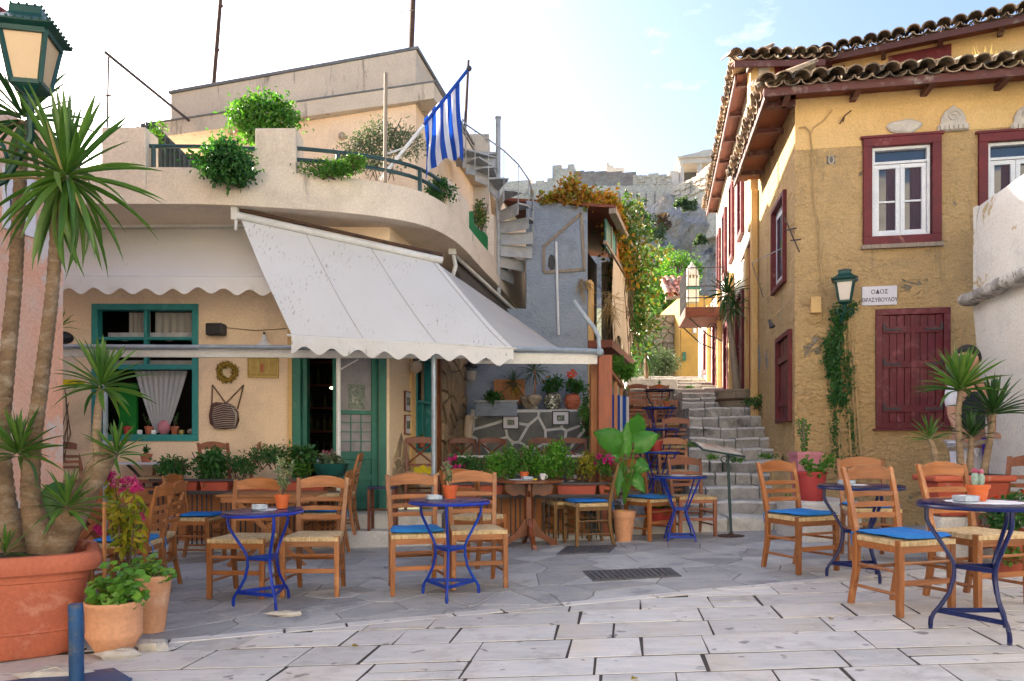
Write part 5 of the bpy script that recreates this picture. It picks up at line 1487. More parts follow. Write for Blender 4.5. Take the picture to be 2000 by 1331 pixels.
# side windows
def side_window(hole, planks):
    u0, u1, v0, v1 = hole
    f_ = MB(); frame(f_, YS, u0 - .02, u1 + .02, v0 - .02, v1 + .02, .06, -.05, .05); fo = f_.build('window_frame', M['maroon_old'], YH, bevel=.005)
    if planks:
        n = 5
        for k in range(n):
            a = u0 + .04 + (u1 - u0 - .08) * k / n; b = u0 + .04 + (u1 - u0 - .08) * (k + 1) / n
            MB().pbox(YS, a + .003, b - .003, v0 + .04, v1 - .04, -.03, .0 + .004 * (k % 2)).build('plank', M['maroon'], fo)
        for zz in (v0 + .2, v1 - .35): MB().pbox(YS, u0 + .05, u1 - .05, zz, zz + .09, .005, .03).build('batten', M['maroon'], fo)
    else:
        MB().pbox(YS, u0 + .04, u1 - .04, v0 + .04, v1 - .04, -.04, -.02).build('sash', M['paint_white'], fo)
        MB().pbox(YS, u0 + .16, u1 - .16, v0 + .16, v1 - .16, -.019, -.015).build('pane', M['glass'], fo)
side_window(s1, False); side_window(s2, True)

# ---- roof tiles
def tile_mesh(convex=True, L_=.44, r0=.105, r1=.085, th=.016, n=7):
    mb = MB(); v = []; f = []
    for (y, r) in ((0, r0), (L_, r1)):
        for k in range(n):
            a = PI * k / (n - 1)
            for rr in (r, r - th):
                z = math.sin(a) * rr * .9
                v.append((math.cos(a) * rr, y, z if convex else -z * .75))
    N_ = 2 * n
    for k in range(n - 1):
        a = 2 * k
        f += [(a, a + 2, N_ + a + 2, N_ + a), (a + 1, N_ + a + 1, N_ + a + 3, a + 3), (a, a + 1, a + 3, a + 2), (N_ + a, N_ + a + 2, N_ + a + 3, N_ + a + 1)]
    f += [(0, N_, N_ + 1, 1), (2 * n - 2, 2 * n - 1, 2 * N_ - 1, 2 * N_ - 2)]
    mb.add(v, f); return mb
TILE = {}
def tile_row(pl, u0, u1, z_e, w_e, rows_, parent, pitch=.2, slope=20, m='tile', seed=1, zfn=None):
    r = random.Random(seed)
    for cv in (True, False):
        if (cv, m) not in TILE:
            me = bpy.data.meshes.new('tile'); t_ = tile_mesh(cv, r0=.105 if cv else .10, r1=.085)
            me.from_pydata(t_.v, [], t_.f); me.materials.append(M[m]); me.polygons.foreach_set('use_smooth', [True] * len(me.polygons)); me.set_sharp_from_angle(angle=R(40)); TILE[(cv, m)] = me
    o_ = origin(parent); ca, sa = math.cos(R(slope)), math.sin(R(slope))
    ex = Vector((pl.d[0], pl.d[1], 0)); inn = Vector((-pl.n[0], -pl.n[1], 0)); ey = inn * ca + Vector((0, 0, sa)); ez = ex.cross(ey)
    if ez.z < 0: ex = -ex; ez = ex.cross(ey)
    k = 0; u = u0
    while u < u1:
        for rr in range(rows_):
            for cv in (False, True):
                uu_ = u + (pitch / 2 if not cv else 0) + r.uniform(-.012, .012)
                s = .33 * rr + r.uniform(-.02, .02) + (0 if cv else .03)
                p = pl.f(uu_, z_e + (zfn(uu_) if zfn else 0), w_e) + ey * s + ez * ((.045 if cv else .03) + .006 * rr)
                o = bpy.data.objects.new('roof_tile', TILE[(cv, m)]); COL.objects.link(o); o.parent = parent
                yawj = Matrix.Rotation(r.uniform(-.07, .07), 3, ez) @ Matrix.Rotation(r.uniform(-.06, .06), 3, ex)
                m3 = yawj @ Matrix((ex, ey, ez)).transposed()
                o.matrix_local = Matrix.Translation(p - o_) @ m3.to_4x4()
        u += pitch
def eave(pl, u0, u1, z, over, parent, soffit_w=None, tail=.8, zfn=None):
    """fascia board, sloping soffit boards and rafter tails"""
    MB().beam(pl.f(u0, z - .05, over - .03), pl.f(u1, z - .05, over - .03), .035, .10).build('fascia', M['fascia'], parent, bevel=.004)
    n = 2
    for k in range(n):
        w0 = .0 + (over - .05) * k / n; w1_ = .0 + (over - .05) * (k + 1) / n
        MB().pbox(pl, u0, u1, z - .03 + .02 * (n - k), z - .015 + .02 * (n - k), w0 + .003, w1_ - .003).build('soffit_board', M['soffit'], parent)
    u = u0 + .25
    while u < u1:
        MB().pbox(pl, u, u + .07, z - .09, z - .031, .0, over - .06).build('rafter', M['fascia'], parent); u += tail
ROOF = tag(MB().prism(ccw([(YP.f(-.3, 0, .3).x, YP.f(-.3, 0, .3).y), (YP.f(5, 0, .3).x, YP.f(5, 0, .3).y), (8.6, 12), (4.3, 13.2)]), lambda u, v, w: (u, v, w + .33 * max(0, v - 9.3)), Zeave + .03, Zeave + .05).build('roof', M['tile'], YH))
eave(YP, -.42, 4.6, Zeave, .42, YH)
tile_row(YP, -.40, 4.5, Zeave + .0, .50, 3, YH, .195, seed=3)
eave(YS, -.30, 2.9, Zeave, .42, YH)
tile_row(YS, -.22, 2.9, Zeave + .0, .48, 2, YH, .195, seed=5)
# dry grass along the roof
gr_ = thing('dry_grass', 'tufts of dry yellow grass growing behind the lower tile eave', 'grass', YP.f(3, 5.5, -1), None, 'stuff')
mb = MB(); r = random.Random(8)
for cpx, wd, hh, n in ((1775, 30, .28, 60), (1800, 25, .2, 40), (1925, 30, .42, 120), (1955, 25, .35, 80), (1905, 20, .25, 40)):
    for _ in range(n):
        px = cpx + r.uniform(-wd, wd); u, z = YP.hit(px, 150, -.35); p = YP.f(u, Zeave + .17, -.35 + r.uniform(-.2, .1))
        d = Vector((r.uniform(-.35, .35), r.uniform(-.3, .3), 1)).normalized(); h = hh * r.uniform(.4, 1.1)
        s_ = Vector((.004, 0, 0)); mb.add([p - s_, p + s_, p + d * h * .6 + s_ * .7 + Vector((.01, 0, 0)), p + d * h], [(0, 1, 2, 3)])
mb.build('tuft', M['straw'], gr_)
# cables, brackets, fittings
def cable(pl, pxs, r=.008, w=.02, m='yellow_smooth', name='cable', par=YH):
    pts_ = [pl.f(*pl.hit(a, b, w), w) for a, b in pxs]
    return MB().tube(pts_, r, 5).build(name, M[m], par, smooth=True)
cable(YP, [(1560, 250), (1573, 248), (1582, 258), (1586, 290), (1590, 400), (1600, 440), (1602, 520), (1606, 560), (1614, 578)], .009, .03, 'bamboo')
cable(YP, [(1573, 620), (1590, 632), (1604, 625), (1606, 600)], .009, .03, 'bamboo')
cable(YP, [(1625, 215), (1610, 235), (1588, 250), (1584, 262)], .007, .03, 'bamboo')
cable(YP, [(1640, 242), (1650, 226), (1663, 216)], .008, .06, 'rust', 'bracket')
cable(YP, [(1649, 230), (1646, 238)], .008, .05, 'rust', 'bracket')
u, z = YP.hit(1592, 597); MB().pbox(YP, u - .06, u + .06, z - .10, z + .10, .0, .07).build('junction_box', M['yellow_smooth'], YH, bevel=.008)
u, z = YP.hit(1623, 313); MB().pbox(YP, u - .05, u + .05, z - .05, z + .05, .0, .004).build('vent_hole', M['darkstone'], YH)
MB().tube([YP.f(u + .03 * math.cos(a), z + .05 + .05 * math.sin(a) - .05, .012) for a in [2 * PI * k / 14 for k in range(14)]], .010, 6, closed=True).build('vent_ring', M['pot_cream'], YH)
# ornaments
u, z = YP.hit(1765, 249); mb = MB()
mb.prism([(u + .20 * math.cos(a) * (1 + .06 * math.sin(3 * a)), z + .085 * math.sin(a) * (1 + .1 * math.cos(5 * a))) for a in [2 * PI * k / 18 for k in range(18)]], YP.f, .006, .05, .02); mb.build('stone_ornament', M['relief'], YH)
def palmette(px, py):
    u, z = YP.hit(px, py); o = []
    pts_ = [(-.17, -.14), (.17, -.14), (.17, -.07), (.14, -.05), (.13, .03), (.09, .10), (.03, .14), (0, .17), (-.03, .14), (-.09, .10), (-.13, .03), (-.14, -.05), (-.17, -.07)]
    mb = MB().prism([(u + a, z + b) for a, b in pts_], YP.f, .006, .05, .015)
    for k in range(6): mb.pbox(YP, u - .15 + k * .05, u - .12 + k * .05, z - .13, z - .08, .05, .07)
    sp_ = [YP.f(u + (.075 - .011 * k * .5) * math.cos(k * .8), z + .03 + (.075 - .011 * k * .5) * math.sin(k * .8), .055) for k in range(12)]
    mb.tube(sp_, .012, 5); mb.build('stone_ornament', M['relief'], YH, smooth=True)
palmette(1860, 235); palmette(2003, 232)
# exposed bits of rubble in the side wall
for (px, py, a, b) in ((1483, 700, .16, .24), (1498, 703, .07, .16)):
    u, z = YS.hit(px, py); 
    for c in voronoi(jitter_pts(u - a, u + a, z - b, z + b, .12, .07, .8, random.Random(px)), [(u - a, z - b * .3), (u - a * .2, z - b), (u + a * .6, z - b * .6), (u + a, z + b * .5), (u, z + b)], .012, .6):
        MB().prism(c, YS.f, .0, .012, .006).build('stone', M['rubble'], YH)
MB().pbox(YS, 3.0, 3.14, .9, Zeave - .1, .0, .12).build('downpipe', M['yellow_smooth'], YH, bevel=.03)
tag(MB().tube([YS.f(2.2, 3.3, .05), YS.f(1.2, 3.6, .35), YS.f(.8, 3.7, .0)], .007, 5).build('arm', M['steelgrey'], YH))
u, z = YP.hit(1530, 460)
for a, b in (((1532, 425), (1561, 492)), ((1534, 450), (1555, 446)), ((1545, 470), (1563, 468))):
    cable(YS, [a, b], .010, .05, 'rust', 'iron_bracket')
# spotlight
spt = thing('spotlight', 'small black spotlight on a bent wire in front of the side wall', 'spotlight', W(1504, 634, 9.9))
MB().tube([W(1502, 624, 9.9), W(1552, 582, 9.75), W(1553, 592, 9.75)], .006, 5).build('arm', M['bamboo'], spt)
c = W(1504, 634, 9.9); MB().tube([c + Vector((-.01, 0, .06)), c + Vector((0, -.01, .02)), c + Vector((.02, -.03, -.04))], [.018, .022, .042], 8).build('head', M['darkmetal'], spt, smooth=True)

# street name plate, marble with cut letters
def text_mesh(txt, size, loc, rot, mname, parent, name='lettering', ext=.0015, align='CENTER', sx_=1.0):
    cu = bpy.data.curves.new(name, 'FONT'); cu.body = txt; cu.size = size; cu.extrude = ext; cu.align_x = align; cu.resolution_u = 3; cu.offset = size * .012
    to = bpy.data.objects.new(name, cu); COL.objects.link(to)
    dg = bpy.context.evaluated_depsgraph_get(); dg.update()
    me = bpy.data.meshes.new_from_object(to.evaluated_get(dg)); bpy.data.objects.remove(to, do_unlink=True)
    me.name = name; me.materials.clear(); me.materials.append(M[mname])
    o = bpy.data.objects.new(name, me); COL.objects.link(o)
    if parent is not None: o.parent = parent; loc = Vector(loc) - origin(parent)
    o.location = loc; o.rotation_euler = rot; o.scale = (sx_, 1, 1); return o
q = hit4(YP, 1683, 1751, 560, 597)
ns = thing('street_sign', 'white marble street name plate on the yellow wall above the shutters', 'street sign', YP.f(q[0], q[2], 0))
MB().pbox(YP, q[0], q[1], q[2], q[3], .0, .028).build('plate', M['marble_sign'], ns, bevel=.004)
um_ = (q[0] + q[1]) / 2; hh = q[3] - q[2]
text_mesh('ΟΔΟΣ', hh * .30, YP.f(um_, q[2] + hh * .60, .0295), (R(90), 0, YP.yaw()), 'ink', ns)
text_mesh('ΘΡΑΣΥΒΟΥΛΟΥ', hh * .29, YP.f(um_, q[2] + hh * .18, .0295), (R(90), 0, YP.yaw()), 'ink', ns, sx_=.80)

# ---- lanterns
def lantern(name, label, c, s, nside, rot, glassm, brk=None, scal=26):
    """c: centre of the underside of the glass body; s: body height"""
    t_ = thing(name, label, 'lantern', c); c = Vector(c)
    r0, r1 = s * .36, s * .58
    def cor(r, z, k, extra=0): a = rot + 2 * PI * k / nside + extra; return c + Vector((math.cos(a) * r, math.sin(a) * r, z))
    for k in range(nside):
        g = MB(); e = .985
        g.add([cor(r0 * e, 0.03 * s, k), cor(r0 * e, .03 * s, k + 1), cor(r1 * e, s * .97, k + 1), cor(r1 * e, s * .97, k)], [(0, 1, 2, 3)]); g.build('glass_pane', glassm, t_)
        MB().beam(cor(r0, 0, k), cor(r1, s, k), s * .085).build('corner_bar', M['lampgreen'], t_, bevel=.003)
    fr = MB()
    for k in range(nside):
        fr.beam(cor(r0, .02 * s, k), cor(r0, .02 * s, k + 1), s * .09, s * .09); fr.beam(cor(r1, s * .97, k), cor(r1, s * .97, k + 1), s * .10, s * .10)
    fr.build('frame', M['lampgreen'], t_)
    rf = MB(); rr = r1 * 1.42
    rf.lathe([(r1 * 1.02, s), (rr, s * 1.07), (rr * 1.0, s * 1.10), (r1 * .80, s * 1.30), (r1 * .72, s * 1.36), (r1 * .70, s * 1.50), (r1 * .60, s * 1.54), (r1 * .2, s * 1.62)], c, nside, rot=rot)
    rf.build('roof', M['lampgreen'], t_, bevel=.004)
    bead = None
    for k in range(nside):
        for q_ in range(scal // nside):
            for e_, rr_, zz_ in ((1, rr, s * 1.115), (q_ % 2 == 0, r1 * .70, s * 1.52)):
                if not e_: continue
                p = cor(rr_, zz_, k).lerp(cor(rr_, zz_, k + 1), (q_ + .5) / (scal // nside))
                if bead is None: bead = MB().ball((0, 0, 0), s * .032, 6, 4).build('crest_bead', M['lampgreen'], t_, smooth=True, local=True); bead.location = p - c
                else: inst(bead, 'crest_bead', t_, p)
    MB().lathe([(r0 * .25, -s * .30), (r0 * .4, -s * .22), (r0 * .3, -s * .15), (r0 * .95, -s * .04), (r0 * 1.05, 0)], c, nside, rot=rot).build('base', M['lampgreen'], t_)
    MB().ball(c + Vector((0, 0, s * .5)), s * .14, 10, 8, scale=(1, 1, 1.3)).build('bulb', M['china'], t_, smooth=True)
    if brk: 
        for path, r_ in brk: MB().tube(path, r_, 7).build('bracket', M['lampgreen'], t_, smooth=True)
    return t_
c = W(1650, 590, 9.05); wallp_ = YP.f(YP.hit(1650, 640)[0], Z(640, 9.2), 0)
def scroll(c_, r, t0, t1, ax, n=14):
    return [Vector(c_) + ax * (r * (1 - .55 * k / n) * math.cos(t0 + (t1 - t0) * k / n)) + Vector((0, 0, 1)) * (r * (1 - .55 * k / n) * math.sin(t0 + (t1 - t0) * k / n)) for k in range(n + 1)]
lantern('street_lamp', 'green iron lantern on a scroll bracket above the climbing vine', c, .24, 4, R(20), M['lampglass2'],
        [([c + Vector((0, 0, -.06)), c + Vector((0, .02, -.14)), c + Vector((-.01, .10, -.22)), wallp_ + Vector((0, 0, .05))], .014),
         (scroll(c + Vector((-.06, 0, -.12)), .05, 0, 6, Vector((1, 0, 0))), .008), (scroll(c + Vector((.08, .02, -.12)), .05, PI, -3, Vector((1, 0, 0))), .008)], 24)
c = W(60, 172, 4.6)
lantern('street_lamp', 'large green iron lantern with amber glass at the top left, behind the spiky leaves', c, .30, 4, R(-33), M['lampglass'],
        [([c + Vector((0, 0, -.07)), c + Vector((0, 0, -.30)), c + Vector((-.15, 0, -.55)), c + Vector((-.6, 0, -.75)), Vector((-4.25, 4.6, c.z - .6))], .022),
         (scroll(c + Vector((-.3, 0, -.42)), .16, 0, 7, Vector((1, 0, 0))), .013)], 32)

# ================================================================ UPPER HOUSE BEHIND (white alley side)
UH = thing('alley_house', 'tall lime-white alley house with red window frames and jutting tiled eaves', 'house', (4, 13, 1.5))
AL = Plane((4.15, 13.15), (.13, 1), flip=True); AU = Plane((4.02, 12.95), (.19, 1), flip=True)
zU = Z(132, 12.6)
holesL = [(.9, 1.7, 1.95, 3.9), (2.6, 3.3, 2.0, 3.6), (4.4, 5.1, 2.2, 4.0), (6.3, 6.9, 2.9, 4.0)]
wall(AL, 0, 8.6, 1.0, 4.55, holesL, .25, M['alley_white'], UH, 'lower_wall')
holesU = [(.9, 1.6, 4.9, 6.6), (2.7, 3.4, 4.9, 6.5), (4.4, 5.1, 4.9, 6.4), (6.1, 6.8, 4.9, 6.4)]
wall(AU, 0, 7.6, 4.55, zU + .06, holesU, .25, M['alley_white'], UH, 'upper_wall')
MB().pbox(AU, 0, 7.6, 4.50, 4.549, -.5, .0).build('soffit', M['soffit'], UH)
for pl, hs in ((AL, holesL), (AU, holesU)):
    for h in hs:
        fo = frame(MB(), pl, h[0] - .02, h[1] + .02, h[2] - .02, h[3] + .02, .10, -.05, .07).build('window_frame', M['maroon_old'], UH, bevel=.005)
        mm_ = (h[0] + h[1]) / 2
        for a, b in ((h[0] + .08, mm_ - .005), (mm_ + .005, h[1] - .08)):
            MB().pbox(pl, a, b, h[2] + .08, h[3] - .08, -.04, .01).build('shutter', M['maroon_old'], fo)
            for k in range(4): MB().pbox(pl, a + .03, b - .03, h[2] + .15 + k * (h[3] - h[2] - .3) / 4, h[2] + .18 + k * (h[3] - h[2] - .3) / 4, .012, .025).build('batten', M['maroon'], fo)
for u, w_ in ((.25, .16), (2.2, .14), (3.9, .12), (5.8, .12)):
    MB().pbox(AL, u, u + w_, 1.4, 4.5, .0, .10).build('pilaster', M['yellow_smooth'], UH, bevel=.01)
MB().pbox(AL, .05, .22, 1.7, 4.5, .0, .05).build('red_board', mat('red_paint', (.36, .012, .014), (.30, .01, .012), rough=.4), UH)
# front of the tower corner
TW = Plane((X(1466, 12.6), 12.6), (1, -.04)); TWl = TW.hit(1590, 150)[0]
th = hit4(TW, 1519, 1557, 133, 168)
wall(TW, 0, TWl, 4.6, zU + .06, [th], .2, M['yellow_smooth'], UH, 'front_wall')
MB().pbox(TW, TWl - .001, TWl + .001, 4.6, zU, -1.2, -.2).build('side_wall', M['yellow_smooth'], UH)
frame(MB(), TW, th[0] - .05, th[1] + .02, th[2] - .1, th[3] + .03, .06, -.05, .03).build('window_frame', M['maroon_old'], UH)
MB().pbox(TW, th[0], th[1], th[2], th[3], -.12, -.10).build('pane', M['glass_dark'], UH)
MB().pbox(TW, th[1] + .03, th[1] + .24, 4.7, zU - .1, .0, .025).build('white_board', M['alley_white'], UH)
MB().pbox(TW, .12, .30, 4.7, zU - .02, .0, .025).build('white_board', M['alley_white'], UH)
eave(TW, -.32, TWl + .1, zU + .0, .25, UH); tile_row(TW, -.30, TWl + .1, zU + .03, .30, 2, UH, .20, seed=9)
eave(AU, -.15, 7.6, zU, .28, UH, tail=1.2); tile_row(AU, -.2, 7.6, zU + .03, .34, 2, UH, .20, seed=12)
# main upper wall running right
UW = Plane((X(1592, 12.9), 12.9), (X(2040, 11.5) - X(1592, 12.9), 11.5 - 12.9)); zE = Z(134, 12.9)
ue = UW.hit(2080, 60)[0]
wall(UW, 0, ue, 4.8, zE + .06, [], .2, M['yellow_smooth'], UH, 'upper_front')
for a, b, m_ in ((1592, 1650, 'maroon_old'), (1735, 1858, 'maroon_old')):
    MB().pbox(UW, UW.hit(a, 140)[0], UW.hit(b, 140)[0], 4.9, zE - .05, .0, .03).build('shuttered_window', M[m_], UH)
    ua_, ub_ = UW.hit(a, 140)[0], UW.hit(b, 140)[0]
    for k in range(4): MB().pbox(UW, ua_ + (ub_ - ua_) * k / 4 + .02, ua_ + (ub_ - ua_) * (k + 1) / 4 - .02, 5.2, zE - .12, .031, .045).build('plank', M['maroon_old'], UH)
eave(UW, -.05, ue, zE, .40, UH); tile_row(UW, .02, ue, zE + .02, .48, 3, UH, .205, seed=21)
MB().prism(ccw([(4.3, 13.3), (8.5, 12.0), (9.5, 16), (5.9, 20.4), (5.4, 20.4)]), lambda u, v, w: (u, v, w), zU + .02, zU + .12).build('roof', M['tile'], UH)
MB().bx(5.6, 9, 13.5, 21, 1, zU).build('core', M['alley_white'], UH)
# balcony on the alley
ab = thing('balcony', 'small iron balcony with scroll brackets on the white alley house', 'balcony', AL.f(4.3, 3.3, 0))
bz = Z(598, 16.5)
MB().pbox(AL, 3.4, 5.0, bz - .22, bz, .0, .85).build('slab', M['soffit'], ab, bevel=.02)
for k in range(11):
    u = 3.45 + k * .15; MB().tube([AL.f(u, bz, .82), AL.f(u, bz + .85, .82)], .010, 4).build('baluster', M['darkmetal'], ab)
for k in range(5): MB().tube([AL.f(3.42, bz, .1 + k * .17), AL.f(3.42, bz + .85, .1 + k * .17)], .010, 4).build('baluster', M['darkmetal'], ab)
for zz in (.2, .45, .85): MB().tube([AL.f(3.42, bz + zz, .0), AL.f(3.42, bz + zz, .82), AL.f(4.98, bz + zz, .82)], .012, 4).build('rail', M['darkmetal'], ab)
for u in (3.5, 4.9): MB().tube([AL.f(u, bz - .22, .75), AL.f(u, bz - .6, .35), AL.f(u, bz - .75, .0)], .016, 5).build('bracket', M['darkmetal'], ab)
MB().tube([AL.f(3.5, bz - .45, .25) + Vector((-math.cos(k * .6) * .12 * (1 - k * .05), 0, math.sin(k * .6) * .12 * (1 - k * .05))) for k in range(16)], .010, 4).build('scroll', M['darkmetal'], ab)

# wooden half-barrel with a tall dracaena trunk in the alley
# ================================================================ far houses
oh = thing('house', 'small ochre house with red tiles at the top of the steps', 'house', (5, 24, 2.9))
OP = Plane((X(1330, 24), 24), (1, 0)); OS = Plane((X(1330, 24), 24), (-.05, 1), flip=True)
ow = X(1370, 24) - X(1330, 24)
wallt = Z(578, 24)
MB().bx(X(1330, 24), X(1400, 24), 24, 29, 2.6, wallt).build('wall', M['ochre'], oh)
MB().add([(X(1330, 24) - .0, 24.0, 2.6), (X(1300, 30), 30, 2.6), (X(1300, 30), 30, Z(612, 30)), (X(1328, 24), 24.0, wallt)], [(0, 1, 2, 3)]).build('side_wall', M['ochre'], oh)
MB().bx(X(1331, 24), X(1362, 24), 23.94, 23.99, 2.7, 3.15).build('plinth', M['bluegrey'], oh)
MB().bx(X(1334, 23.9), X(1340, 23.9), 23.9, 23.98, Z(705, 23.9), Z(688, 23.9)).build('letter_box', M['green_door'], oh)
for px, py in ((1354, 632), (1354, 646)):
    MB().bx(X(px, 23.9), X(px + 6, 23.9), 23.88, 23.98, Z(py + 5, 23.9), Z(py - 5, 23.9)).build('meter', M['paint_white'], oh)
OPr = Plane((X(1302, 24), 23.9), (1, 0))
tile_row(OPr, 0.0, X(1350, 24) - X(1302, 24), wallt - .04, .10, 4, oh, .2, 32, 'tile_red', 31)
MB().beam(W(1300, 583, 23.9), W(1352, 578, 23.9), .08, .10).build('eave_board', M['grey_wood'], oh)
# chimney
ch = thing('chimney', 'white chimney with a domed cap above the red tiles', 'chimney', W(1350, 580, 23))
x0, x1 = X(1339, 23), X(1362, 23)
MB().bx(x0, x1, 22.8, 23.1, Z(592, 23), Z(546, 23)).build('shaft', M['alley_white'], ch)
MB().bx(x0 - .03, x1 + .03, 22.77, 23.13, Z(568, 23), Z(562, 23)).build('band', M['green_door'], ch)
for k in range(4): MB().bx(x0 + .02 + k * .1, x0 + .07 + k * .1, 22.82, 23.08, Z(546, 23) + .001, Z(540, 23)).build('pillar', M['alley_white'], ch)
MB().lathe([((x1 - x0) * .58, 0), ((x1 - x0) * .56, .12), ((x1 - x0) * .40, .24), (.05, .34), (.02, .42)], ((x0 + x1) / 2, 22.95, Z(540, 23) + .001), 12).build('cap', M['alley_white'], ch, smooth=True)
# rubble wall behind bushes
rw = thing('rubble_wall', 'dark rubble wall behind the olive bush at the top of the steps', 'wall', (4, 25, 3))
RP = Plane((X(1235, 25), 25), (1, 0)); rl_ = X(1330, 25) - X(1235, 25)
zt_ = Z(615, 25)
MB().pbox(RP, 0, rl_, 2.2, zt_, -.4, -.02).build('backing', M['mortar'], rw)
for c in voronoi(jitter_pts(0, rl_, 4.0, zt_, .30, .18, 1, random.Random(2)), [(0, 4.0), (rl_, 4.0), (rl_, zt_), (0, zt_)], .03, .9):
    MB().prism(c, RP.f, -.03, .03 + .05 * random.random(), .02).build('stone', M['rubble'], rw)

# ================================================================ WHITE WALL ON THE RIGHT
ww = thing('white_wall', 'flaking white wall with a weathered cornice at the right edge', 'wall', (5.1, 8.5, 0))
WP = Plane((5.10, 8.5), (-.17, -1))
mb = MB()
def low(u, v):
    z = -.15 + 2.75 * v; return WP.f(4.6 * u, z, -.24 * (1 - v) ** 1.0)
mb.sheet(low, 24, 16, (.45, 0, 0)); mb.build('lower_wall', M['white_lime'], ww)
mb = MB()
def upr(u, v):
    z = 2.72 + .98 * v
    return WP.f(.02 + 4.6 * u, z, -.03 - .10 * max(0, v - .8) * 5 * .4 + mnoise.noise(Vector((u * 9, v * 3, 0))) * .012)
mb.sheet(upr, 40, 12, (.40, 0, 0)); mb.build('upper_wall', M['white_lime'], ww)
mb = MB()
def corn(u, v):
    a = v * PI; j = mnoise.noise(Vector((u * 22, v * 2, 4))) * .02
    return WP.f(-.02 + 4.7 * u, 2.665 - .075 * math.cos(a) + j, (.14 * math.sin(a) ** .35 if v < .75 else .10 * math.sin(a)) + j + .01)
mb.grid(corn, 70, 8); mb.build('cornice', mat('cornice', (.40, .38, .36), (.24, .22, .20), scale=7, rough=.95, bump=1.0, bscale=16, bdist=.02, stain=(.60, .57, .52), stain_scale=6, stain_pos=(.5, .56), stain2=(.09, .075, .065), s2_scale=9, s2_pos=(.58, .64)), ww, smooth=2)
MB().prism(ccw([(5.14, 8.5), (5.5, 8.5), (5.5, 8.56), (5.14, 8.56)]), lambda a, b, w: (a, b, w), 2.72, 3.70).build('end', M['white_lime'], ww)
mb = MB(); mb.pbox(WP, 1.15, 4.7, 3.701, 3.95, -.42, -.02); mb.build('coping', M['white_lime'], ww, bevel=.05)

# ================================================================ PINK WALL ON THE LEFT
pw = thing('pink_house', 'salmon pink plastered house at the left edge behind the yucca', 'house', (-4, 6, 0))
PW = Plane((-3.80, 6.5), (-.183, -1), flip=True)
MB().pbox(PW, 0, 6.5, -.2, 3.62, -.5, 0).build('wall', M['pink'], pw)
MB().bx(-9.5, -4.42, 2.5, 6.6, -.2, 4.4).build('wall', M['pink'], pw)
MB().bx(-9.5, -4.9, 2.0, 5.6, 4.4, 7.0).build('upper_wall', M['pink'], pw)  # unseen upper part, made tall to shade the square
MB().pbox(PW, .75, 4.5, 4.05, 4.18, -.8, .35).build('eave', M['maroon_old'], pw, bevel=.02)
sgn = thing('street_sign', 'white street sign half hidden behind the leaves on the pink wall', 'street sign', W(30, 400, 5.9))
PWs = lambda px, py: PW.hit(px, py)
sa, sb = -.0, .5
ua, zza = PW.hit(66, 455); ub, zzb = PW.hit(3, 345)
MB().pbox(PW, min(ua, ub), max(ua, ub), Z(460, 6.1), Z(345, 6.1), .0, .02).build('plate', M['marble_sign'], sgn, bevel=.003)
yawp = math.atan2(1, .183)
for txt, px, py in (('K', 22, 395), ('V', 34, 372), ('A', 52, 372)):
    u, z = PW.hit(px, py); text_mesh(txt, .13, PW.f(u, z - .08, .022), (R(90), 0, yawp), 'ink', sgn)
# unseen additions: left house for shade, sunlit street side behind the camera for bounce
shade_house = thing('house', 'tall plastered house beyond the left edge of the square', 'house', (-10, 11, 0))
MB().prism(ccw([(-7.3, 9.0), (-10.8, 14.5), (-17, 14.5), (-17, 9.0)]), lambda u, v, w: (u, v, w), -.3, 8.0).build('wall', M['peach'], shade_house)
MB().prism(ccw([(-7.2, 8.9), (-10.7, 14.6), (-17.1, 14.6), (-17.1, 8.9)]), lambda u, v, w: (u, v, w), 8.01, 8.15).build('roof', M['tile_red'], shade_house)
bounce_street = struct('street', (0, -2, 0))  # unseen pale paving added to bounce sunlight forward
MB().add([(-14, -7.4, -.07), (14, -7.4, -.07), (14, 1.58, -.07), (-14, 1.58, -.07)], [(0, 1, 2, 3)]).build('paving', M['marble'], bounce_street)
bounce_houses = struct('building', (0, -7.5, 0)); BP = Plane((13, -7.5), (-1, 0))  # unseen pale house row added as warm bounce fill for the cafe front
wall(BP, 0, 26, -.2, 9.5, [(1.5 + 3.2 * k, 2.5 + 3.2 * k, z, z + 1.7) for k in range(8) for z in (1.0, 5.0)], .3, M['alley_white'], bounce_houses, 'front_wall')
for k in range(8):
    for z in (1.0, 5.0): MB().pbox(BP, 1.5 + 3.2 * k, 2.5 + 3.2 * k, z, z + 1.7, -.2, -.1).build('shutter', M['turq'], bounce_houses)
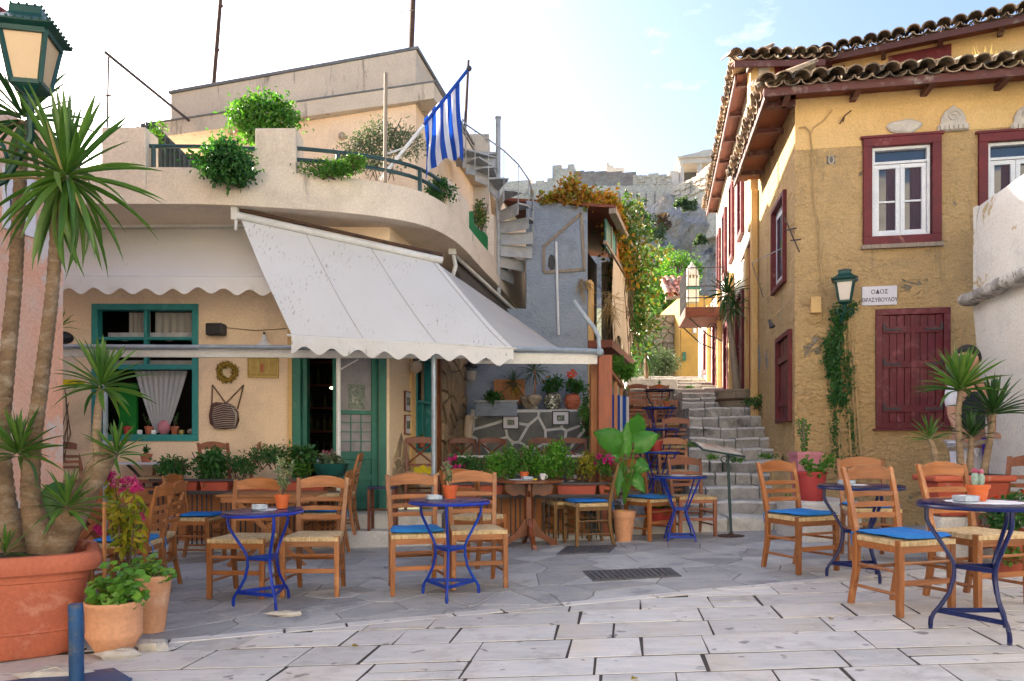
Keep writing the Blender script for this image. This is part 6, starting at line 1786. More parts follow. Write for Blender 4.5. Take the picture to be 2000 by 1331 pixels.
# ================================================================ FURNITURE
def make_chair(wood_='chair', wood_h='chair_h', style='slat'):
    t = thing('chair', 'wooden chair', 'chair')
    SH_, BH = .45, .90; fw, bw, dp = .205, .175, .19
    T = M[wood_]; TH_ = M[wood_h]
    for s in (-1, 1):
        mb = MB(); mb.beam((s * fw, -dp, 0), (s * fw * .985, -dp + .005, SH_ + .012), .036, .036, up=(0, 1, 0), w2=.042, h2=.042); mb.build('leg', T, t, bevel=.004)
        mb = MB(); P = [(s * bw, dp + .05, 0), (s * bw, dp, SH_ * .55), (s * bw, dp, SH_), (s * (bw + .012), dp + .045, .70), (s * (bw + .022), dp + .095, BH - .01)]
        v = []; f = []
        for k, (x, y, z) in enumerate(P):
            w_ = [.034, .038, .040, .036, .034][k] / 2; d_ = [.034, .038, .038, .030, .024][k] / 2
            v += [(x - w_, y - d_, z), (x + w_, y - d_, z), (x + w_, y + d_, z), (x - w_, y + d_, z)]
        for k in range(len(P) - 1):
            for e in range(4): a = k * 4 + e; b = k * 4 + (e + 1) % 4; f.append((a, b, b + 4, a + 4))
        f += [(3, 2, 1, 0), tuple(range(len(P) * 4 - 4, len(P) * 4))]
        mb.add(v, f); mb.build('leg', T, t, bevel=.004)
    def yb(z): return dp + (.045 * (z - SH_) / .25 if z < .70 else .045 + .05 * (z - .70) / .2)
    def bar(z0, z1, arch, name):
        x1 = bw + .012 + .01 * (z0 - .6) / .3 - .014; n = 10; v = []
        for k in range(n + 1):
            u = -1 + 2 * k / n; x = u * x1; bow = .022 * (1 - u * u)
            zt_ = z1 + arch * (1 - u * u); zb_ = z0 + arch * .35 * (1 - u * u)
            for (yy, zz) in ((-.009, zb_), (.009, zb_), (.009, zt_), (-.009, zt_)): v.append((x, yb((z0 + z1) / 2) + bow + yy, zz))
        f = [(3, 2, 1, 0), (n * 4, n * 4 + 1, n * 4 + 2, n * 4 + 3)]
        for k in range(n):
            for e in range(4): a = k * 4 + e; b = k * 4 + (e + 1) % 4; f.append((a, b, b + 4, a + 4))
        MB().add(v, f).build(name, TH_, t, bevel=.003)
    if style == 'slat':
        bar(.80, .872, .035, 'top_rail')
        for z in (.555, .625, .695): bar(z, z + .034, .004, 'slat')
    else:
        bar(.82, .89, .022, 'top_rail'); bar(.53, .56, 0, 'slat')
        for s in (-1, 1):
            pts_ = []
            for k in range(9):
                u = -1 + 2 * k / 8; z = .565 + (u * s + 1) / 2 * .26; pts_.append((u * (bw - .02), yb(z) + .012 + s * .006, z))
            MB().tube(pts_, .013, 6).build('cross_slat', TH_, t, smooth=True)
    # seat: rush laid over the rails, dished
    def st(u, v):
        hw = fw * (1 - v) + bw * v + .012; x = (-1 + 2 * u) * hw; y = -dp - .018 + (2 * dp + .03) * v
        e = min(u, 1 - u, v, 1 - v); h = SH_ + .006 + .014 * math.sin(min(1, e * 7) * PI / 2) - .012 * math.sin(u * PI) * math.sin(v * PI)
        return (x, y, h)
    mb = MB(); mb.sheet(st, 16, 14, (0, 0, -.03)); mb.build('seat', M['rush'], t, smooth=True)
    mb = MB(); z = SH_ - .045
    for a, b in (((-fw + .02, -dp, z), (fw - .02, -dp, z)), ((-bw + .02, dp, z), (bw - .02, dp, z)), ((-fw, -dp + .02, z), (-bw, dp - .02, z)), ((fw, -dp + .02, z), (bw, dp - .02, z))): mb.beam(a, b, .02, .045)
    mb.build('seat_frame', TH_, t, bevel=.003)
    for s in (-1, 1):
        for z in (.13, .27): MB().tube([(s * fw, -dp, z), (s * (fw + bw) / 2, 0, z + .0), (s * bw, dp + .02, z)], .011, 6).build('stretcher', TH_, t, smooth=True)
    MB().beam((-fw + .01, -dp, .20), (fw - .01, -dp, .20), .016, .034).build('stretcher', TH_, t, bevel=.003)
    MB().tube([(-fw, -dp, .32), (fw, -dp, .32)], .011, 6).build('stretcher', TH_, t, smooth=True)
    MB().tube([(-bw, dp + .02, .24), (bw, dp + .02, .24)], .012, 6).build('stretcher', TH_, t, smooth=True)
    return t
PROTO = {'oak': make_chair(), 'dark': make_chair('chair_dark', 'chair_dark'), 'pink': make_chair('chair_pink', 'chair_pink'), 'cross': make_chair('chair_red', 'chair_red', 'cross')}
used = set()
def make_cushion():
    t = thing('cushion', 'cushion', 'cushion')
    def cf(u, v, top):
        hw = .205 - .02 * v; x = (-1 + 2 * u) * hw; y = -.20 + .39 * v
        e = min(u, 1 - u, v, 1 - v); th = .028 * math.sqrt(min(1, max(0, e) * 6)) + .004
        tuft = -.010 * math.exp(-((u - .5) ** 2 + (v - .5) ** 2) * 14)
        wr = .005 * mnoise.noise(Vector((u * 4, v * 4, 2)))
        return (x + .006 * math.sin(v * 17), y, (th + tuft + wr + (.018 if e < .02 else .02) * 0 if top else -th * .2) + .02 * (abs(u - .5) * 2) ** 4 * .5)
    mb = MB(); mb.grid(lambda u, v: cf(u, v, True), 18, 18); mb.grid(lambda u, v: cf(1 - u, v, False), 18, 18)
    mb.build('pad', M['cushion'], t, smooth=2)
    for s in (-1, 1):
        MB().tube([(s * .17, .18, .01), (s * .19, .215, .0), (s * .175, .235, -.04), (s * .17, .23, -.09)], .005, 4).build('tie', M['cushion'], t)
    return t
CUSH = make_cushion(); cush_used = [False]
def put_chair(kind, px, Y, yaw, label, group='taverna chairs around the tables', cushion=None, z=None, x=None, tilt=0, sc_=1.0):
    p = PROTO[kind]
    o = p if kind not in used else copy_tree(p); used.add(kind)
    x = X(px, Y) if x is None else x
    zz = G(x) if z is None else z
    o.location = (x, Y, zz + .002); o.rotation_euler = (tilt, 0, R(yaw)); o.scale = (sc_,) * 3
    tag(o, label, 'chair', group)
    if cushion:
        c = CUSH if not cush_used[0] else copy_tree(CUSH); cush_used[0] = True
        c.location = (x, Y, zz + .468 * sc_); c.rotation_euler = (R(random.uniform(-1, 1)), 0, R(yaw + random.uniform(-6, 6))); c.scale = (sc_,) * 3
        tag(c, cushion, 'cushion', 'blue seat cushions')
    return o
put_chair('oak', 480, 6.03, -3, 'bare rush-seated chair behind the left half of the tilted front left table')
put_chair('oak', 616, 6.02, 2, 'bare rush-seated chair right behind the front left blue table')
put_chair('oak', 813, 6.0, 15, 'chair with a thick blue cushion left of the middle front blue table', cushion='thick blue cushion on the chair left of the middle front table')
put_chair('oak', 930, 6.15, 11, 'bare rush-seated chair right behind the middle front blue table')
put_chair('oak', 250, 5.95, -84, 'side-on chair with a blue cushion just behind the flowering plant at left', cushion='blue cushion behind the pink-flowered plant at left')
put_chair('oak', 283, 6.42, -80, 'side-on rush-seated chair just beyond the cushioned one at left')
put_chair('oak', 388, 8.1, 88, 'side-on chair with a blue cushion in front of the left planter fence', cushion='blue cushion on the chair before the left planter fence')
put_chair('oak', 632, 8.2, -88, 'side-on chair tucked at the wooden table beside the cafe steps', cushion='flat blue cushion on the chair beside the cafe steps')
put_chair('oak', 655, 8.62, -86, 'side-on chair standing closest to the green door, partly on the step', z=-.02 + .08)
put_chair('dark', 1103, 8.78, -74, 'dark weathered chair beside the pedestal table, the left of the dark pair')
put_chair('dark', 1147, 8.42, -76, 'dark weathered chair with a blue cushion near the drain cover', cushion='blue cushion on the dark weathered chair near the drain cover')
put_chair('oak', 928, 7.25, 150, 'chair seen from behind further back, between the middle front table and the pedestal table')
put_chair('oak', 1268, 8.75, 38, 'chair with a blue cushion left of the blue table at the foot of the stairs', cushion='blue cushion on the chair at the foot of the stairs')
put_chair('pink', 1352, 8.95, 6, 'bare chair right of the blue table at the foot of the stairs')
put_chair('oak', 1563, 6.4, 24, 'chair with a blue cushion standing alone right of the menu stand', cushion='blue cushion on the lone chair right of the menu stand')
put_chair('oak', 1697, 6.9, -10, 'chair with a blue cushion behind the dark round table at right', cushion='blue cushion behind the dark round table at right')
put_chair('oak', 1760, 4.86, 19, 'large near chair with a blue cushion left of the nearest right table', cushion='large blue cushion on the near chair left of the cactus table')
put_chair('oak', 1908, 5.02, 17, 'bare rush-seated chair behind the table with the pink cactus')
put_chair('pink', 1985, 6.3, -60, 'reddish chair at the right edge beyond the cactus table')
# stair terraces
def sp_chair(px, Y, yaw, z, label, kind='pink', cushion=None): put_chair(kind, px, Y, yaw, label, 'chairs on the stair terraces', cushion, z=z)
sp_chair(1242, 10.55, 12, .25, 'pinkish chair left on the lowest stair terrace behind the big leaves')
sp_chair(1317, 10.5, -6, .25, 'chair right on the lowest stair terrace', 'oak')
sp_chair(1262, 12.0, 14, .58, 'pinkish chair left on the second stair terrace')
sp_chair(1322, 11.85, -8, .58, 'pinkish chair right on the second stair terrace')
sp_chair(1250, 13.55, 6, .97, 'pinkish chair left on the third stair terrace')
sp_chair(1303, 13.5, -6, .97, 'pinkish chair right on the third stair terrace')
sp_chair(1252, 15.7, 6, 1.42, 'pinkish chair left on the topmost stair terrace')
sp_chair(1290, 15.9, -4, 1.42, 'pinkish chair right on the topmost stair terrace')
# cross-back chairs on the cafe terrace
for px, Y, yaw, lb in ((903, 11.2, 4, 'dark red cross-back chair leftmost on the covered terrace by the old stone wall'), (958, 11.1, -3, 'dark red cross-back chair second from left on the covered terrace'), (1063, 11.1, 3, 'dark red cross-back chair third from left under the left framed picture'), (1118, 11.0, -5, 'dark red cross-back chair rightmost on the covered terrace under the right framed picture')):
    put_chair('cross', px, Y, yaw, lb, 'cross-back chairs on the covered terrace', z=.25)
for px, Y, yaw, lb in ((150, 9.15, 60, 'chair on the raised terrace at far left behind the yucca trunk'), (438, 9.2, 172, 'chair behind the basil planters, back towards the wall, left one'), (462, 9.22, -75, 'chair behind the middle planters turned sideways'), (318, 9.22, 5, 'chair behind the white-topped table on the left terrace')):
    put_chair('pink', px, Y, yaw, lb, 'chairs on the raised cafe terrace', z=.25, sc_=.93)
put_chair('cross', 823, 9.75, 10, 'dark chair half hidden behind the yellow cloth near the narrow window', 'cross-back chairs on the covered terrace', z=.25)
st_ = thing('stool', 'small reddish stool with a dark blue top beside the green door', 'stool', (X(745, 8.9), 8.9, .075))
x_, y_ = X(748, 8.85), 8.85
for dx in (-.14, .14):
    for dy in (-.12, .12): MB().beam((x_ + dx, y_ + dy, .077), (x_ + dx, y_ + dy, .55), .03).build('leg', M['chair_red'], st_)
    MB().beam((x_ + dx, y_ - .12, .32), (x_ + dx, y_ + .12, .32), .018).build('stretcher', M['chair_red'], st_)
MB().beam((x_ - .14, y_ - .12, .32), (x_ + .14, y_ - .12, .32), .018).build('stretcher', M['chair_red'], st_)
MB().bx(x_ - .16, x_ + .16, y_ - .14, y_ + .14, .552, .58).build('seat', M['navy_top'], st_, bevel=.006)

# ---------------------------------------------------------------- blue iron tables
def make_table(iron, topm, style='curl', R_=.31, H=.71):
    t = thing('bistro_table', 'table', 'table')
    MB().lathe([(R_ - .01, H - .006), (R_, H - .004), (R_, H + .008), (R_ - .006, H + .010)], (0, 0, 0), 40).build('table_top', topm, t, smooth=True)
    MB().tube([(math.cos(2 * PI * k / 40) * (R_ - .004), math.sin(2 * PI * k / 40) * (R_ - .004), H - .012) for k in range(40)], .011, 6, closed=True).build('rim', iron, t, smooth=True)
    n = 3 if style == 'curl' else 4
    angs = [R(-90 + 360 / n * k + (0 if n == 3 else 30)) for k in range(n)]
    if style == 'curl':
        prof = [(.262, H - .02), (.262, H - .09), (.250, H - .125), (.205, H - .20), (.150, H - .29), (.127, .37), (.128, .30), (.150, .21), (.195, .13), (.228, .085), (.240, .05), (.243, 0)]
    else:
        prof = [(.27, H - .02), (.20, H - .16), (.10, H - .36), (.085, .33), (.12, .24), (.19, .10), (.215, 0)]
    for a in angs:
        MB().tube([(math.cos(a) * r_, math.sin(a) * r_, z_) for r_, z_ in prof], .0115 if style == 'curl' else .010, 6).build('leg', iron, t, smooth=True)
        if style == 'curl':
            MB().lathe([(.006, 0), (.014, .02), (.012, .05), (.008, .07)], (math.cos(a) * .243, math.sin(a) * .243, 0), 6).build('foot', iron, t, smooth=True)
    for zz, rr in ((.36, .127), (.105, .21)) if style == 'curl' else ((.35, .09), (.05, .20)):
        mb = MB()
        for k in range(n):
            a, b = angs[k], angs[(k + 1) % n]
            mb.beam((math.cos(a) * rr, math.sin(a) * rr, zz), (math.cos(b) * rr, math.sin(b) * rr, zz), .010, .026)
        mb.build('brace', iron, t)
    return t
TB = {'curl': make_table(M['blue_iron'], M['blue_top'], 'curl', .295), 'navy': make_table(M['navy_iron'], M['navy_top']), 'cross': make_table(M['blue_iron'], M['navy_top'], 'cross', .29)}
tused = set()
def put_table(kind, px, Y, label, rot=0, z=None, tiltx=0, tilty=0, s=1.0, grp='blue iron tables'):
    o = TB[kind] if kind not in tused else copy_tree(TB[kind]); tused.add(kind)
    x = X(px, Y); zz = G(x) if z is None else z
    o.location = (x, Y, zz + .004); o.rotation_euler = (R(tiltx), R(tilty), R(rot)); o.scale = (s,) * 3
    tag(o, label, 'table', grp); return Vector((x, Y, zz + .722 * s))
T1 = put_table('curl', 520, 5.58, 'slightly tilted bright blue iron table with a potted sprig, front left', 34, tilty=-2.0, s=.96)
T2 = put_table('curl', 878, 5.68, 'bright blue three-legged iron table with ashtray and pot in the middle front', 0)
T7 = put_table('navy', 1681, 5.93, 'dark navy round table between the lone chair and the near chair', 8)
T8 = put_table('navy', 1916, 4.2, 'near chipped navy table with a pink cactus at the right edge', 0, s=1.0)
T3 = put_table('cross', 1328, 8.5, 'blue table with crossing legs at the foot of the stairs', 10)
T4 = put_table('cross', 1284, 10.05, 'blue table on the lowest stair terrace', 20, z=.25)
T5a = put_table('cross', 1290, 11.5, 'blue table on the second stair terrace', 30, z=.58)
T5 = put_table('cross', 1288, 13.0, 'blue table on the third stair terrace', 15, z=.97)
T6 = put_table('navy', 1288, 15.1, 'dark table on the topmost stair terrace', 0, z=1.42)
# pedestal table
pt = thing('pedestal_table', 'dark wooden pedestal table with scalloped apron and four splayed feet', 'table', (X(1033, 8.4), 8.4, G(.2)))
px_, py_ = X(1033, 8.4), 8.4; gz = G(px_)
MB().lathe([(.36, .70), (.38, .705), (.38, .722), (.365, .728)], (px_, py_, gz), 8, rot=R(22.5)).build('table_top', M['table_wood'], pt)
for a in (0, 90):
    mb = MB(); pl_ = Plane((px_ - .26 * math.cos(R(a)), py_ - .26 * math.sin(R(a))), (math.cos(R(a)), math.sin(R(a))))
    prof = [(0, .699), (.52, .699)] + [(.52 - .52 * k / 16, .62 - .045 * abs(math.sin(k / 16 * 3 * PI)) - .05 * math.sin(k / 16 * PI)) for k in range(17)]
    mb.prism(ccw([(a_, b_ + gz) for a_, b_ in prof]), pl_.f, -.012, .012); mb.build('apron', M['table_wood'], pt)
MB().lathe([(.055, .24), (.05, .30), (.045, .66), (.06, .69)], (px_, py_, gz), 6).build('column', M['table_wood'], pt)
for a in (10, 100, 190, 280):
    d = Vector((math.cos(R(a)), math.sin(R(a)), 0)); pl_ = Plane((px_, py_), (d.x, d.y))
    out_ = [(.02, .30), (.06, .30), (.10, .22), (.17, .14), (.26, .08), (.31, .055), (.33, .0), (.25, .0), (.20, .045), (.12, .09), (.02, .12)]
    MB().prism(ccw([(u, v + gz) for u, v in out_]), pl_.f, -.022, .022).build('foot', M['table_wood'], pt, bevel=.004)
PT = Vector((px_, py_, gz + .728))
# folding wooden tables with crossed legs
def xtable(px, Y, w, label, z=None, top='plank', h=.72, rot=0):
    x = X(px, Y); zz = G(x) if z is None else z
    t = thing('folding_table', label, 'table', (x, Y, zz))
    for k in range(5): MB().bx(-w / 2, w / 2, -.30 + k * .12 + .003, -.30 + (k + 1) * .12 - .003, h - .022, h).build('plank', M[top], t, local=True, bevel=.003)
    for s in (-1, 1):
        MB().beam((-w * .40, s * .22, 0), (w * .34, s * .22, h - .03), .03, .045).build('leg', M[top], t, local=True, bevel=.003)
        MB().beam((w * .40, s * .25, 0), (-w * .34, s * .25, h - .03), .03, .045).build('leg', M[top], t, local=True, bevel=.003)
    MB().beam((0, -.25, h / 2), (0, .25, h / 2), .03).build('stretcher', M[top], t, local=True)
    MB().beam((-w * .45, -.28, h - .05), (w * .45, -.28, h - .05), .025, .05).build('apron', M[top], t, local=True)
    t.rotation_euler = (0, 0, R(rot)); return Vector((x, Y, zz + h))
XT1 = xtable(535, 7.75, .95, 'wooden folding table with crossed legs behind the two bare front left chairs', h=.70)
XT2 = xtable(170, 6.3, .8, 'dark wooden folding table at the far left behind the yucca trunks', top='table_wood')
# tables with white tops on the cafe terrace
def wtable(px, Y, label, z=.25, w=.7, h=.60):
    x = X(px, Y); t = thing('cafe_table', label, 'table', (x, Y, z))
    MB().bx(-w / 2, w / 2, -.22, .25, h - .025, h).build('table_top', M['marble_sign'], t, local=True, bevel=.004)
    for s in (-1, 1):
        MB().tube([(s * w * .42, 0, h - .03), (s * w * .30, 0, h - .10), (s * w * .12, 0, h - .22), (s * w * .10, 0, .2), (s * w * .35, 0, .0)], .018, 7).build('leg', M['darkmetal'], t, local=True, smooth=True)
    return Vector((x, Y, z + h))
WT1 = wtable(292, 9.1, 'white-topped table with curved dark legs on the left terrace below the teal window', w=.62)
WT2 = wtable(615, 9.25, 'white-topped table in front of the dark doorway', w=.42)
WT3 = wtable(1092, 10.55, 'white-topped table between the cross-back chairs on the covered terrace', w=.75, h=.66)
WT4 = wtable(925, 10.6, 'white-topped table by the old stone wall on the covered terrace', w=.6, h=.66)

# ---------------------------------------------------------------- small things on tables
def flowerpot(mb_parent, c, r, h, m, rim=True):
    c = Vector(c)
    pr = [(r * .68, 0), (r * .92, h * .76)] + ([(r * 1.0, h * .77), (r * 1.04, h), (r * .9, h), (r * .86, h * .88)] if rim else [(r, h), (r * .9, h), (r * .86, h * .88)])
    MB().lathe(pr, c, 20).build('pot', m, mb_parent, smooth=True)
    MB().lathe([(0.001, h * .84), (r * .87, h * .86), (r * .5, h * .90), (.001, h * .91)], c, 14).build('soil', M['soil'], mb_parent, smooth=True)
def sprig(t, c, h, n, lm, l=.05, w=.018, spread=.35, seed=1):
    r = random.Random(seed); st = MB(); lf = MB(); c = Vector(c)
    for k in range(n):
        d = Vector((r.uniform(-spread, spread), r.uniform(-spread, spread), 1)).normalized(); hh = h * r.uniform(.55, 1)
        e = c + d * hh; mid = c.lerp(e, .5) + Vector((r.uniform(-.02, .02), 0, 0)); st.tube([c, mid, e], [.004, .003, .0015], 4)
        for q in range(int(14 * hh / .2) + 6):
            t_ = r.uniform(.25, 1); p = c.lerp(e, t_); dd = (rvec(r) + d * .8).normalized(); leaf_quad(lf, p, dd, rvec(r), l * r.uniform(.6, 1.1), w)
    st.build('stem', M['twig'], t); lf.build('foliage', L[lm], t)
def potted_sprig(c, label, h=.22, lm='thyme', seed=1, n=3, r_=.055, hp=.10, potm='terra_orange', l=.05):
    t = thing('potted_plant', label, 'potted plant', c); flowerpot(t, c, r_, hp, M[potm]); sprig(t, Vector(c) + Vector((0, 0, hp * .9)), h, n, lm, seed=seed, l=l); return t
potted_sprig(T1 + Vector((.11, .02, .012)), 'small orange pot with a grey-green sprig on the tilted front left table', .30, seed=3, n=4)
potted_sprig(T2 + Vector((-.0, .06, .002)), 'small orange pot with a pale sprig on the middle front table', .25, seed=7, n=3)
def ashtray(c, label, s=.055):
    t = thing('ashtray', label, 'ashtray', c)
    MB().lathe([(s * .8, 0), (s, .006), (s * 1.02, .032), (s * .9, .034), (s * .78, .012), (.002, .010)], c, 10, sq=4, rot=R(22)).build('dish', M['glass_tray'], t); return t
def doily(c, label, r=.12):
    t = thing('doily', label, 'paper doily', c)
    mb = MB(); c = Vector(c)
    n = 36
    ringp = [c + Vector((math.cos(2 * PI * k / n) * r * (1 + .07 * (k % 2)), math.sin(2 * PI * k / n) * r * (1 + .07 * (k % 2)), .0012)) for k in range(n)]
    ins = [c + Vector((math.cos(2 * PI * k / n) * r * .8, math.sin(2 * PI * k / n) * r * .8, .004)) for k in range(n)]
    mb.add(ringp + ins, [(k, (k + 1) % n, n + (k + 1) % n, n + k) for k in range(n)] + [tuple(range(n, 2 * n))])
    mb.build('doily', M['paper'], t); return t
doily(T2 + Vector((0, -.02, -.002)), 'white lace doily on the middle front blue table'); ashtray(T2 + Vector((-.11, -.05, .003)), 'square glass ashtray on the middle front blue table')
doily(T1 + Vector((-.0, 0, .002)), 'white lace doily on the tilted front left table', .09); ashtray(T1 + Vector((-.04, -.03, .008)), 'square glass ashtray on the tilted front left table')
doily(T8 + Vector((.02, 0, .0)), 'white lace doily under the cactus pot on the near right table', .20); ashtray(T8 + Vector((-.10, -.03, .005)), 'square glass ashtray beside the cactus on the near right table', .058)
doily(T7 + Vector((-.05, 0, 0)), 'white lace doily on the dark round table at right', .10); ashtray(T7 + Vector((-.10, .02, .004)), 'small ashtray on the dark round table at right')
doily(T3 + Vector((-.02, 0, 0)), 'white lace doily on the table at the foot of the stairs', .09)
# cactus
cc = T8 + Vector((-.0, .03, .005)); ct = thing('cactus', 'grafted cactus with two pink heads in an orange clay pot', 'cactus', cc)
flowerpot(ct, cc, .060, .090, M['terra_orange'])
for dx, h in ((-.016, .075), (.018, .07)):
    MB().lathe([(.013, 0), (.018, h * .3), (.018, h * .8), (.010, h)], cc + Vector((dx, 0, .082)), 9).build('stem', M['pot_cream'] if False else mat('cactus_green', (.30, .40, .34), (.18, .26, .22), scale=90, rough=.8), ct, smooth=True)
    MB().ball(cc + Vector((dx, 0, .082 + h + .008)), .016, 9, 6, jitter=.2).build('flower_head', L['pinkf'], ct, smooth=True)
# things on the pedestal table
potted_sprig(PT + Vector((-.05, .05, 0)), 'small orange pot with green herb on the pedestal table', .12, 'mid', 5, 5, .05, .085, l=.035)
cp = thing('cup', 'white coffee cup on the pedestal table', 'cup', PT + Vector((.14, 0, 0)))
MB().lathe([(.02, 0), (.028, .02), (.036, .065), (.033, .065), (.02, .01)], PT + Vector((.15, 0, .001)), 14).build('body', M['china'], cp, smooth=True)
MB().tube([PT + Vector((.15 + .034 + .018 * math.sin(a), 0, .035 + .018 * math.cos(a))) for a in [k * PI / 6 for k in range(7)]], .004, 5).build('handle', M['china'], cp)
doily(PT + Vector((-.08, -.02, 0)), 'crumpled white napkin on the pedestal table', .14); ashtray(PT + Vector((-.02, -.08, .005)), 'glass ashtray on the pedestal table')
yl = thing('sachet', 'small yellow packet beside the ashtray on the pedestal table', 'packet', PT + Vector((.06, -.05, 0)))
MB().box(PT + Vector((.06, -.05, .008)), (.06, .025, .012)).build('packet', M['yellow_rubber'], yl)
ashtray(WT2 + Vector((0, 0, .0)), 'white dish on the table before the doorway'); potted_sprig(WT1 + Vector((-.04, 0, 0)), 'clay pot with a small succulent on the left terrace table', .10, 'dark', 9, 6, .07, .10, 'terracotta')
potted_sprig(T6 + Vector((0, 0, .0)), 'small orange pot on the dark topmost stair table', .08, 'mid', 11, 3, .05, .10)
potted_sprig(T5 + Vector((.12, 0, 0)), 'small reddish pot on the third stair table', .05, 'mid', 12, 3, .06, .10, 'terracotta')
potted_sprig(T4 + Vector((.04, .3, -.02)), 'reddish pot beyond the lowest stair table', .12, 'mid', 13, 4, .09, .16, 'pot_red')
# yellow cloth
yc = thing('cloth', 'crumpled yellow cloth on the fence end by the narrow window', 'cloth', W(826, 918, 9.0))
MB().grid(lambda u, v: W(808 + 34 * u, 925 - 10 * v - 5 * math.sin(u * PI) * v, 8.9 + .2 * v) + Vector((0, 0, .012 * math.sin(u * 13 + v * 7))), 14, 6).build('cloth', M['yellow_rubber'], yc, smooth=2)

# menu stand
ms = thing('menu_stand', 'green iron menu stand with a sloping board at the foot of the stairs', 'menu stand', (X(1428, 8.6), 8.6, G(2.4)))
mx, my, mz = X(1428, 8.75), 8.75, G(2.4)
MB().lathe([(.15, 0), (.15, .012), (.03, .02), (.02, .05)], (mx, my, mz), 20).build('base', M['rust'], ms)
MB().tube([(mx, my, mz + .02), (mx - .04, my, mz + .93)], .017, 8).build('pole', M['polegreen'], ms, smooth=True)
tl_ = Matrix.Rotation(R(-4), 3, 'X') @ Matrix.Rotation(R(7), 3, 'Y')
tl_ = Matrix.Rotation(R(6), 3, 'Z') @ Matrix.Rotation(R(9), 3, 'Y') @ Matrix.Rotation(R(14), 3, 'X')
MB().box((mx - .14, my, mz + .99), (.50, .36, .018), tl_).build('board', M['polegreen'], ms)
MB().box((mx - .14, my - .003, mz + 1.002), (.46, .32, .006), tl_).build('menu_sheet', mat('menu_print', (.62, .60, .55), (.34, .28, .24), scale=9, rough=.35, stain=(.30, .16, .10), stain_scale=5, stain_pos=(.52, .6)), ms)
for s in (-1, 1): MB().tube(scroll((mx - .03 + s * .05, my, mz + .87), .05, PI if s > 0 else 0, -3 if s > 0 else 6.2, Vector((1, 0, 0))), .006, 5).build('scroll', M['polegreen'], ms)

# wall things: speaker, lamp, wreath, bag, relief plaque, frames
def at_wall(px, py, w=0, pl=FC): u, z = pl.hit(px, py, w); return pl.f(u, z, w)
s_ = thing('speaker', 'black loudspeaker fixed on the cream wall right of the teal window', 'loudspeaker', at_wall(421, 644))
MB().box(at_wall(421, 644, .09), (.20, .13, .145)).build('cabinet', M['black'], s_, bevel=.012)
MB().tube([at_wall(438, 640, .02), at_wall(500, 646, .02), at_wall(560, 642, .02)], .004, 4).build('cable', M['rope'], s_)
MB().box(at_wall(436, 644, .10), (.03, .145, .12)).build('bracket', M['darkmetal'], s_)
s_ = thing('wall_lamp', 'enamel wall lamp above the beam left of the door', 'lamp', at_wall(516, 668))
MB().lathe([(.10, 0), (.10, .012), (.07, .05), (.035, .085), (.03, .12), (.018, .16)], at_wall(516, 680, .2), 16).build('shade', M['paint_white'], s_, smooth=True)
MB().tube([at_wall(516, 655, .2), at_wall(516, 650, .1), at_wall(516, 652, 0)], .014, 6).build('arm', M['darkmetal'], s_, smooth=True)
s_ = thing('wreath', 'round dried-flower wreath on the cream wall', 'wreath', at_wall(443, 727))
mb = MB(); wc = at_wall(443, 727, .04); r = random.Random(2)
for k in range(420):
    a = r.uniform(0, 2 * PI); rr = .10 + r.uniform(-.028, .028); p = wc + Vector((math.cos(a) * rr, r.uniform(-.03, .03), math.sin(a) * rr))
    d = (Vector((-math.sin(a), 0, math.cos(a))) * .7 + rvec(r) * .8).normalized(); leaf_quad(mb, p, d, rvec(r), .045, .016)
mb.build('dried_stems', M['wreath'], s_)
MB().tube([wc + Vector((math.cos(k * PI / 10) * .10, 0, math.sin(k * PI / 10) * .10)) for k in range(20)], .022, 7, closed=True).build('ring', M['wreath'], s_)
s_ = thing('plaque', 'embossed brass relief plaque right of the wreath', 'plaque', at_wall(514, 717))
q = hit4(FC, 485, 545, 698, 738)
MB().pbox(FC, *q, .0, .02).build('panel', M['brass'], s_, bevel=.004)
mb = MB(); frame(mb, FC, *q, .012, .021, .032)
for px, pt_ in ((493, 705), (503, 703), (512, 700), (523, 704), (535, 706)):
    u, z = FC.hit(px, pt_); u2, z2_ = FC.hit(px + 6, 728); mb.pbox(FC, u, u2, z2_, z, .021, .03)
for k in range(12): mb.ball(at_wall(489 + k * 4.6, 732, .022), .012, 6, 4)
mb.build('relief', M['brass'], s_)
MB().pbox(FC, FC.hit(511, 710)[0], FC.hit(516, 722)[0], FC.hit(511, 728)[1], FC.hit(511, 712)[1], .031, .034).build('red_patch', M['terra_red'], s_)
s_ = thing('woven_bag', 'striped woven shoulder bag hanging by its cords on the cream wall', 'bag', at_wall(442, 815))
bagp = [(415, 790), (424, 786), (436, 787), (448, 788), (458, 793), (466, 806), (468, 822), (462, 836), (440, 839), (424, 838), (413, 828), (411, 812)]
bp_ = [FC.hit(*p) for p in bagp]
MB().prism(ccw(bp_), FC.f, .005, .085, .035).build('body', M['bag'], s_, smooth=True)
mb = MB()
for k in range(11):
    y0 = 793 + k * 4; xa1 = 413 + (abs(k - 4)) * .8; 
    mb.tube([at_wall(xa1 + 1, y0 + 4, .085), at_wall(436, y0 - 3 + (k * .5), .104), at_wall(460, y0 + 1, .10)], .0045, 4)
for k in range(6): mb.tube([at_wall(452 + k * 2, 795 + k * 2, .088), at_wall(464 - k, 812 + k * 4, .082)], .0045, 4)
for k in range(8): mb.tube([at_wall(420 + k * 4, 788 + (k % 2), .06), at_wall(416 + k * 4, 797, .075)], .004, 4)
mb.build('stripe', M['bag_stripe'], s_)
for a, b in (((415, 752), (413, 815)), ((415, 752), (441, 788)), ((476, 752), (441, 788)), ((476, 752), (464, 800))):
    MB().tube([at_wall(*a, .02), at_wall((a[0] + b[0]) / 2, (a[1] + b[1]) / 2, .03), at_wall(*b, .04)], .009, 5).build('cord', M['rope'], s_)
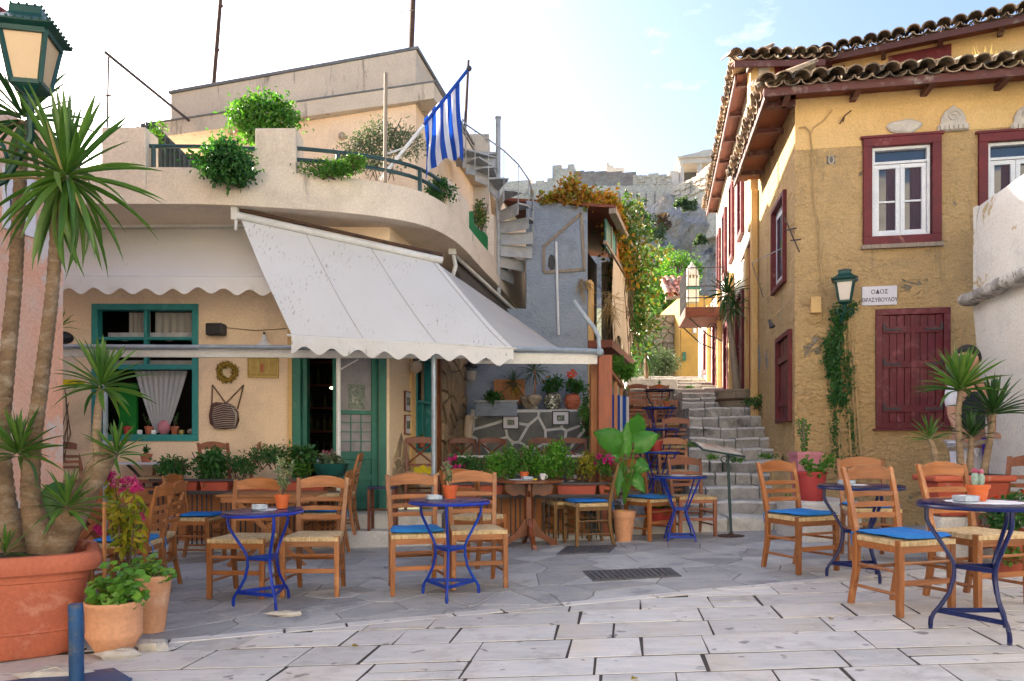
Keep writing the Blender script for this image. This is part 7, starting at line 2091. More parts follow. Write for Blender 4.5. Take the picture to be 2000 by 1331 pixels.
def picture(pl, px0, px1, py0, py1, label, w=0.0, mt=.018):
    q = hit4(pl, px0, px1, py0, py1); t = thing('picture_frame', label, 'framed picture', pl.f(q[0], q[2], w))
    mb = MB(); frame(mb, pl, *q, mt, w, w + .025); mb.build('frame', M['black'] if pl is CP else M['chair_red'], t)
    MB().pbox(pl, q[0] + mt, q[1] - mt, q[2] + mt, q[3] - mt, w, w + .010).build('mount', M['marble_sign'], t)
    a, b = (q[1] - q[0]) * .28, (q[3] - q[2]) * .3
    MB().pbox(pl, q[0] + a, q[1] - a, q[2] + b, q[3] - b, w + .011, w + .014).build('print', M['pic'], t)
picture(CP, 981, 1014, 812, 839, 'black-framed small picture left on the dark stone wall', .01)
picture(CP, 1078, 1112, 803, 831, 'black-framed small picture right on the dark stone wall', .01)
picture(SP, 788.5, 803.5, 765, 804, 'upper of the two small framed pictures between door and narrow window', .0, .012)
picture(SP, 788.5, 803.5, 811, 849, 'lower of the two small framed pictures between door and narrow window', .0, .012)
s_ = thing('globe_lamp', 'milky globe lamp under the awning by the narrow window', 'lamp', W(812, 718, 10.2))
MB().ball(W(812, 717, 10.1), .085, 14, 10).build('globe', M['pot_cream'], s_, smooth=True); MB().lathe([(.04, 0), (.04, .05)], W(812, 706, 10.1), 8).build('cap', M['darkmetal'], s_)
s_ = thing('hanging_bulb', 'round paper lamp hanging below the right end of the beam', 'lamp', W(960, 708, 8.75))
MB().ball(W(960, 709, 8.8), .032, 10, 8).build('globe', M['pot_cream'], s_, smooth=True); MB().tube([W(960, 704, 8.8), W(960, 690, 8.8)], .004, 4).build('cord', M['black'], s_)
# straw hat, basket, broom and dried bundle on the old stone wall
s_ = thing('dried_bundle', 'dark bundle of dried twigs and an old basket hung on the stone wall', 'dried bundle', SP.f(uS + .9, 1.6, .1))
mb = MB(); r = random.Random(6)
ub_, zb_ = SP.hit(915, 790)
for k in range(140):
    p = SP.f(ub_ + r.uniform(-.1, .1), 1.85 + r.uniform(-.05, .1), .10); q = p + Vector((r.uniform(-.08, .10), r.uniform(-.1, .1), -r.uniform(.25, .6))); mb.tube([p, q], .006, 3)
mb.build('twigs', M['twig'], s_)
MB().lathe([(.08, 0), (.11, .14), (.10, .16)], SP.f(ub_ - .35, 2.15, .12), 12).build('basket', M['bag_stripe'], s_)
MB().lathe([(.11, 0), (.10, .02), (.06, .08), (.02, .10)], SP.f(ub_ - .3, 2.38, .12), 10).build('hat', M['black'], s_)
MB().tube([SP.f(ub_ + .12, 1.75, .1), SP.f(ub_ + .1, 2.1, .12), SP.f(ub_ + .1, 2.3, .1)], [.05, .045, .03], 8).build('horn', M['pot_cream'], s_, smooth=True)
s_ = thing('bark_column', 'pale peeled trunk standing at the end of the old stone wall', 'trunk', W(915, 860, 11.9))
MB().tube([W(913, 895, 11.9), W(914, 850, 11.9), W(917, 812, 11.9)], [.075, .07, .075], 9).build('trunk', M['pot_cream'], s_, smooth=True)
# wooden board behind terrace plants
s_ = thing('wooden_board', 'brown wooden board leaning on the grey wall behind the ledge plants', 'board', W(995, 760, 13))
MB().bx(X(965, 13.1), X(1025, 13.1), 13.05, 13.1, Z(790, 13.1), Z(742, 13.1)).build('board', M['post_wood2'], s_)
# hose
s_ = thing('hose', 'coiled yellow hose hanging by the white plinth at the foot of the stairs', 'hose', W(1210, 1010, 8.75))
MB().tube([W(1207 + 9 * math.sin(k * .9) + k * .3, 1012 + 14 * math.cos(k * .9) - (4 if k < 3 else 0), 8.72 + .01 * (k % 3)) for k in range(28)], .010, 5).build('coil', M['yellow_rubber'], s_, smooth=True)
# blue bollard and rusty plate
bo = thing('bollard', 'blue painted metal stub post beside the big terracotta pot', 'bollard', (X(150, 3.75), 3.75, G(-2.1)))
bxx, byy, bz_ = X(150, 3.75), 3.75, G(-2.1)
MB().tube([(bxx, byy, bz_), (bxx - .006, byy, Z(1180, 3.75))], .034, 14).build('post', M['blue_paint'], bo, smooth=True)
mb = MB(); mb.prism(ccw([(-2.95, 3.35), (-2.5, 3.78), (-2.05, 3.96), (-1.86, 3.76), (-1.85, 3.70), (-2.15, 3.45), (-2.5, 3.2)]), gf, .016, .026, .003)
tag(mb.build('steel_plate', M['blue_paint'], None), 'blue rusty steel plate lying on the paving around the bollard', 'metal plate')
for k, (px, py, Y, s1_, lb) in enumerate(((293, 1248, 4.42, (.13, .07, .028), 'loose pale stone on the paving in front of the tall clay pot'), (556, 1196, 5.2, (.12, .05, .02), 'loose flat stone on the border by the foot of the tilted table'), (232, 1262, 4.25, (.12, .06, .03), 'loose stone wedged under the front of the clay pots'), (110, 1308, 3.9, (.2, .08, .03), 'loose pale stone under the rim of the big pot'))):
    x = X(px, Y); t = MB(); t.ball((x, Y, G(x) + s1_[2] * .7), 1, 6, 4, jitter=.6, scale=s1_)
    tag(t.build('loose_stone', M['relief'], None), lb, 'stone')
# bird cage on the left
s_ = thing('bird_cage', 'small yellow-based bird cage hanging at the left end of the cafe wall', 'bird cage', W(120, 745, 8.9))
MB().bx(X(98, 8.9), X(152, 8.9), 8.85, 9.05, Z(752, 8.9), Z(742, 8.9)).build('tray', M['yellow_rubber'], s_, bevel=.006)
mb = MB()
for k in range(12):
    x = X(98, 8.9) + k * (X(152, 8.9) - X(98, 8.9)) / 11; mb.tube([(x, 8.86, Z(742, 8.9)), (x * .6 + .4 * X(125, 8.9), 8.92, Z(700, 8.9))], .003, 3); mb.tube([(x, 9.04, Z(742, 8.9)), (x * .6 + .4 * X(125, 8.9), 8.98, Z(700, 8.9))], .003, 3)
mb.build('bars', M['white_metal'], s_)
# ================================================================ PLANTS
# sword leaves: a few bent meshes shared by every rosette
def sword(L_, w, droop, twist, name):
    mb = MB(); n = 7; P = []
    for k in range(n + 1):
        t_ = k / n
        x = L_ * (t_ - .10 * droop * t_ ** 2); z = -droop * L_ * .55 * t_ ** 2.2
        ww = w * (.55 + 1.6 * t_ - 1.1 * t_ ** 2) * (1 - t_ ** 3.2) + .0008
        fold = ww * .35
        P.append([(x, -ww / 2, z + fold), (x, 0, z), (x, ww / 2, z + fold)])
    v = [q for r_ in P for q in r_]; f = []
    for k in range(n):
        a = k * 3; f += [(a, a + 3, a + 4, a + 1), (a + 1, a + 4, a + 5, a + 2)]
    mb.add(v, f); return mb
SW = {}
def sword_mesh(kind, lm):
    key = (kind, lm)
    if key not in SW:
        L_, w, d = {0: (1, .085, .02), 1: (1, .085, .12), 2: (1, .09, .35), 3: (1, .09, .75), 4: (1, .085, 1.2)}[kind]
        b = sword(L_, w, d, 0, 'leaf'); me = bpy.data.meshes.new('leaf'); me.from_pydata(b.v, [], b.f); me.materials.append(L[lm])
        me.polygons.foreach_set('use_smooth', [True] * len(me.polygons)); SW[key] = me
    return SW[key]
def rosette(t, c, L_, n, lm='yucca', seed=1, low=-60, wmul=1.0, up=(0, 0, 1), front=None):
    r = random.Random(seed); c = Vector(c); o_ = origin(t); k = 0
    for i in range(n):
        f = i / max(1, n - 1)
        el = 86 - (86 - low) * f ** 1.05 + r.uniform(-7, 7); az = i * 2.39996 + r.uniform(-.3, .3)
        kind = 0 if el > 60 else (1 if el > 32 else (2 if el > 0 else (3 if r.random() < .6 else 2)))
        l = L_ * (.72 + .28 * math.sin(min(1, f * 1.6 + .15) * PI * .5)) * r.uniform(.85, 1.1)
        ob = bpy.data.objects.new('leaf', sword_mesh(kind, lm)); COL.objects.link(ob); ob.parent = t
        el = max(-80, el)
        m3 = Matrix.Rotation(az, 3, 'Z') @ Matrix.Rotation(-R(el), 3, 'Y') @ Matrix.Rotation(r.uniform(-.5, .5), 3, 'X')
        d = m3 @ Vector((1, 0, 0))
        ob.matrix_local = Matrix.Translation(c - o_ + d * .02 + Vector((0, 0, -.04 * f))) @ m3.to_4x4() @ Matrix.Diagonal((l, L_ * wmul, l, 1))
def trunk(t, pts_, rs, m='bark_ring', rings=True, name='trunk', seed=1):
    P = []; RR = []; r = random.Random(seed)
    pts_ = [Vector(p) for p in pts_]
    for i in range(len(pts_) - 1):
        p0, p1, p2, p3 = pts_[max(0, i - 1)], pts_[i], pts_[i + 1], pts_[min(len(pts_) - 1, i + 2)]
        L_ = (p2 - p1).length; n = max(3, int(L_ / .025))
        for k in range(n):
            u = k / n; P.append(.5 * ((2 * p1) + (p2 - p0) * u + (2 * p0 - 5 * p1 + 4 * p2 - p3) * u * u + (3 * p1 - p0 - 3 * p2 + p3) * u ** 3))
            RR.append((rs[i] * (1 - u) + rs[i + 1] * u) * (1 + (.05 * ((len(P) % 2) * 2 - 1) if rings else r.uniform(-.04, .04))))
    P.append(pts_[-1]); RR.append(rs[-1])
    return MB().tube(P, RR, 12).build(name, M[m], t, smooth=2)

# --- the great pot with three yucca trunks
gz = G(-2.5)
bpt = thing('plant_pot', 'huge terracotta-coloured pot with a thick rolled rim at bottom left', 'plant pot', (-2.98, 4.46, gz), rz=R(30))
MB().lathe([(.50, 0), (.52, .02), (.54, .135), (.553, .14), (.553, .155), (.54, .16), (.58, .42), (.592, .425), (.592, .44), (.60, .47), (.66, .475), (.672, .50), (.672, .545), (.65, .572), (.60, .575), (.575, .55), (.57, .50)], (0, 0, 0), 56, sq=5, scale=(.78, .62)).build('pot', M['terracotta'], bpt, smooth=True, local=True)
MB().lathe([(.01, .50), (.57, .50), (.4, .53), (.01, .54)], (0, 0, 0), 32, sq=5, scale=(.78, .62)).build('soil', M['soil'], bpt, smooth=True, local=True)
yt = thing('yucca', 'tall three-trunked yucca with big spiky crowns rising from the great pot', 'yucca', (-2.7, 4.5, .42))
Yp = 4.78
trunk(yt, [W(30, 1095, Yp), W(8, 985, Yp), W(2, 850, Yp), W(16, 690, Yp), W(30, 540, Yp + .1), W(38, 380, Yp + .2), W(46, 240, Yp + .3)], [.11, .070, .052, .045, .041, .038, .034], 'bark')
trunk(yt, [W(95, 1095, Yp - .1), W(62, 985, Yp - .1), W(64, 880, Yp - .1), W(84, 720, Yp - .1), W(102, 570, Yp - .1), W(112, 440, Yp - .1), W(126, 345, Yp - .1)], [.11, .058, .047, .041, .037, .035, .029], 'bark')
trunk(yt, [W(100, 1098, Yp - .1), W(128, 1040, Yp - .12), W(165, 965, Yp - .15), W(198, 905, Yp - .15), W(214, 876, Yp - .15)], [.09, .082, .074, .066, .060], 'bark', False)
trunk(yt, [W(192, 900, Yp - .2), W(189, 850, Yp - .2), W(192, 800, Yp - .2), W(197, 762, Yp - .2)], [.028, .024, .023, .018], 'bark_ring')
rosette(yt, W(130, 340, Yp - .1), .56, 80, 'yucca', 3, -78, .82)
rosette(yt, W(128, 352, Yp - .1), .34, 9, 'straw', 30, -88, .6)
for o_ in list(yt.children)[-9:]: o_.name = 'dead_leaf'
rosette(yt, W(46, 228, Yp + .3), .50, 40, 'yucca_dark', 5, -70, .8)
rosette(yt, W(198, 748, Yp - .2), .30, 46, 'yucca', 7, -18, 1.15)
rosette(yt, W(228, 880, Yp - .2), .20, 34, 'yucca', 9, -10, 1.2)
rosette(yt, W(36, 880, Yp - .25), .28, 40, 'yucca', 11, -10, 1.2)
rosette(yt, W(132, 985, Yp - .3), .24, 30, 'yucca', 13, -20, 1.2)
rosette(yt, W(10, 1075, Yp - .35), .16, 18, 'yucca', 15, -10, 1.2)
# heart leaf plants
def ear_leaf(t, base, tip, w, lm='ear', droop=.25, n=8, face=Vector((0, -1, .35))):
    base, tip = Vector(base), Vector(tip); d = tip - base; l = d.length; d.normalize()
    s = d.cross(face).normalized(); nn = s.cross(d).normalized(); mb = MB()
    def f(u, v):
        a = -1 + 2 * u; t_ = v
        wd = w * math.sin(min(1, t_ * 1.02 + .05) ** .62 * PI) ** .85
        ear = -.16 * l * (abs(a) ** 1.5) * (1 - t_) ** 3
        return base + d * (l * t_ + ear) + s * (a * wd / 2) + nn * (-.16 * w * a * a * (1 - .5 * t_) + .012 * math.sin(t_ * 22 + abs(a) * 4) * abs(a)) + Vector((0, 0, -droop * l * t_ * t_))
    mb.grid(f, 12, 14); mb.build('leaf', L[lm], t, smooth=2)
    return base
ek = thing('elephant_ear_plant', 'broad-leaved elephant ear plant in a clay pot before the timber post', 'plant', (X(1219, 8.6), 8.6, G(1.2)))
Ye = 8.6; root = W(1219, 985, Ye)
LV = [((1212, 868), (1158, 832), .34), ((1240, 868), (1289, 838), .32), ((1222, 885), (1226, 808), .17), ((1242, 846), (1248, 798), .25), ((1242, 905), (1270, 915), .22), ((1208, 895), (1186, 882), .17), ((1212, 905), (1206, 968), .15), ((1236, 925), (1262, 960), .2)]
for k, (a, b, w_) in enumerate(LV):
    dy = -.05 + .03 * (k % 4); A = W(*a, Ye + dy); B = W(*b, Ye + dy - .12 + .05 * (k % 3))
    MB().tube([root, root.lerp(A, .6) + Vector((.02, 0, .05)), A], [.013, .009, .006], 6).build('stalk', L['bright'], ek, smooth=True)
    ear_leaf(ek, A, B, w_ * .84, face=Vector((0, -1, .25 + .2 * (k % 2))), droop=.15)
flowerpot(ek, (root.x, Ye + .02, G(1.2)), .13, .34, M['terra_light'])
# --- clay pots at the left foreground
cz0 = G(-2.2)
c1 = Vector((X(216, 4.32), 4.36, G(-2.25)))
p1 = thing('plant_pot', 'wide light clay pot with a narrow foot and fresh geranium leaves', 'plant pot', c1)
MB().lathe([(.088, 0), (.096, .012), (.146, .10), (.150, .115), (.146, .13), (.150, .26), (.158, .27), (.160, .29), (.152, .30), (.138, .298), (.136, .26)], c1, 32).build('pot', M['terra_light'], p1, smooth=True)
MB().lathe([(.01, .255), (.136, .26), (.01, .27)], c1, 20).build('soil', M['soil'], p1)
c2 = Vector((X(296, 4.85), 4.86, G(-2.2)))
p2 = thing('plant_pot', 'tall light clay pot just behind the wide one', 'plant pot', c2)
MB().lathe([(.072, 0), (.076, .02), (.112, .31), (.122, .325), (.124, .355), (.112, .36), (.104, .34)], c2, 28).build('pot', M['terra_light'], p2, smooth=True)
MB().lathe([(.01, .33), (.104, .33), (.01, .34)], c2, 16).build('soil', M['soil'], p2)
def lobed_leaf(mb, p, d, n, s_):
    """roundish lobed leaf"""
    a = d.cross(n).normalized(); n = a.cross(d); b = len(mb.v); K = 9
    mb.v.append(tuple(p + d * s_ * .3 - n * s_ * .08))
    for k in range(K):
        an = -2.6 + 5.2 * k / (K - 1); rr = s_ * (.55 if k % 2 == 0 else .42)
        mb.v.append(tuple(p + d * (s_ * .35 + math.cos(an) * rr) + a * math.sin(an) * rr))
    for k in range(K - 1): mb.f.append([b, b + 1 + k, b + 2 + k]); mb.m.append(0)
def geranium(t, c, rad, n, s_, lm, seed=1):
    r = random.Random(seed); mb = MB(); st = MB(); c = Vector(c); rad = Vector(rad)
    for k in range(n):
        q = rvec(r) * r.uniform(.5, 1); q.z = abs(q.z) if r.random() < .7 else q.z * .5
        p = c + Vector((q.x * rad.x, q.y * rad.y, q.z * rad.z)); nn = (q * .6 + Vector((0, -.5, .9)) + rvec(r) * .5).normalized()
        d = (q + rvec(r) * .7); d = (d - nn * d.dot(nn)).normalized(); lobed_leaf(mb, p, d, nn, s_ * r.uniform(.6, 1.15))
        if k % 3 == 0: st.tube([c - Vector((0, 0, rad.z * .6)), (c + p) / 2, p], .0025, 3)
    st.build('stem', L[lm], t); mb.build('foliage', L[lm], t)
g1 = thing('geranium', 'fresh green lobed geranium leaves filling the wide clay pot', 'plant', c1 + Vector((0, 0, .28)))
geranium(g1, c1 + Vector((.02, -.01, .30)), (.16, .14, .22), 190, .055, 'bright', 3)
g2 = thing('geranium', 'green leaves spilling over the tall clay pot', 'plant', c2 + Vector((0, 0, .34)))
geranium(g2, c2 + Vector((-.03, -.02, .34)), (.17, .12, .16), 130, .050, 'bright', 5)
fl = thing('cockscomb', 'leggy cockscomb with magenta plumes and yellowing leaves', 'flowering plant', c2 + Vector((-.1, 0, .3)))
r = random.Random(12); st = MB(); lf = MB(); pl_ = MB()
for (px, py) in ((225, 950), (245, 945), (262, 965), (215, 925), (285, 980), (250, 1000), (232, 975)):
    b0 = W(245 + (px - 245) * .25, 1120, 4.8); e = W(px, py, 4.8 + r.uniform(-.08, .08)); st.tube([b0, b0.lerp(e, .5) + Vector((r.uniform(-.03, .03), 0, 0)), e], [.006, .005, .003], 5)
    for k in range(34):
        t_ = r.uniform(.35, 1); p = b0.lerp(e, t_); d = (rvec(r) + Vector((0, -.2, -.5))).normalized(); leaf_quad(lf, p, d, (Vector((0, -1, .4)) + rvec(r) * .6).normalized(), r.uniform(.05, .10), .034)
for (px, py, s_) in ((228, 950, .055), (248, 945, .06), (262, 955, .04), (215, 925, .045), (272, 1010, .03), (193, 1035, .025)):
    blob_leaves(pl_, W(px, py, 4.78), s_, 130, .022, .012, r, .3, lobes=5)
st.build('stem', M['twig'], fl); lf.build('foliage', L['yellow'], fl); pl_.build('plume', L['magenta'], fl)
tag(MB().beam(W(204, 1150, 4.55), W(204, 980, 4.55), .024, .012).build('wooden_stake', M['plank'], None), 'pale wooden stake standing behind the wide clay pot', 'stake')
dk = thing('broad_leaf_plant', 'dark broad leaves behind the yucca trunks at left', 'plant', W(100, 1040, 5.0))
ear_leaf(dk, W(80, 960, 5.0), W(112, 1032, 4.95), .30, 'dark'); ear_leaf(dk, W(110, 990, 5.1), W(88, 925, 5.2), .24, 'dark'); ear_leaf(dk, W(120, 980, 5.0), W(150, 935, 5.0), .2, 'dark')
MB().tube([W(100, 1150, 5.1), W(80, 960, 5.0)], .01, 5).build('stalk', L['dark'], dk)
# small yucca in a black hanging pot
hp = thing('potted_plant', 'small spiky plant in a black pot on the cafe wall at far left', 'potted plant', W(122, 655, 8.9))
MB().ball(W(124, 660, 8.9), .10, 12, 8, scale=(1.1, 1, .75)).build('pot', M['black'], hp, smooth=True); rosette(hp, W(116, 635, 8.9), .22, 18, 'yucca', 21, 5, 1.3)
tc = thing('twigs', 'bare climbing twigs at the left end of the cafe wall', 'climber', W(110, 860, 9.2))
mb = MB(); r = random.Random(3)
for k in range(16):
    a = W(95 + r.uniform(0, 35), 905, 9.25); b = W(95 + r.uniform(0, 40), 700 + r.uniform(0, 130), 9.2); mb.tube([a, a.lerp(b, .5) + Vector((r.uniform(-.1, .1), 0, 0)), b], .006, 3)
mb.build('stems', M['twig'], tc)

# --- window box planters
def trough(px0, px1, Y, z0, h, label, m='terra_red', d=.17):
    x0, x1 = X(px0, Y), X(px1, Y); t = thing('planter', label, 'planter', ((x0 + x1) / 2, Y, z0))
    mb = MB(); a = .03
    lo = [(x0 + a, Y - d / 2 + .015), (x1 - a, Y - d / 2 + .015), (x1 - a, Y + d / 2 - .015), (x0 + a, Y + d / 2 - .015)]; hi = [(x0 + .01, Y - d / 2), (x1 - .01, Y - d / 2), (x1 - .01, Y + d / 2), (x0 + .01, Y + d / 2)]
    mb.hexa([(*p, z0) for p in lo] + [(*p, z0 + h * .84) for p in hi]); mb.build('box', M[m], t, bevel=.006)
    mb = MB(); mb.bx(x0, x1, Y - d / 2 - .012, Y + d / 2 + .012, z0 + h * .841, z0 + h); mb.build('rim', M[m], t, bevel=.006)
    MB().bx(x0 + .02, x1 - .02, Y - d / 2 + .01, Y + d / 2 - .01, z0 + h + .001, z0 + h + .006).build('soil', M['soil'], t)
    return Vector(((x0 + x1) / 2, Y, z0 + h))
def bush(name, label, cat, c, rad, n, l, w, lm, seed=1, flowers=None, lobes=8, lob=.5, stems=True):
    r = random.Random(seed); t = thing(name, label, cat, Vector(c) - Vector((0, 0, rad[2])))
    mb = MB(); blob_leaves(mb, c, rad, n, l, w, r, shell=.35, lobes=lobes, lob=lob); mb.build('foliage', L[lm], t)
    if stems:
        st = MB(); b = Vector(c) - Vector((0, 0, rad[2] * 1.05))
        for k in range(6):
            e = Vector(c) + Vector((r.uniform(-.8, .8) * rad[0], r.uniform(-.8, .8) * rad[1], r.uniform(0, .7) * rad[2])); st.tube([b + Vector((r.uniform(-.3, .3) * rad[0], 0, 0)), e], .006, 4)
        st.build('stem', M['twig'], t)
    if flowers:
        fm, fn, fs = flowers; mf = MB()
        for k in range(fn):
            q = rvec(r); q.y = -abs(q.y); q.z = abs(q.z) * .9; p = Vector(c) + Vector((q.x * rad[0], q.y * rad[1], q.z * rad[2])) * 1.02
            for e in range(6): leaf_quad(mf, p, (rvec(r) + q).normalized(), q, fs, fs * .8)
        mf.build('flower', L[fm], t)
    return t
zL = Z(937, 8.6) - .145; zR = Z(944, 8.62) - .145
k = 0
for a, b, lb in ((318, 356, 'leftmost'), (358, 392, 'second'), (394, 452, 'third'), (470, 556, 'long fourth'), (558, 640, 'fifth')):
    trough(a, b, 8.6, zL, .145, lb + ' reddish plastic planter on the left fence shelf')
for a, b, lb in ((868, 925, 'leftmost'), (930, 985, 'second'), (990, 1082, 'long third'), (1085, 1165, 'long fourth'), (1166, 1192, 'short last')):
    trough(a, b, 8.62, zR, .15, lb + ' reddish planter on the right fence shelf')
def pb(px0, px1, py0, py1, Y, d=.14): 
    c = W((px0 + px1) / 2, (py0 + py1) / 2, Y); return c, ((px1 - px0) / 2 / F * Y, d, (py1 - py0) / 2 / F * Y)
for i, (px0, px1, py0, py1, n, l, w, lm, fl_, nm, lb) in enumerate([
    (312, 372, 892, 932, 420, .05, .022, 'dark', None, 'basil_plant', 'low dark green plant at the left end of the left fence'),
    (372, 440, 878, 932, 620, .06, .028, 'dark', None, 'basil_plant', 'taller dark broad-leaved plant in the left fence planters'),
    (440, 500, 892, 932, 520, .032, .02, 'dark', None, 'thyme_plant', 'small-leaved dark plant in the middle of the left fence'),
    (478, 572, 868, 912, 520, .042, .018, 'dark', None, 'rue_plant', 'airy tall plant with thin stems left of the doorway'),
    (555, 620, 895, 932, 520, .038, .024, 'mid', None, 'mint_plant', 'mid green plant before the dark doorway'),
    (575, 622, 874, 905, 160, .06, .045, 'dark', None, 'mallow_plant', 'round-leaved plant rising in front of the door jamb'),
    (895, 952, 884, 932, 620, .034, .018, 'dark', ('lace', 0, 0), 'myrtle_plant', 'dark bush with tiny white flowers on the right fence'),
    (948, 990, 878, 932, 900, .026, .016, 'basil', None, 'basil_plant', 'round bright basil on the right fence, left of the big one'),
    (984, 1012, 872, 932, 560, .034, .022, 'mid', None, 'basil_plant', 'darker green basil second from the round bright one'),
    (1008, 1048, 868, 928, 640, .040, .024, 'mid', None, 'basil_plant', 'tall green basil in the middle of the right fence'),
    (1036, 1070, 888, 932, 420, .034, .022, 'basil', None, 'basil_plant', 'light basil below the cross-back chair on the right fence'),
    (1058, 1102, 860, 926, 760, .042, .026, 'basil', None, 'basil_plant', 'tallest bright basil on the right fence under the right framed picture'),
    (1098, 1130, 890, 930, 260, .036, .020, 'mid', None, 'herb_plant', 'loose herb between the basil and the yellow flowers'),
    (1126, 1162, 884, 932, 420, .036, .020, 'yellow', None, 'yellow_flowered_plant', 'yellow-flowered plant near the right end of the right fence')]):
    c, rd = pb(px0, px1, py0, py1, 8.6); rd = (rd[0] * 1.22, rd[1] * 1.2, rd[2] * 1.2); n = int(n * 1.35); l *= 1.15; w *= 1.15
    bush(nm, lb, 'plant', c, rd, n, l, w, lm, seed=40 + i, lobes=9, lob=.55)
c, rd = pb(1162, 1200, 882, 930, 8.6); bush('petunia', 'magenta-flowered plant at the right end of the right fence', 'flowering plant', c, rd, 320, .04, .025, 'mid', 71, ('magenta', 22, .035))
c, rd = pb(870, 905, 892, 934, 8.55); bush('cyclamen', 'cyclamen with magenta petals at the left end of the right fence', 'flowering plant', c, rd, 220, .06, .05, 'dark', 72, ('magenta', 16, .05))
gp = thing('plant_pot', 'round dark green glazed pot at the right end of the left fence', 'plant pot', W(645, 940, 8.6))
MB().lathe([(.10, 0), (.16, .04), (.185, .12), (.195, .15), (.20, .165), (.17, .165)], W(646, 934, 8.6), 22).build('pot', M['pot_green'], gp, smooth=True)
c, rd = pb(620, 672, 890, 915, 8.6); bb = bush('cyclamen', 'cyclamen with pink petals in the dark green pot', 'flowering plant', c, rd, 170, .07, .055, 'olive', 73, None)
mb = MB(); blob_leaves(mb, W(642, 884, 8.6), .07, 60, .04, .03, random.Random(3), lobes=3); mb.build('flower', L['pinkf'], bb)
mb = MB(); 
# --- balcony greenery
c, rd = pb(380, 508, 276, 366, 8.35, .30); bush('balcony_bush', 'dense round dark bush spilling over the balcony left of the pier', 'bush', c, rd, 3200, .06, .035, 'dark', 81, lobes=22, lob=.42, stems=False)
t_ = bush('balcony_shrub', 'tall light green leafy shrub behind the balcony pier', 'shrub', W(520, 228, 9.3), (.44, .3, .38), 2300, .07, .042, 'mid', 82, lobes=13, lob=.42)
c, rd = pb(655, 835, 226, 350, 10.0, .4); bush('balcony_shrub', 'sparse olive-green shrub on the balcony beside the upright pole', 'shrub', c, rd, 2800, .06, .018, 'olive', 83, lobes=16, lob=.40)
c, rd = pb(580, 722, 306, 350, 8.75, .14); bush('trailing_plant', 'low trailing plant under the curved railing right of the pier', 'plant', c, rd, 1500, .04, .024, 'mid', 84, lobes=14, lob=.4)
c, rd = pb(662, 720, 302, 330, 8.7, .12); bush('trailing_plant', 'bright green tuft by the curved railing', 'plant', c, rd, 500, .04, .022, 'bright', 85, lobes=8)
c, rd = pb(828, 892, 350, 400, 9.9, .12); bush('trailing_plant', 'dark leaves hanging at the right end of the curved railing', 'plant', c, rd, 700, .05, .026, 'dark', 86, lobes=12, lob=.4)
c, rd = pb(920, 958, 385, 450, 11.8, .12); bush('trailing_plant', 'ivy hanging by the side parapet under the spiral stair', 'plant', c, rd, 420, .06, .03, 'vine_green', 87, lobes=10, lob=.4)
c, rd = pb(288, 330, 232, 300, 10.5, .12); bush('trailing_plant', 'light leaves climbing before the corrugated shed', 'plant', c, rd, 260, .06, .03, 'bright', 88, lobes=8, lob=.4)
# --- vine over the grey house
vn = thing('vine', 'autumn vine of orange and yellow leaves over the roof of the grey house', 'vine', W(1180, 420, 13.4))
mb = MB(); r = random.Random(5)
curtain_leaves(mb, [W(1058, 392, 13.2), W(1090, 384, 13.2), W(1120, 376, 13.3)], .20, 260, .10, .075, r)
curtain_leaves(mb, [W(1118, 395, 13.1), W(1105, 360, 13.2), W(1120, 352, 13.3), W(1128, 380, 13.3)], .20, 200, .10, .075, r)
curtain_leaves(mb, [W(1125, 384, 13.1), W(1160, 384, 13.3), W(1192, 392, 13.8), W(1205, 420, 14)], .20, 560, .105, .08, r)
curtain_leaves(mb, [W(1180, 400, 13.8), W(1200, 440, 14.2), W(1212, 500, 15), W(1225, 560, 16)], .32, 760, .11, .085, r)
mb.build('foliage', L['vine'], vn)
mb = MB(); curtain_leaves(mb, [W(1205, 410, 14.4), W(1225, 450, 15), W(1235, 520, 16), W(1248, 600, 17), W(1240, 660, 17.5)], .62, 2300, .12, .085, r)
curtain_leaves(mb, [W(1232, 480, 16.0), W(1270, 500, 17.5), W(1310, 485, 18.5)], .25, 220, .11, .08, r)
mb.build('foliage', L['vine_green'], vn)
mb = MB(); curtain_leaves(mb, [W(1215, 540, 16), W(1225, 620, 17), W(1222, 700, 17.4)], .35, 700, .12, .07, r); mb.build('foliage', L['dark'], vn)
mb = MB()
for k in range(46):
    a = W(1195 + r.uniform(-10, 45), 460 + r.uniform(0, 120), 15.4 + r.random()); mb.tube([a, a + Vector((r.uniform(-.1, .1), 0, -.5)), a + Vector((r.uniform(-.2, .2), 0, -r.uniform(.8, 1.8)))], .008, 3)
mb.build('stem', M['twig'], vn)
# --- trees at the head of the alley
tree('pine_tree', 'rounded bright green pine lit by the sun at the head of the alley', 'tree', (X(1322, 40), 40, 4.6), 6, W(1322, 515, 40), (1.1, 1, .7), 2600, .16, .05, 'pine', seed=4, blobs=[(W(1322, 508, 40), (.95, .9, .55), .35), (W(1345, 530, 40), (1.0, .8, .5), .3), (W(1298, 528, 40.5), (.8, .8, .55), .35)])
tree('broadleaf_tree', 'dense green tree crown below the pine at the head of the alley', 'tree', (X(1300, 33), 33, 3.9), 5, W(1300, 570, 33), (1.4, 1.2, .9), 3600, .16, .10, 'mid', seed=6, blobs=[(W(1290, 570, 33), (1.4, 1.2, .95), .5), (W(1325, 575, 34), (1.2, 1.2, .8), .3), (W(1280, 620, 33), (1.2, 1.0, .9), .2)])
tree('broadleaf_tree', 'loose yellow-green tree crown left of the pine behind the vine', 'tree', (X(1258, 30), 30, 3.6), 5, W(1255, 540, 30), (1.0, 1, 1.1), 1500, .16, .10, 'bright', seed=8)
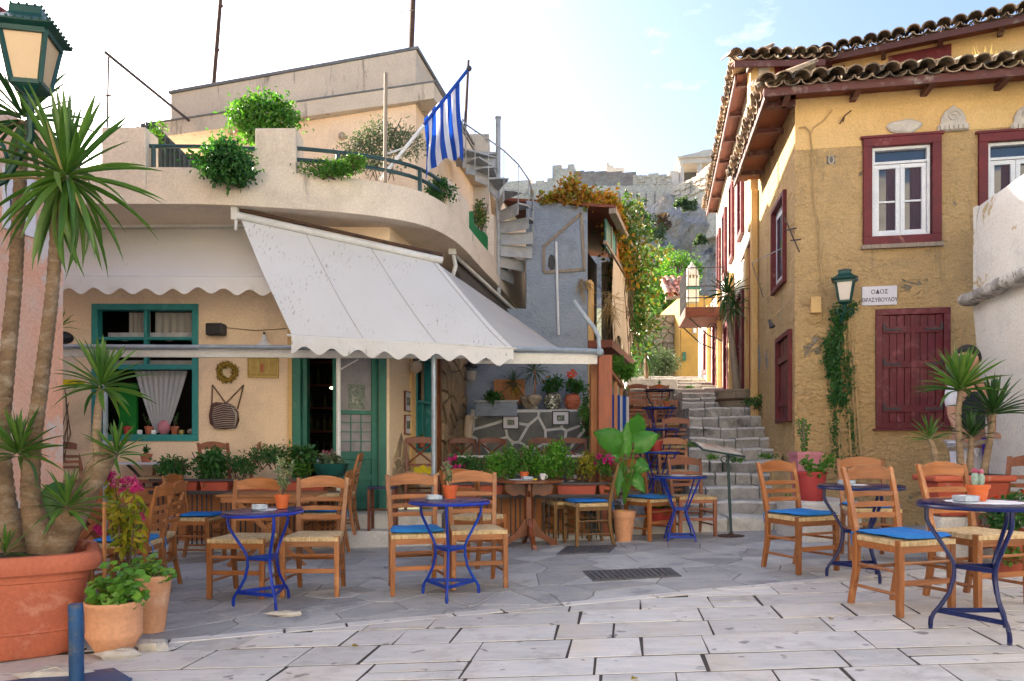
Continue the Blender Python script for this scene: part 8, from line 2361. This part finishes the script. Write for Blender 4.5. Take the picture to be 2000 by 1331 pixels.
bush('olive_bush', 'grey-green olive bush at the top of the steps', 'bush', W(1272, 712, 21.5), (.82, .5, .48), 3200, .10, .035, 'olive', 91, lobes=18, lob=.42)
bush('olive_bush', 'small olive-green shrub left of the larger olive bush', 'bush', W(1222, 725, 19.5), (.30, .3, .30), 700, .10, .035, 'dark', 92, lobes=10)
for px, py, Y, L_, lb in ((1248, 648, 19, .85, 'drooping palm-like plant hanging by the grey house'), (1262, 690, 18.5, .60, 'spiky palm-like plant low at the head of the stairs')):
    t = thing('palm_plant', lb, 'palm', W(px, py, Y)); rosette(t, W(px, py, Y), L_, 46, 'yucca_dark', px, -60, .6); MB().tube([W(px, py + 70, Y), W(px, py, Y)], .06, 7).build('trunk', M['bark'], t)
t = thing('hanging_pot', 'pale hanging clay pot beside the palm at the grey house', 'plant pot', W(1225, 672, 17))
MB().lathe([(.07, -.3), (.15, 0), (.17, .04)], W(1225, 655, 17.0), 12).build('pot', M['pot_cream'], t)
bush('hedge_plant', 'broad green leaves behind the timber post at the stairs', 'plant', W(1205, 722, 12.5), (.22, .2, .20), 300, .14, .05, 'mid', 93)
# dracaena in the alley with its barrel
dr = thing('dracaena', 'tall bare-stemmed dracaena before the white alley house', 'tree', W(1437, 770, 13.2))
trunk(dr, [W(1440, 765, 13.1), W(1432, 690, 13.1), W(1424, 620, 13.1), W(1420, 575, 13.0)], [.075, .055, .045, .035], 'grey_wood', False)
rosette(dr, W(1420, 572, 13.0), .46, 54, 'yucca_dark', 33, -70, .75)
rosette(dr, W(1432, 600, 13.0), .36, 26, 'yucca_dark', 34, -70, .75)
br = thing('barrel', 'old half-barrel planter at the top of the lower steps', 'planter', W(1440, 800, 13.1))
MB().lathe([(.30, 0), (.36, .14), (.38, .26), (.40, .265), (.40, .30), (.35, .30)], W(1442, 797, 13.15), 18).build('barrel', M['grey_wood'], br, smooth=True)
MB().lathe([(.385, .11), (.395, .13), (.385, .15)], W(1442, 797, 13.15), 18).build('hoop', M['rust'], br)
bush('weeds', 'weeds growing at the foot of the side wall beside the steps', 'weeds', W(1478, 785, 12.2), (.22, .15, .12), 300, .05, .03, 'dark', 95)
for k, (px, py, Y) in enumerate(((1372, 745, 20), (1345, 757, 17), (1355, 868, 10.5), (1385, 893, 10.2), (1440, 897, 10.3), (1540, 975, 9.35), (1500, 890, 10))):
    bush('weeds', ['tuft of weeds at the top right of the upper steps', 'tuft of weeds on the upper steps', 'weeds on the step right of the second terrace', 'weeds in a joint of the middle steps', 'weeds in a crack under the menu stand board', 'weeds at the right end of the low steps', 'weeds by the rock foot of the yellow house'][k], 'weeds', W(px, py, Y), (.12, .06, .035), 90, .04, .022, 'mid', 100 + k, stems=False, lobes=5)

# --- climbing vine and bamboo on the yellow wall
cv = thing('climbing_vine', 'climbing vine hanging under the small lantern on the yellow wall', 'vine', YP.f(YP.hit(1640, 700)[0], 1, .1))
def yw(px, py, w=.10): u, z = YP.hit(px, py, w); return YP.f(u, z, w)
mb = MB(); r = random.Random(9)
curtain_leaves(mb, [yw(1640, 600), yw(1636, 650), yw(1630, 700), yw(1636, 750), yw(1632, 790)], .13, 1700, .045, .03, r)
curtain_leaves(mb, [yw(1615, 660), yw(1614, 700), yw(1625, 740)], .07, 260, .04, .028, r)
curtain_leaves(mb, [yw(1655, 690), yw(1660, 740), yw(1650, 790)], .07, 260, .04, .028, r)
curtain_leaves(mb, [yw(1672, 592), yw(1655, 612), yw(1642, 625)], .07, 260, .045, .03, r)
curtain_leaves(mb, [yw(1632, 800), yw(1630, 850), yw(1640, 920)], .08, 190, .04, .028, r)
curtain_leaves(mb, [yw(1660, 800), yw(1665, 850), yw(1668, 925)], .08, 170, .04, .028, r)
mb.build('foliage', L['dark'], cv)
for a, b in (((1646, 600), (1663, 900)), ((1655, 610), (1676, 930)), ((1632, 700), (1642, 930)), ((1662, 640), (1684, 920))):
    MB().tube([yw(*a, .06), yw(*b, .10)], .012, 6).build('bamboo_pole', M['bamboo'], cv)
for a, b in (((1650, 668), (1672, 664)), ((1656, 760), (1678, 756)), ((1658, 800), (1680, 797))): MB().tube([yw(*a, .10), yw(*b, .10)], .008, 5).build('bamboo_rung', M['bamboo'], cv)
# --- pots beside the yellow house
pk = thing('plant_pot', 'square pink pot with a tall succulent by the corner of the yellow house', 'plant pot', W(1572, 930, 9.0))
x, Y = X(1572, 8.8), 8.8
MB().lathe([(.14, -.0), (.19, .50), (.205, .50), (.205, .54), (.18, .54)], (x, Y, Z(975, Y)), 4, rot=R(45)).build('pot', M['pot_pink'], pk)
st = MB(); lf = MB(); r = random.Random(4)
for px in (1560, 1570, 1578):
    a = W(1570, 890, 8.8); b = W(px, 822 if px != 1578 else 830, 8.8); st.tube([a, b], .016 if px == 1570 else .007, 5)
    for k in range(60): leaf_quad(lf, a.lerp(b, r.random()), (rvec(r) + Vector((0, 0, .5))).normalized(), rvec(r), .045, .03)
st.build('stem', M['grey_wood'], pk); lf.build('foliage', L['mid'], pk)
rp_ = thing('plant_pot', 'round red pot with trailing leaves before the pink pot', 'plant pot', W(1586, 978, 8.3))
x, Y = X(1586, 8.2), 8.2
MB().lathe([(.11, 0), (.13, .05), (.145, .28), (.155, .285), (.155, .31), (.13, .31)], (x, Y, Z(978, Y)), 22).build('pot', M['pot_red'], rp_, smooth=True)
mb = MB(); curtain_leaves(mb, [W(1570, 895, 8.15), W(1582, 915, 8.1), W(1596, 925, 8.1), W(1612, 905, 8.1), W(1622, 895, 8.1)], .07, 330, .05, .03, r); mb.build('foliage', L['mid'], rp_)
# masonry block under the pots
bk = thing('stone_block', 'low rough white block under the pots by the yellow house', 'block', (X(1600, 8.3), 8.3, 0))
MB().bx(X(1552, 8.3), X(1665, 8.3), 8.05, 8.9, -.05, Z(978, 8.2)).build('block', M['white_step'], bk, bevel=.04)
# --- long planter with four yuccas at right
Yr = 6.55; zr = Z(1002, Yr)
lp = thing('planter', 'long reddish planter box behind the rush-seated chair at right', 'planter', (X(1882, Yr), Yr, zr))
x0, x1 = X(1812, Yr), X(1952, Yr)
mb = MB(); mb.hexa([(x0 + .05, Yr - .11, zr - .02), (x1 - .05, Yr - .11, zr - .02), (x1 - .05, Yr + .13, zr - .02), (x0 + .05, Yr + .13, zr - .02), (x0, Yr - .15, zr + .27), (x1, Yr - .15, zr + .27), (x1, Yr + .17, zr + .27), (x0, Yr + .17, zr + .27)]); mb.build('box', M['terra_red'], lp, bevel=.012)
MB().bx(x0 - .035, x1 + .035, Yr - .185, Yr + .205, zr + .271, zr + .325).build('rim', M['terra_red'], lp, bevel=.018)
MB().bx(x0, x1, Yr - .14, Yr + .16, zr + .326, zr + .33).build('soil', M['soil'], lp)
MB().bx(x0 + .05, x1 - .05, Yr - .10, Yr + .15, G(3.8), zr - .021).build('stand', M['white_step'], lp, bevel=.03)
for (bpx, mid, top, L_, n, lb, sd) in ((1830, (1824, 880), (1816, 856), .20, 26, 'smallest yucca at the left end of the long planter', 3), (1877, (1872, 820), (1876, 760), .40, 56, 'tallest yucca in the long planter, its crown over the maroon shutter', 4), (1893, (1896, 880), (1897, 852), .24, 34, 'short yucca in the middle of the long planter', 5), (1921, (1935, 850), (1941, 806), .34, 56, 'yucca at the right end of the long planter leaning on the white wall', 6)):
    t = thing('yucca', lb, 'yucca', W(bpx, 915, Yr)); trunk(t, [W(bpx, 925, Yr), W(*mid, Yr), W(*top, Yr)], [.032, .024, .020]); rosette(t, W(top[0], top[1] - 4, Yr), L_, n, 'yucca' if sd in (3, 4) else 'yucca_dark', sd * 7, 4 if sd != 4 else 2, 1.1)
bush('bedding_plant', 'dark leafy plant with small orange flowers at the right edge', 'flowering plant', W(1975, 1000, 6.0), (.20, .15, .18), 700, .06, .028, 'dark', 111, ('redf', 8, .03))
bush('bedding_plant', 'low green plant behind the cactus table legs at right', 'plant', W(1985, 1080, 5.9), (.12, .1, .07), 300, .05, .03, 'mid', 112)
t = thing('plant_pot', 'large red pot at the right edge under the leafy plant', 'plant pot', (X(1985, 6.0), 6.0, G(3.9)))
MB().lathe([(.13, 0), (.17, .28), (.19, .285), (.19, .33), (.16, .33)], (X(1985, 6.0), 6.0, G(3.9)), 22).build('pot', M['terra_red'], t, smooth=True)
bush('herb_plant', 'small green plant between the two chairs at the stair foot', 'plant', W(1292, 985, 9.0), (.15, .12, .12), 420, .045, .03, 'basil', 113)
t = thing('plant_pot', 'reddish pot between the two chairs at the stair foot', 'plant pot', W(1290, 1010, 9.0))
MB().lathe([(.12, -.14), (.17, .0), (.19, .01), (.19, .05), (.16, .05)], W(1290, 1000, 9.0), 20).build('pot', M['pot_red'], t, smooth=True)
# --- ledge plants on the covered terrace
Yl = 12.75
t = thing('vase', 'pale bulbous vase with a thin palm on the stone ledge', 'vase', W(1043, 800, Yl))
MB().lathe([(.06, 0), (.07, .03), (.04, .06), (.13, .17), (.13, .21), (.115, .22), (.12, .235), (.10, .235)], W(1043, 800, Yl), 20).build('vase', M['pot_cream'], t, smooth=True)
MB().tube([W(1043, 778, Yl), W(1046, 745, Yl), W(1044, 722, Yl)], .014, 6).build('stem', M['post_wood2'], t); rosette(t, W(1044, 722, Yl), .30, 46, 'yucca_dark', 41, -50, .5)
t = thing('vase', 'tilted pale vase behind the bulbous one', 'vase', W(1028, 800, 12.95))
MB().lathe([(.05, 0), (.13, .16), (.11, .20)], W(1030, 798, 12.95), 16).build('vase', M['pot_cream'], t, smooth=True)
t = thing('dracaena', 'dark thin-leaved plant over the brown board at the back of the terrace', 'plant', W(1003, 780, 12.9)); rosette(t, W(1003, 745, 12.9), .26, 46, 'yucca_dark', 42, -55, .5); MB().tube([W(1030, 785, 12.9), W(1003, 745, 12.9)], .012, 5).build('stem', M['twig'], t)
t = thing('plant_pot', 'pot covered in broken tile mosaic on the stone ledge', 'plant pot', W(1079, 800, Yl))
prof = [(.09, 0), (.13, .06), (.145, .14), (.13, .22), (.105, .26), (.12, .275)]
MB().lathe(prof, W(1079, 800, Yl), 24).build('pot', M['mosaic'], t, smooth=True)
mb = MB(); r = random.Random(3); cpt = W(1079, 800, Yl)
for k in range(230):
    z = r.uniform(.01, .25); i = max(j for j in range(len(prof)) if prof[j][1] <= z); i = min(i, len(prof) - 2); tt = (z - prof[i][1]) / (prof[i + 1][1] - prof[i][1]); rr = prof[i][0] + (prof[i + 1][0] - prof[i][0]) * tt
    a = r.uniform(0, 2 * PI); n_ = Vector((math.cos(a), math.sin(a), 0)); p = cpt + n_ * (rr + .003) + Vector((0, 0, z)); s_ = r.uniform(.012, .02); tx = Vector((-n_.y, n_.x, 0)); mb.add([p - tx * s_ - Vector((0, 0, s_ * .7)), p + tx * s_ * .8 - Vector((0, 0, s_)), p + tx * s_ + Vector((0, 0, s_ * .7)), p - tx * s_ * .7 + Vector((0, 0, s_))], [(0, 1, 2, 3)])
mb.build('tessera', M['tessera'], t)['kind'] = 'stuff'
c, rd = pb(1062, 1098, 735, 770, Yl); bush('croton_plant', 'leafy plant with orange fruit in the mosaic pot', 'plant', c, rd, 320, .085, .035, 'dark', 121, ('vine', 2, .06))
t = thing('plant_pot', 'ribbed terracotta pot on the stone ledge under the red flower', 'plant pot', W(1118, 800, Yl))
MB().lathe([(.085, 0), (.12, .05), (.115, .06), (.135, .10), (.128, .11), (.138, .15), (.13, .16), (.125, .20), (.10, .235), (.115, .25)], W(1118, 800, Yl), 22).build('pot', M['terracotta'], t, smooth=True)
c, rd = pb(1104, 1138, 735, 772, Yl); bb = bush('hibiscus', 'red-flowered hibiscus in the ribbed terracotta pot', 'flowering plant', c, rd, 360, .07, .045, 'dark', 122)
mb = MB(); blob_leaves(mb, W(1117, 730, Yl - .1), .06, 60, .05, .04, random.Random(5), lobes=0); mb.build('flower', L['redf'], bb)
c, rd = pb(940, 985, 765, 792, 12.5); bb = bush('trailing_plant', 'trailing leaves over the grey planter box on the terrace', 'plant', c, rd, 300, .07, .045, 'dark', 123)
mb = MB(); blob_leaves(mb, W(1005, 768, 12.6), .08, 50, .05, .04, random.Random(6), lobes=0); mb.build('flower', L['vine'], bb)
c, rd = pb(1135, 1158, 740, 880, 12.3); bush('climber', 'dark climber at the right end of the stone ledge', 'plant', c, rd, 420, .06, .04, 'dark', 124)
c, rd = pb(1128, 1150, 790, 830, 11.8); bush('climber', 'small climber beside the right framed picture', 'plant', c, rd, 120, .05, .03, 'mid', 125)
# sill pots in the teal window
for k, (px, s_, lb) in enumerate(((236, .05, 'leftmost red pot on the window sill'), (279, .055, 'clay pot with a small plant on the window sill left of the curtain tip'), (330, .05, 'clay pot with a thin plant on the window sill right of the curtain'))):
    u, z = FC.hit(px, 855); potted_sprig(FC.f(u, win[2] + .086, -.16), lb, .18 if k else .05, 'dark', 60 + k, 3, s_, .10, 'pot_red' if k == 0 else 'terracotta', .03)
t = thing('stone', 'pink rounded stone on the window sill', 'stone', FC.f(FC.hit(310, 845)[0], win[2] + .08, -.15)); MB().ball(FC.f(FC.hit(309, 845)[0], win[2] + .17, -.16), .09, 12, 8, scale=(.85, .8, 1.05), jitter=.04).build('stone', M['pot_pink'], t, smooth=True)
for px in (262, 290, 345): 
    u, z = FC.hit(px, 855); t = thing('jar', {262: 'small pale jar on the window sill left', 290: 'small white jar beside the pink stone', 345: 'small yellowish jar at the right of the window sill'}[px], 'jar', FC.f(u, win[2] + .086, -.14)); MB().lathe([(.028, 0), (.034, .02), (.03, .05), (.022, .055)], FC.f(u, win[2] + .086, -.14), 12).build('jar', M['china'] if px < 300 else M['brass'], t, smooth=True)
t = thing('dish', 'shell-like dish at the right end of the window sill', 'dish', FC.f(FC.hit(366, 845)[0], win[2] + .086, -.14)); MB().ball(FC.f(FC.hit(366, 845)[0], win[2] + .12, -.14), .06, 10, 6, scale=(1, 1, .6), jitter=.1).build('dish', M['pot_cream'], t, smooth=True)
u, z = SP.hit(828, 890); potted_sprig(SP.f((swin[0] + swin[1]) / 2 - .1, swin[2] + .07, -.02), 'clay pot on the ledge of the narrow teal window', .06, 'dark', 66, 3, .07, .14, 'terracotta')

# weathered fallen leaf and grime bits on the paving
for k, (x, y) in enumerate(((.55, 3.55), (1.9, 4.6), (-.9, 4.3), (2.6, 3.75))):
    mb = MB(); leaf_quad(mb, Vector((x, y, G(x) + .012)), Vector((.7, .6, 0)).normalized(), Vector((0, 0, 1)), .05, .035); tag(mb.build('fallen_leaf', L['vine'], None), ['dry leaf on the marble in the centre foreground', 'dry leaf on the marble left of the near right table', 'dry leaf on the marble below the left tables', 'dry leaf on the marble at bottom right'][k], 'leaf')
# ================================================================ THE MAN BY THE WHITE WALL
mn = thing('person', 'dark-haired man in a black vest and white shirt, half hidden behind the yuccas', 'person', (X(1893, 7.35), 7.35, .02))
hx_, hy_ = X(1893, 7.35), 7.35; gz_ = .19
def SK_(edges, verts, radii, m, name, parent, sub=2, mats=None):
    me = bpy.data.meshes.new(name); me.from_pydata([tuple(v) for v in verts], edges, []); me.materials.append(m)
    o = bpy.data.objects.new(name, me); COL.objects.link(o)
    bpy.context.view_layer.objects.active = o
    sk = o.modifiers.new('skin', 'SKIN')
    if not me.skin_vertices: 
        me_b = bpy.data.meshes
        bpy.ops.object.select_all(action='DESELECT'); o.select_set(True)
    for i, r_ in enumerate(radii): me.skin_vertices[0].data[i].radius = (r_ if isinstance(r_, tuple) else (r_, r_))
    me.skin_vertices[0].data[0].use_root = True
    sb = o.modifiers.new('sub', 'SUBSURF'); sb.levels = sub; sb.render_levels = sub
    o.parent = parent; o.location = (0, 0, 0)
    if parent is not None: o.location = -origin(parent)
    dg = bpy.context.evaluated_depsgraph_get(); dg.update()
    nm = bpy.data.meshes.new_from_object(o.evaluated_get(dg)); o.modifiers.clear(); old = o.data; o.data = nm; nm.name = name
    nm.polygons.foreach_set('use_smooth', [True] * len(nm.polygons))
    return o
def V(x, y, z): return Vector((hx_ + x, hy_ + y, gz_ + z))
# facing left and towards the camera, head bent down; standing
vb = [V(0, 0, .95), V(0, 0, 1.10), V(-.01, 0, 1.28), V(-.01, 0, 1.42), V(-.02, -.01, 1.50), V(-.035, -.03, 1.58),
      V(.16, .01, 1.40), V(.20, -.02, 1.14), V(.12, -.16, .98), V(-.17, -.02, 1.40), V(-.20, -.06, 1.15), V(-.22, -.20, 1.0),
      V(.09, 0, .88), V(.10, .0, .48), V(.10, .03, .08), V(.09, -.10, .03), V(-.09, 0, .88), V(-.10, -.01, .48), V(-.10, .03, .08), V(-.11, -.10, .03)]
eb = [(0, 1), (1, 2), (2, 3), (3, 4), (4, 5), (3, 6), (6, 7), (7, 8), (3, 9), (9, 10), (10, 11), (0, 12), (12, 13), (13, 14), (14, 15), (0, 16), (16, 17), (17, 18), (18, 19)]
rb = [(.14, .11), (.135, .105), (.15, .11), (.13, .09), .055, .055, .062, .045, .034, .062, .045, .034, .085, .058, .042, .035, .085, .058, .042, .035]
SK_(eb, vb, rb, M['skin'], 'body', mn)
# head with a face
hd = MB()
hc = V(-.045, -.045, 1.665)
def headf(u, v):
    th_ = 2 * PI * u; ph = PI * v
    d = Vector((math.cos(th_) * math.sin(ph), math.sin(th_) * math.sin(ph), -math.cos(ph)))
    f = Vector((-.80, -.60, 0)); fr = d.dot(f); s_ = d.dot(Vector((.60, -.80, 0)))
    r_ = .105
    p = d * r_
    p.z *= 1.18
    if d.z < -.2: p = Vector((p.x * (1 + .35 * (d.z + .2)), p.y * (1 + .35 * (d.z + .2)), p.z)) + f * (-.02 * d.z)
    if fr > .8:
        p += f * .022 * math.exp(-((d.z + .12) / .16) ** 2 - (s_ / .16) ** 2)            # nose
        p -= f * .010 * (math.exp(-((d.z - .12) / .12) ** 2 - ((abs(s_) - .34) / .16) ** 2)) # eye sockets
        p += f * .006 * math.exp(-((d.z + .48) / .08) ** 2 - (s_ / .26) ** 2)             # lips
    return hc + p
hd.grid(headf, 40, 28); hd.build('head', M['skin'], mn, smooth=2)
fdir = Vector((-.80, -.60, 0)); sdir = Vector((.60, -.80, 0))
for s_ in (-1, 1):
    MB().ball(hc + fdir * .088 + sdir * s_ * .034 + Vector((0, 0, .014)), .012, 8, 6).build('eye', M['hair'], mn, smooth=True)
    MB().ball(hc + sdir * s_ * .104 - fdir * .01 + Vector((0, 0, -.005)), .026, 8, 6, scale=(.5, .5, 1.1)).build('ear', M['skin'], mn, smooth=True)
    MB().tube([hc + fdir * .098 + sdir * s_ * .018 + Vector((0, 0, .036)), hc + fdir * .088 + sdir * s_ * .052 + Vector((0, 0, .036))], .005, 5).build('eyebrow', M['hair'], mn)
hr = MB()
def hairf(u, v):
    p = Vector(headf(u, v)) - hc; d = p.normalized(); fr = d.dot(fdir)
    lim = .18 + .55 * max(0, fr)
    k = 1.14 if d.z > lim - .5 * (1 if fr < .1 else 0) else .94
    return hc + p * k + Vector((0, 0, .012 if k > 1 else 0))
hr.grid(hairf, 40, 28); hr.build('hair', M['hair'], mn, smooth=2)
# clothes: vest, shirt sleeves, trousers
SK_([(0, 1), (1, 2), (2, 3)], [V(0, 0, .93), V(0, 0, 1.10), V(-.01, 0, 1.28), V(-.01, 0, 1.43)], [(.155, .125), (.150, .118), (.168, .125), (.135, .10)], M['vest'], 'vest', mn)
for s_, k in ((1, (3, 6, 7)), (-1, (3, 9, 10))):
    P = [vb[k[0]].lerp(vb[k[1]], .75), vb[k[1]].lerp(vb[k[2]], .05), vb[k[1]].lerp(vb[k[2]], .8)]
    SK_([(0, 1), (1, 2)], P, [.078, .078, .062], M['shirt_white'], 'sleeve', mn)
SK_([(0, 1), (1, 2), (2, 3), (0, 4), (4, 5), (5, 6)], [V(0, 0, .93), V(.085, 0, .84), V(.10, 0, .48), V(.10, .03, .10), V(-.085, 0, .84), V(-.10, -.01, .48), V(-.10, .03, .10)], [(.150, .118), .100, .074, .062, .100, .074, .062], M['shirt_white'], 'trousers', mn)
# hands holding the board: palm, four fingers and a thumb each
for s_, w_ in ((1, vb[8]), (-1, vb[11])):
    fw = Vector((-.25, -.95, -.15)).normalized(); sd = fw.cross(Vector((0, 0, 1))).normalized() * s_
    pv = [w_, w_ + fw * .05, w_ + fw * .085]
    SK_([(0, 1), (1, 2)], pv, [(.026, .020), (.040, .016), (.038, .014)], M['skin'], 'hand', mn, 1)
    for q, l in enumerate((.062, .072, .068, .054)):
        b = w_ + fw * .085 + sd * (.027 - .018 * q)
        MB().tube([b, b + fw * l * .5 + Vector((0, 0, -.006)), b + fw * l * .75 + Vector((0, 0, -.024)), b + fw * l * .7 + Vector((0, 0, -.042))], [.0088, .0085, .008, .006], 7).build('finger', M['skin'], mn, smooth=True)
    b = w_ + fw * .03 + sd * .032
    MB().tube([b, b + fw * .025 + sd * .022, b + fw * .055 + sd * .022 + Vector((0, 0, -.012))], [.012, .010, .008], 7).build('thumb', M['skin'], mn, smooth=True)
ap = thing('cloth', 'purple cloth hanging at the man\'s waist', 'cloth', V(.02, -.15, .8))
MB().grid(lambda u, v: V(.02 + .07 * u + .01 * math.sin(v * 5), -.155 + .015 * math.sin(u * 12), .93 - .45 * v), 8, 10).build('cloth', M['purple'], ap, smooth=2)
wb = thing('wooden_board', 'weathered grey wooden board held by the man behind the yuccas', 'board', W(1888, 868, 7.1))
MB().beam(W(1856, 878, 7.12), W(1925, 862, 7.10), .10, .035, up=(0, 0, 1)).build('board', M['grey_wood'], wb, bevel=.004)
MB().bx(hx_ - .4, hx_ + .6, 7.0, 7.9, -.1, .188).build('doorstep', M['step'], stairs, bevel=.02)
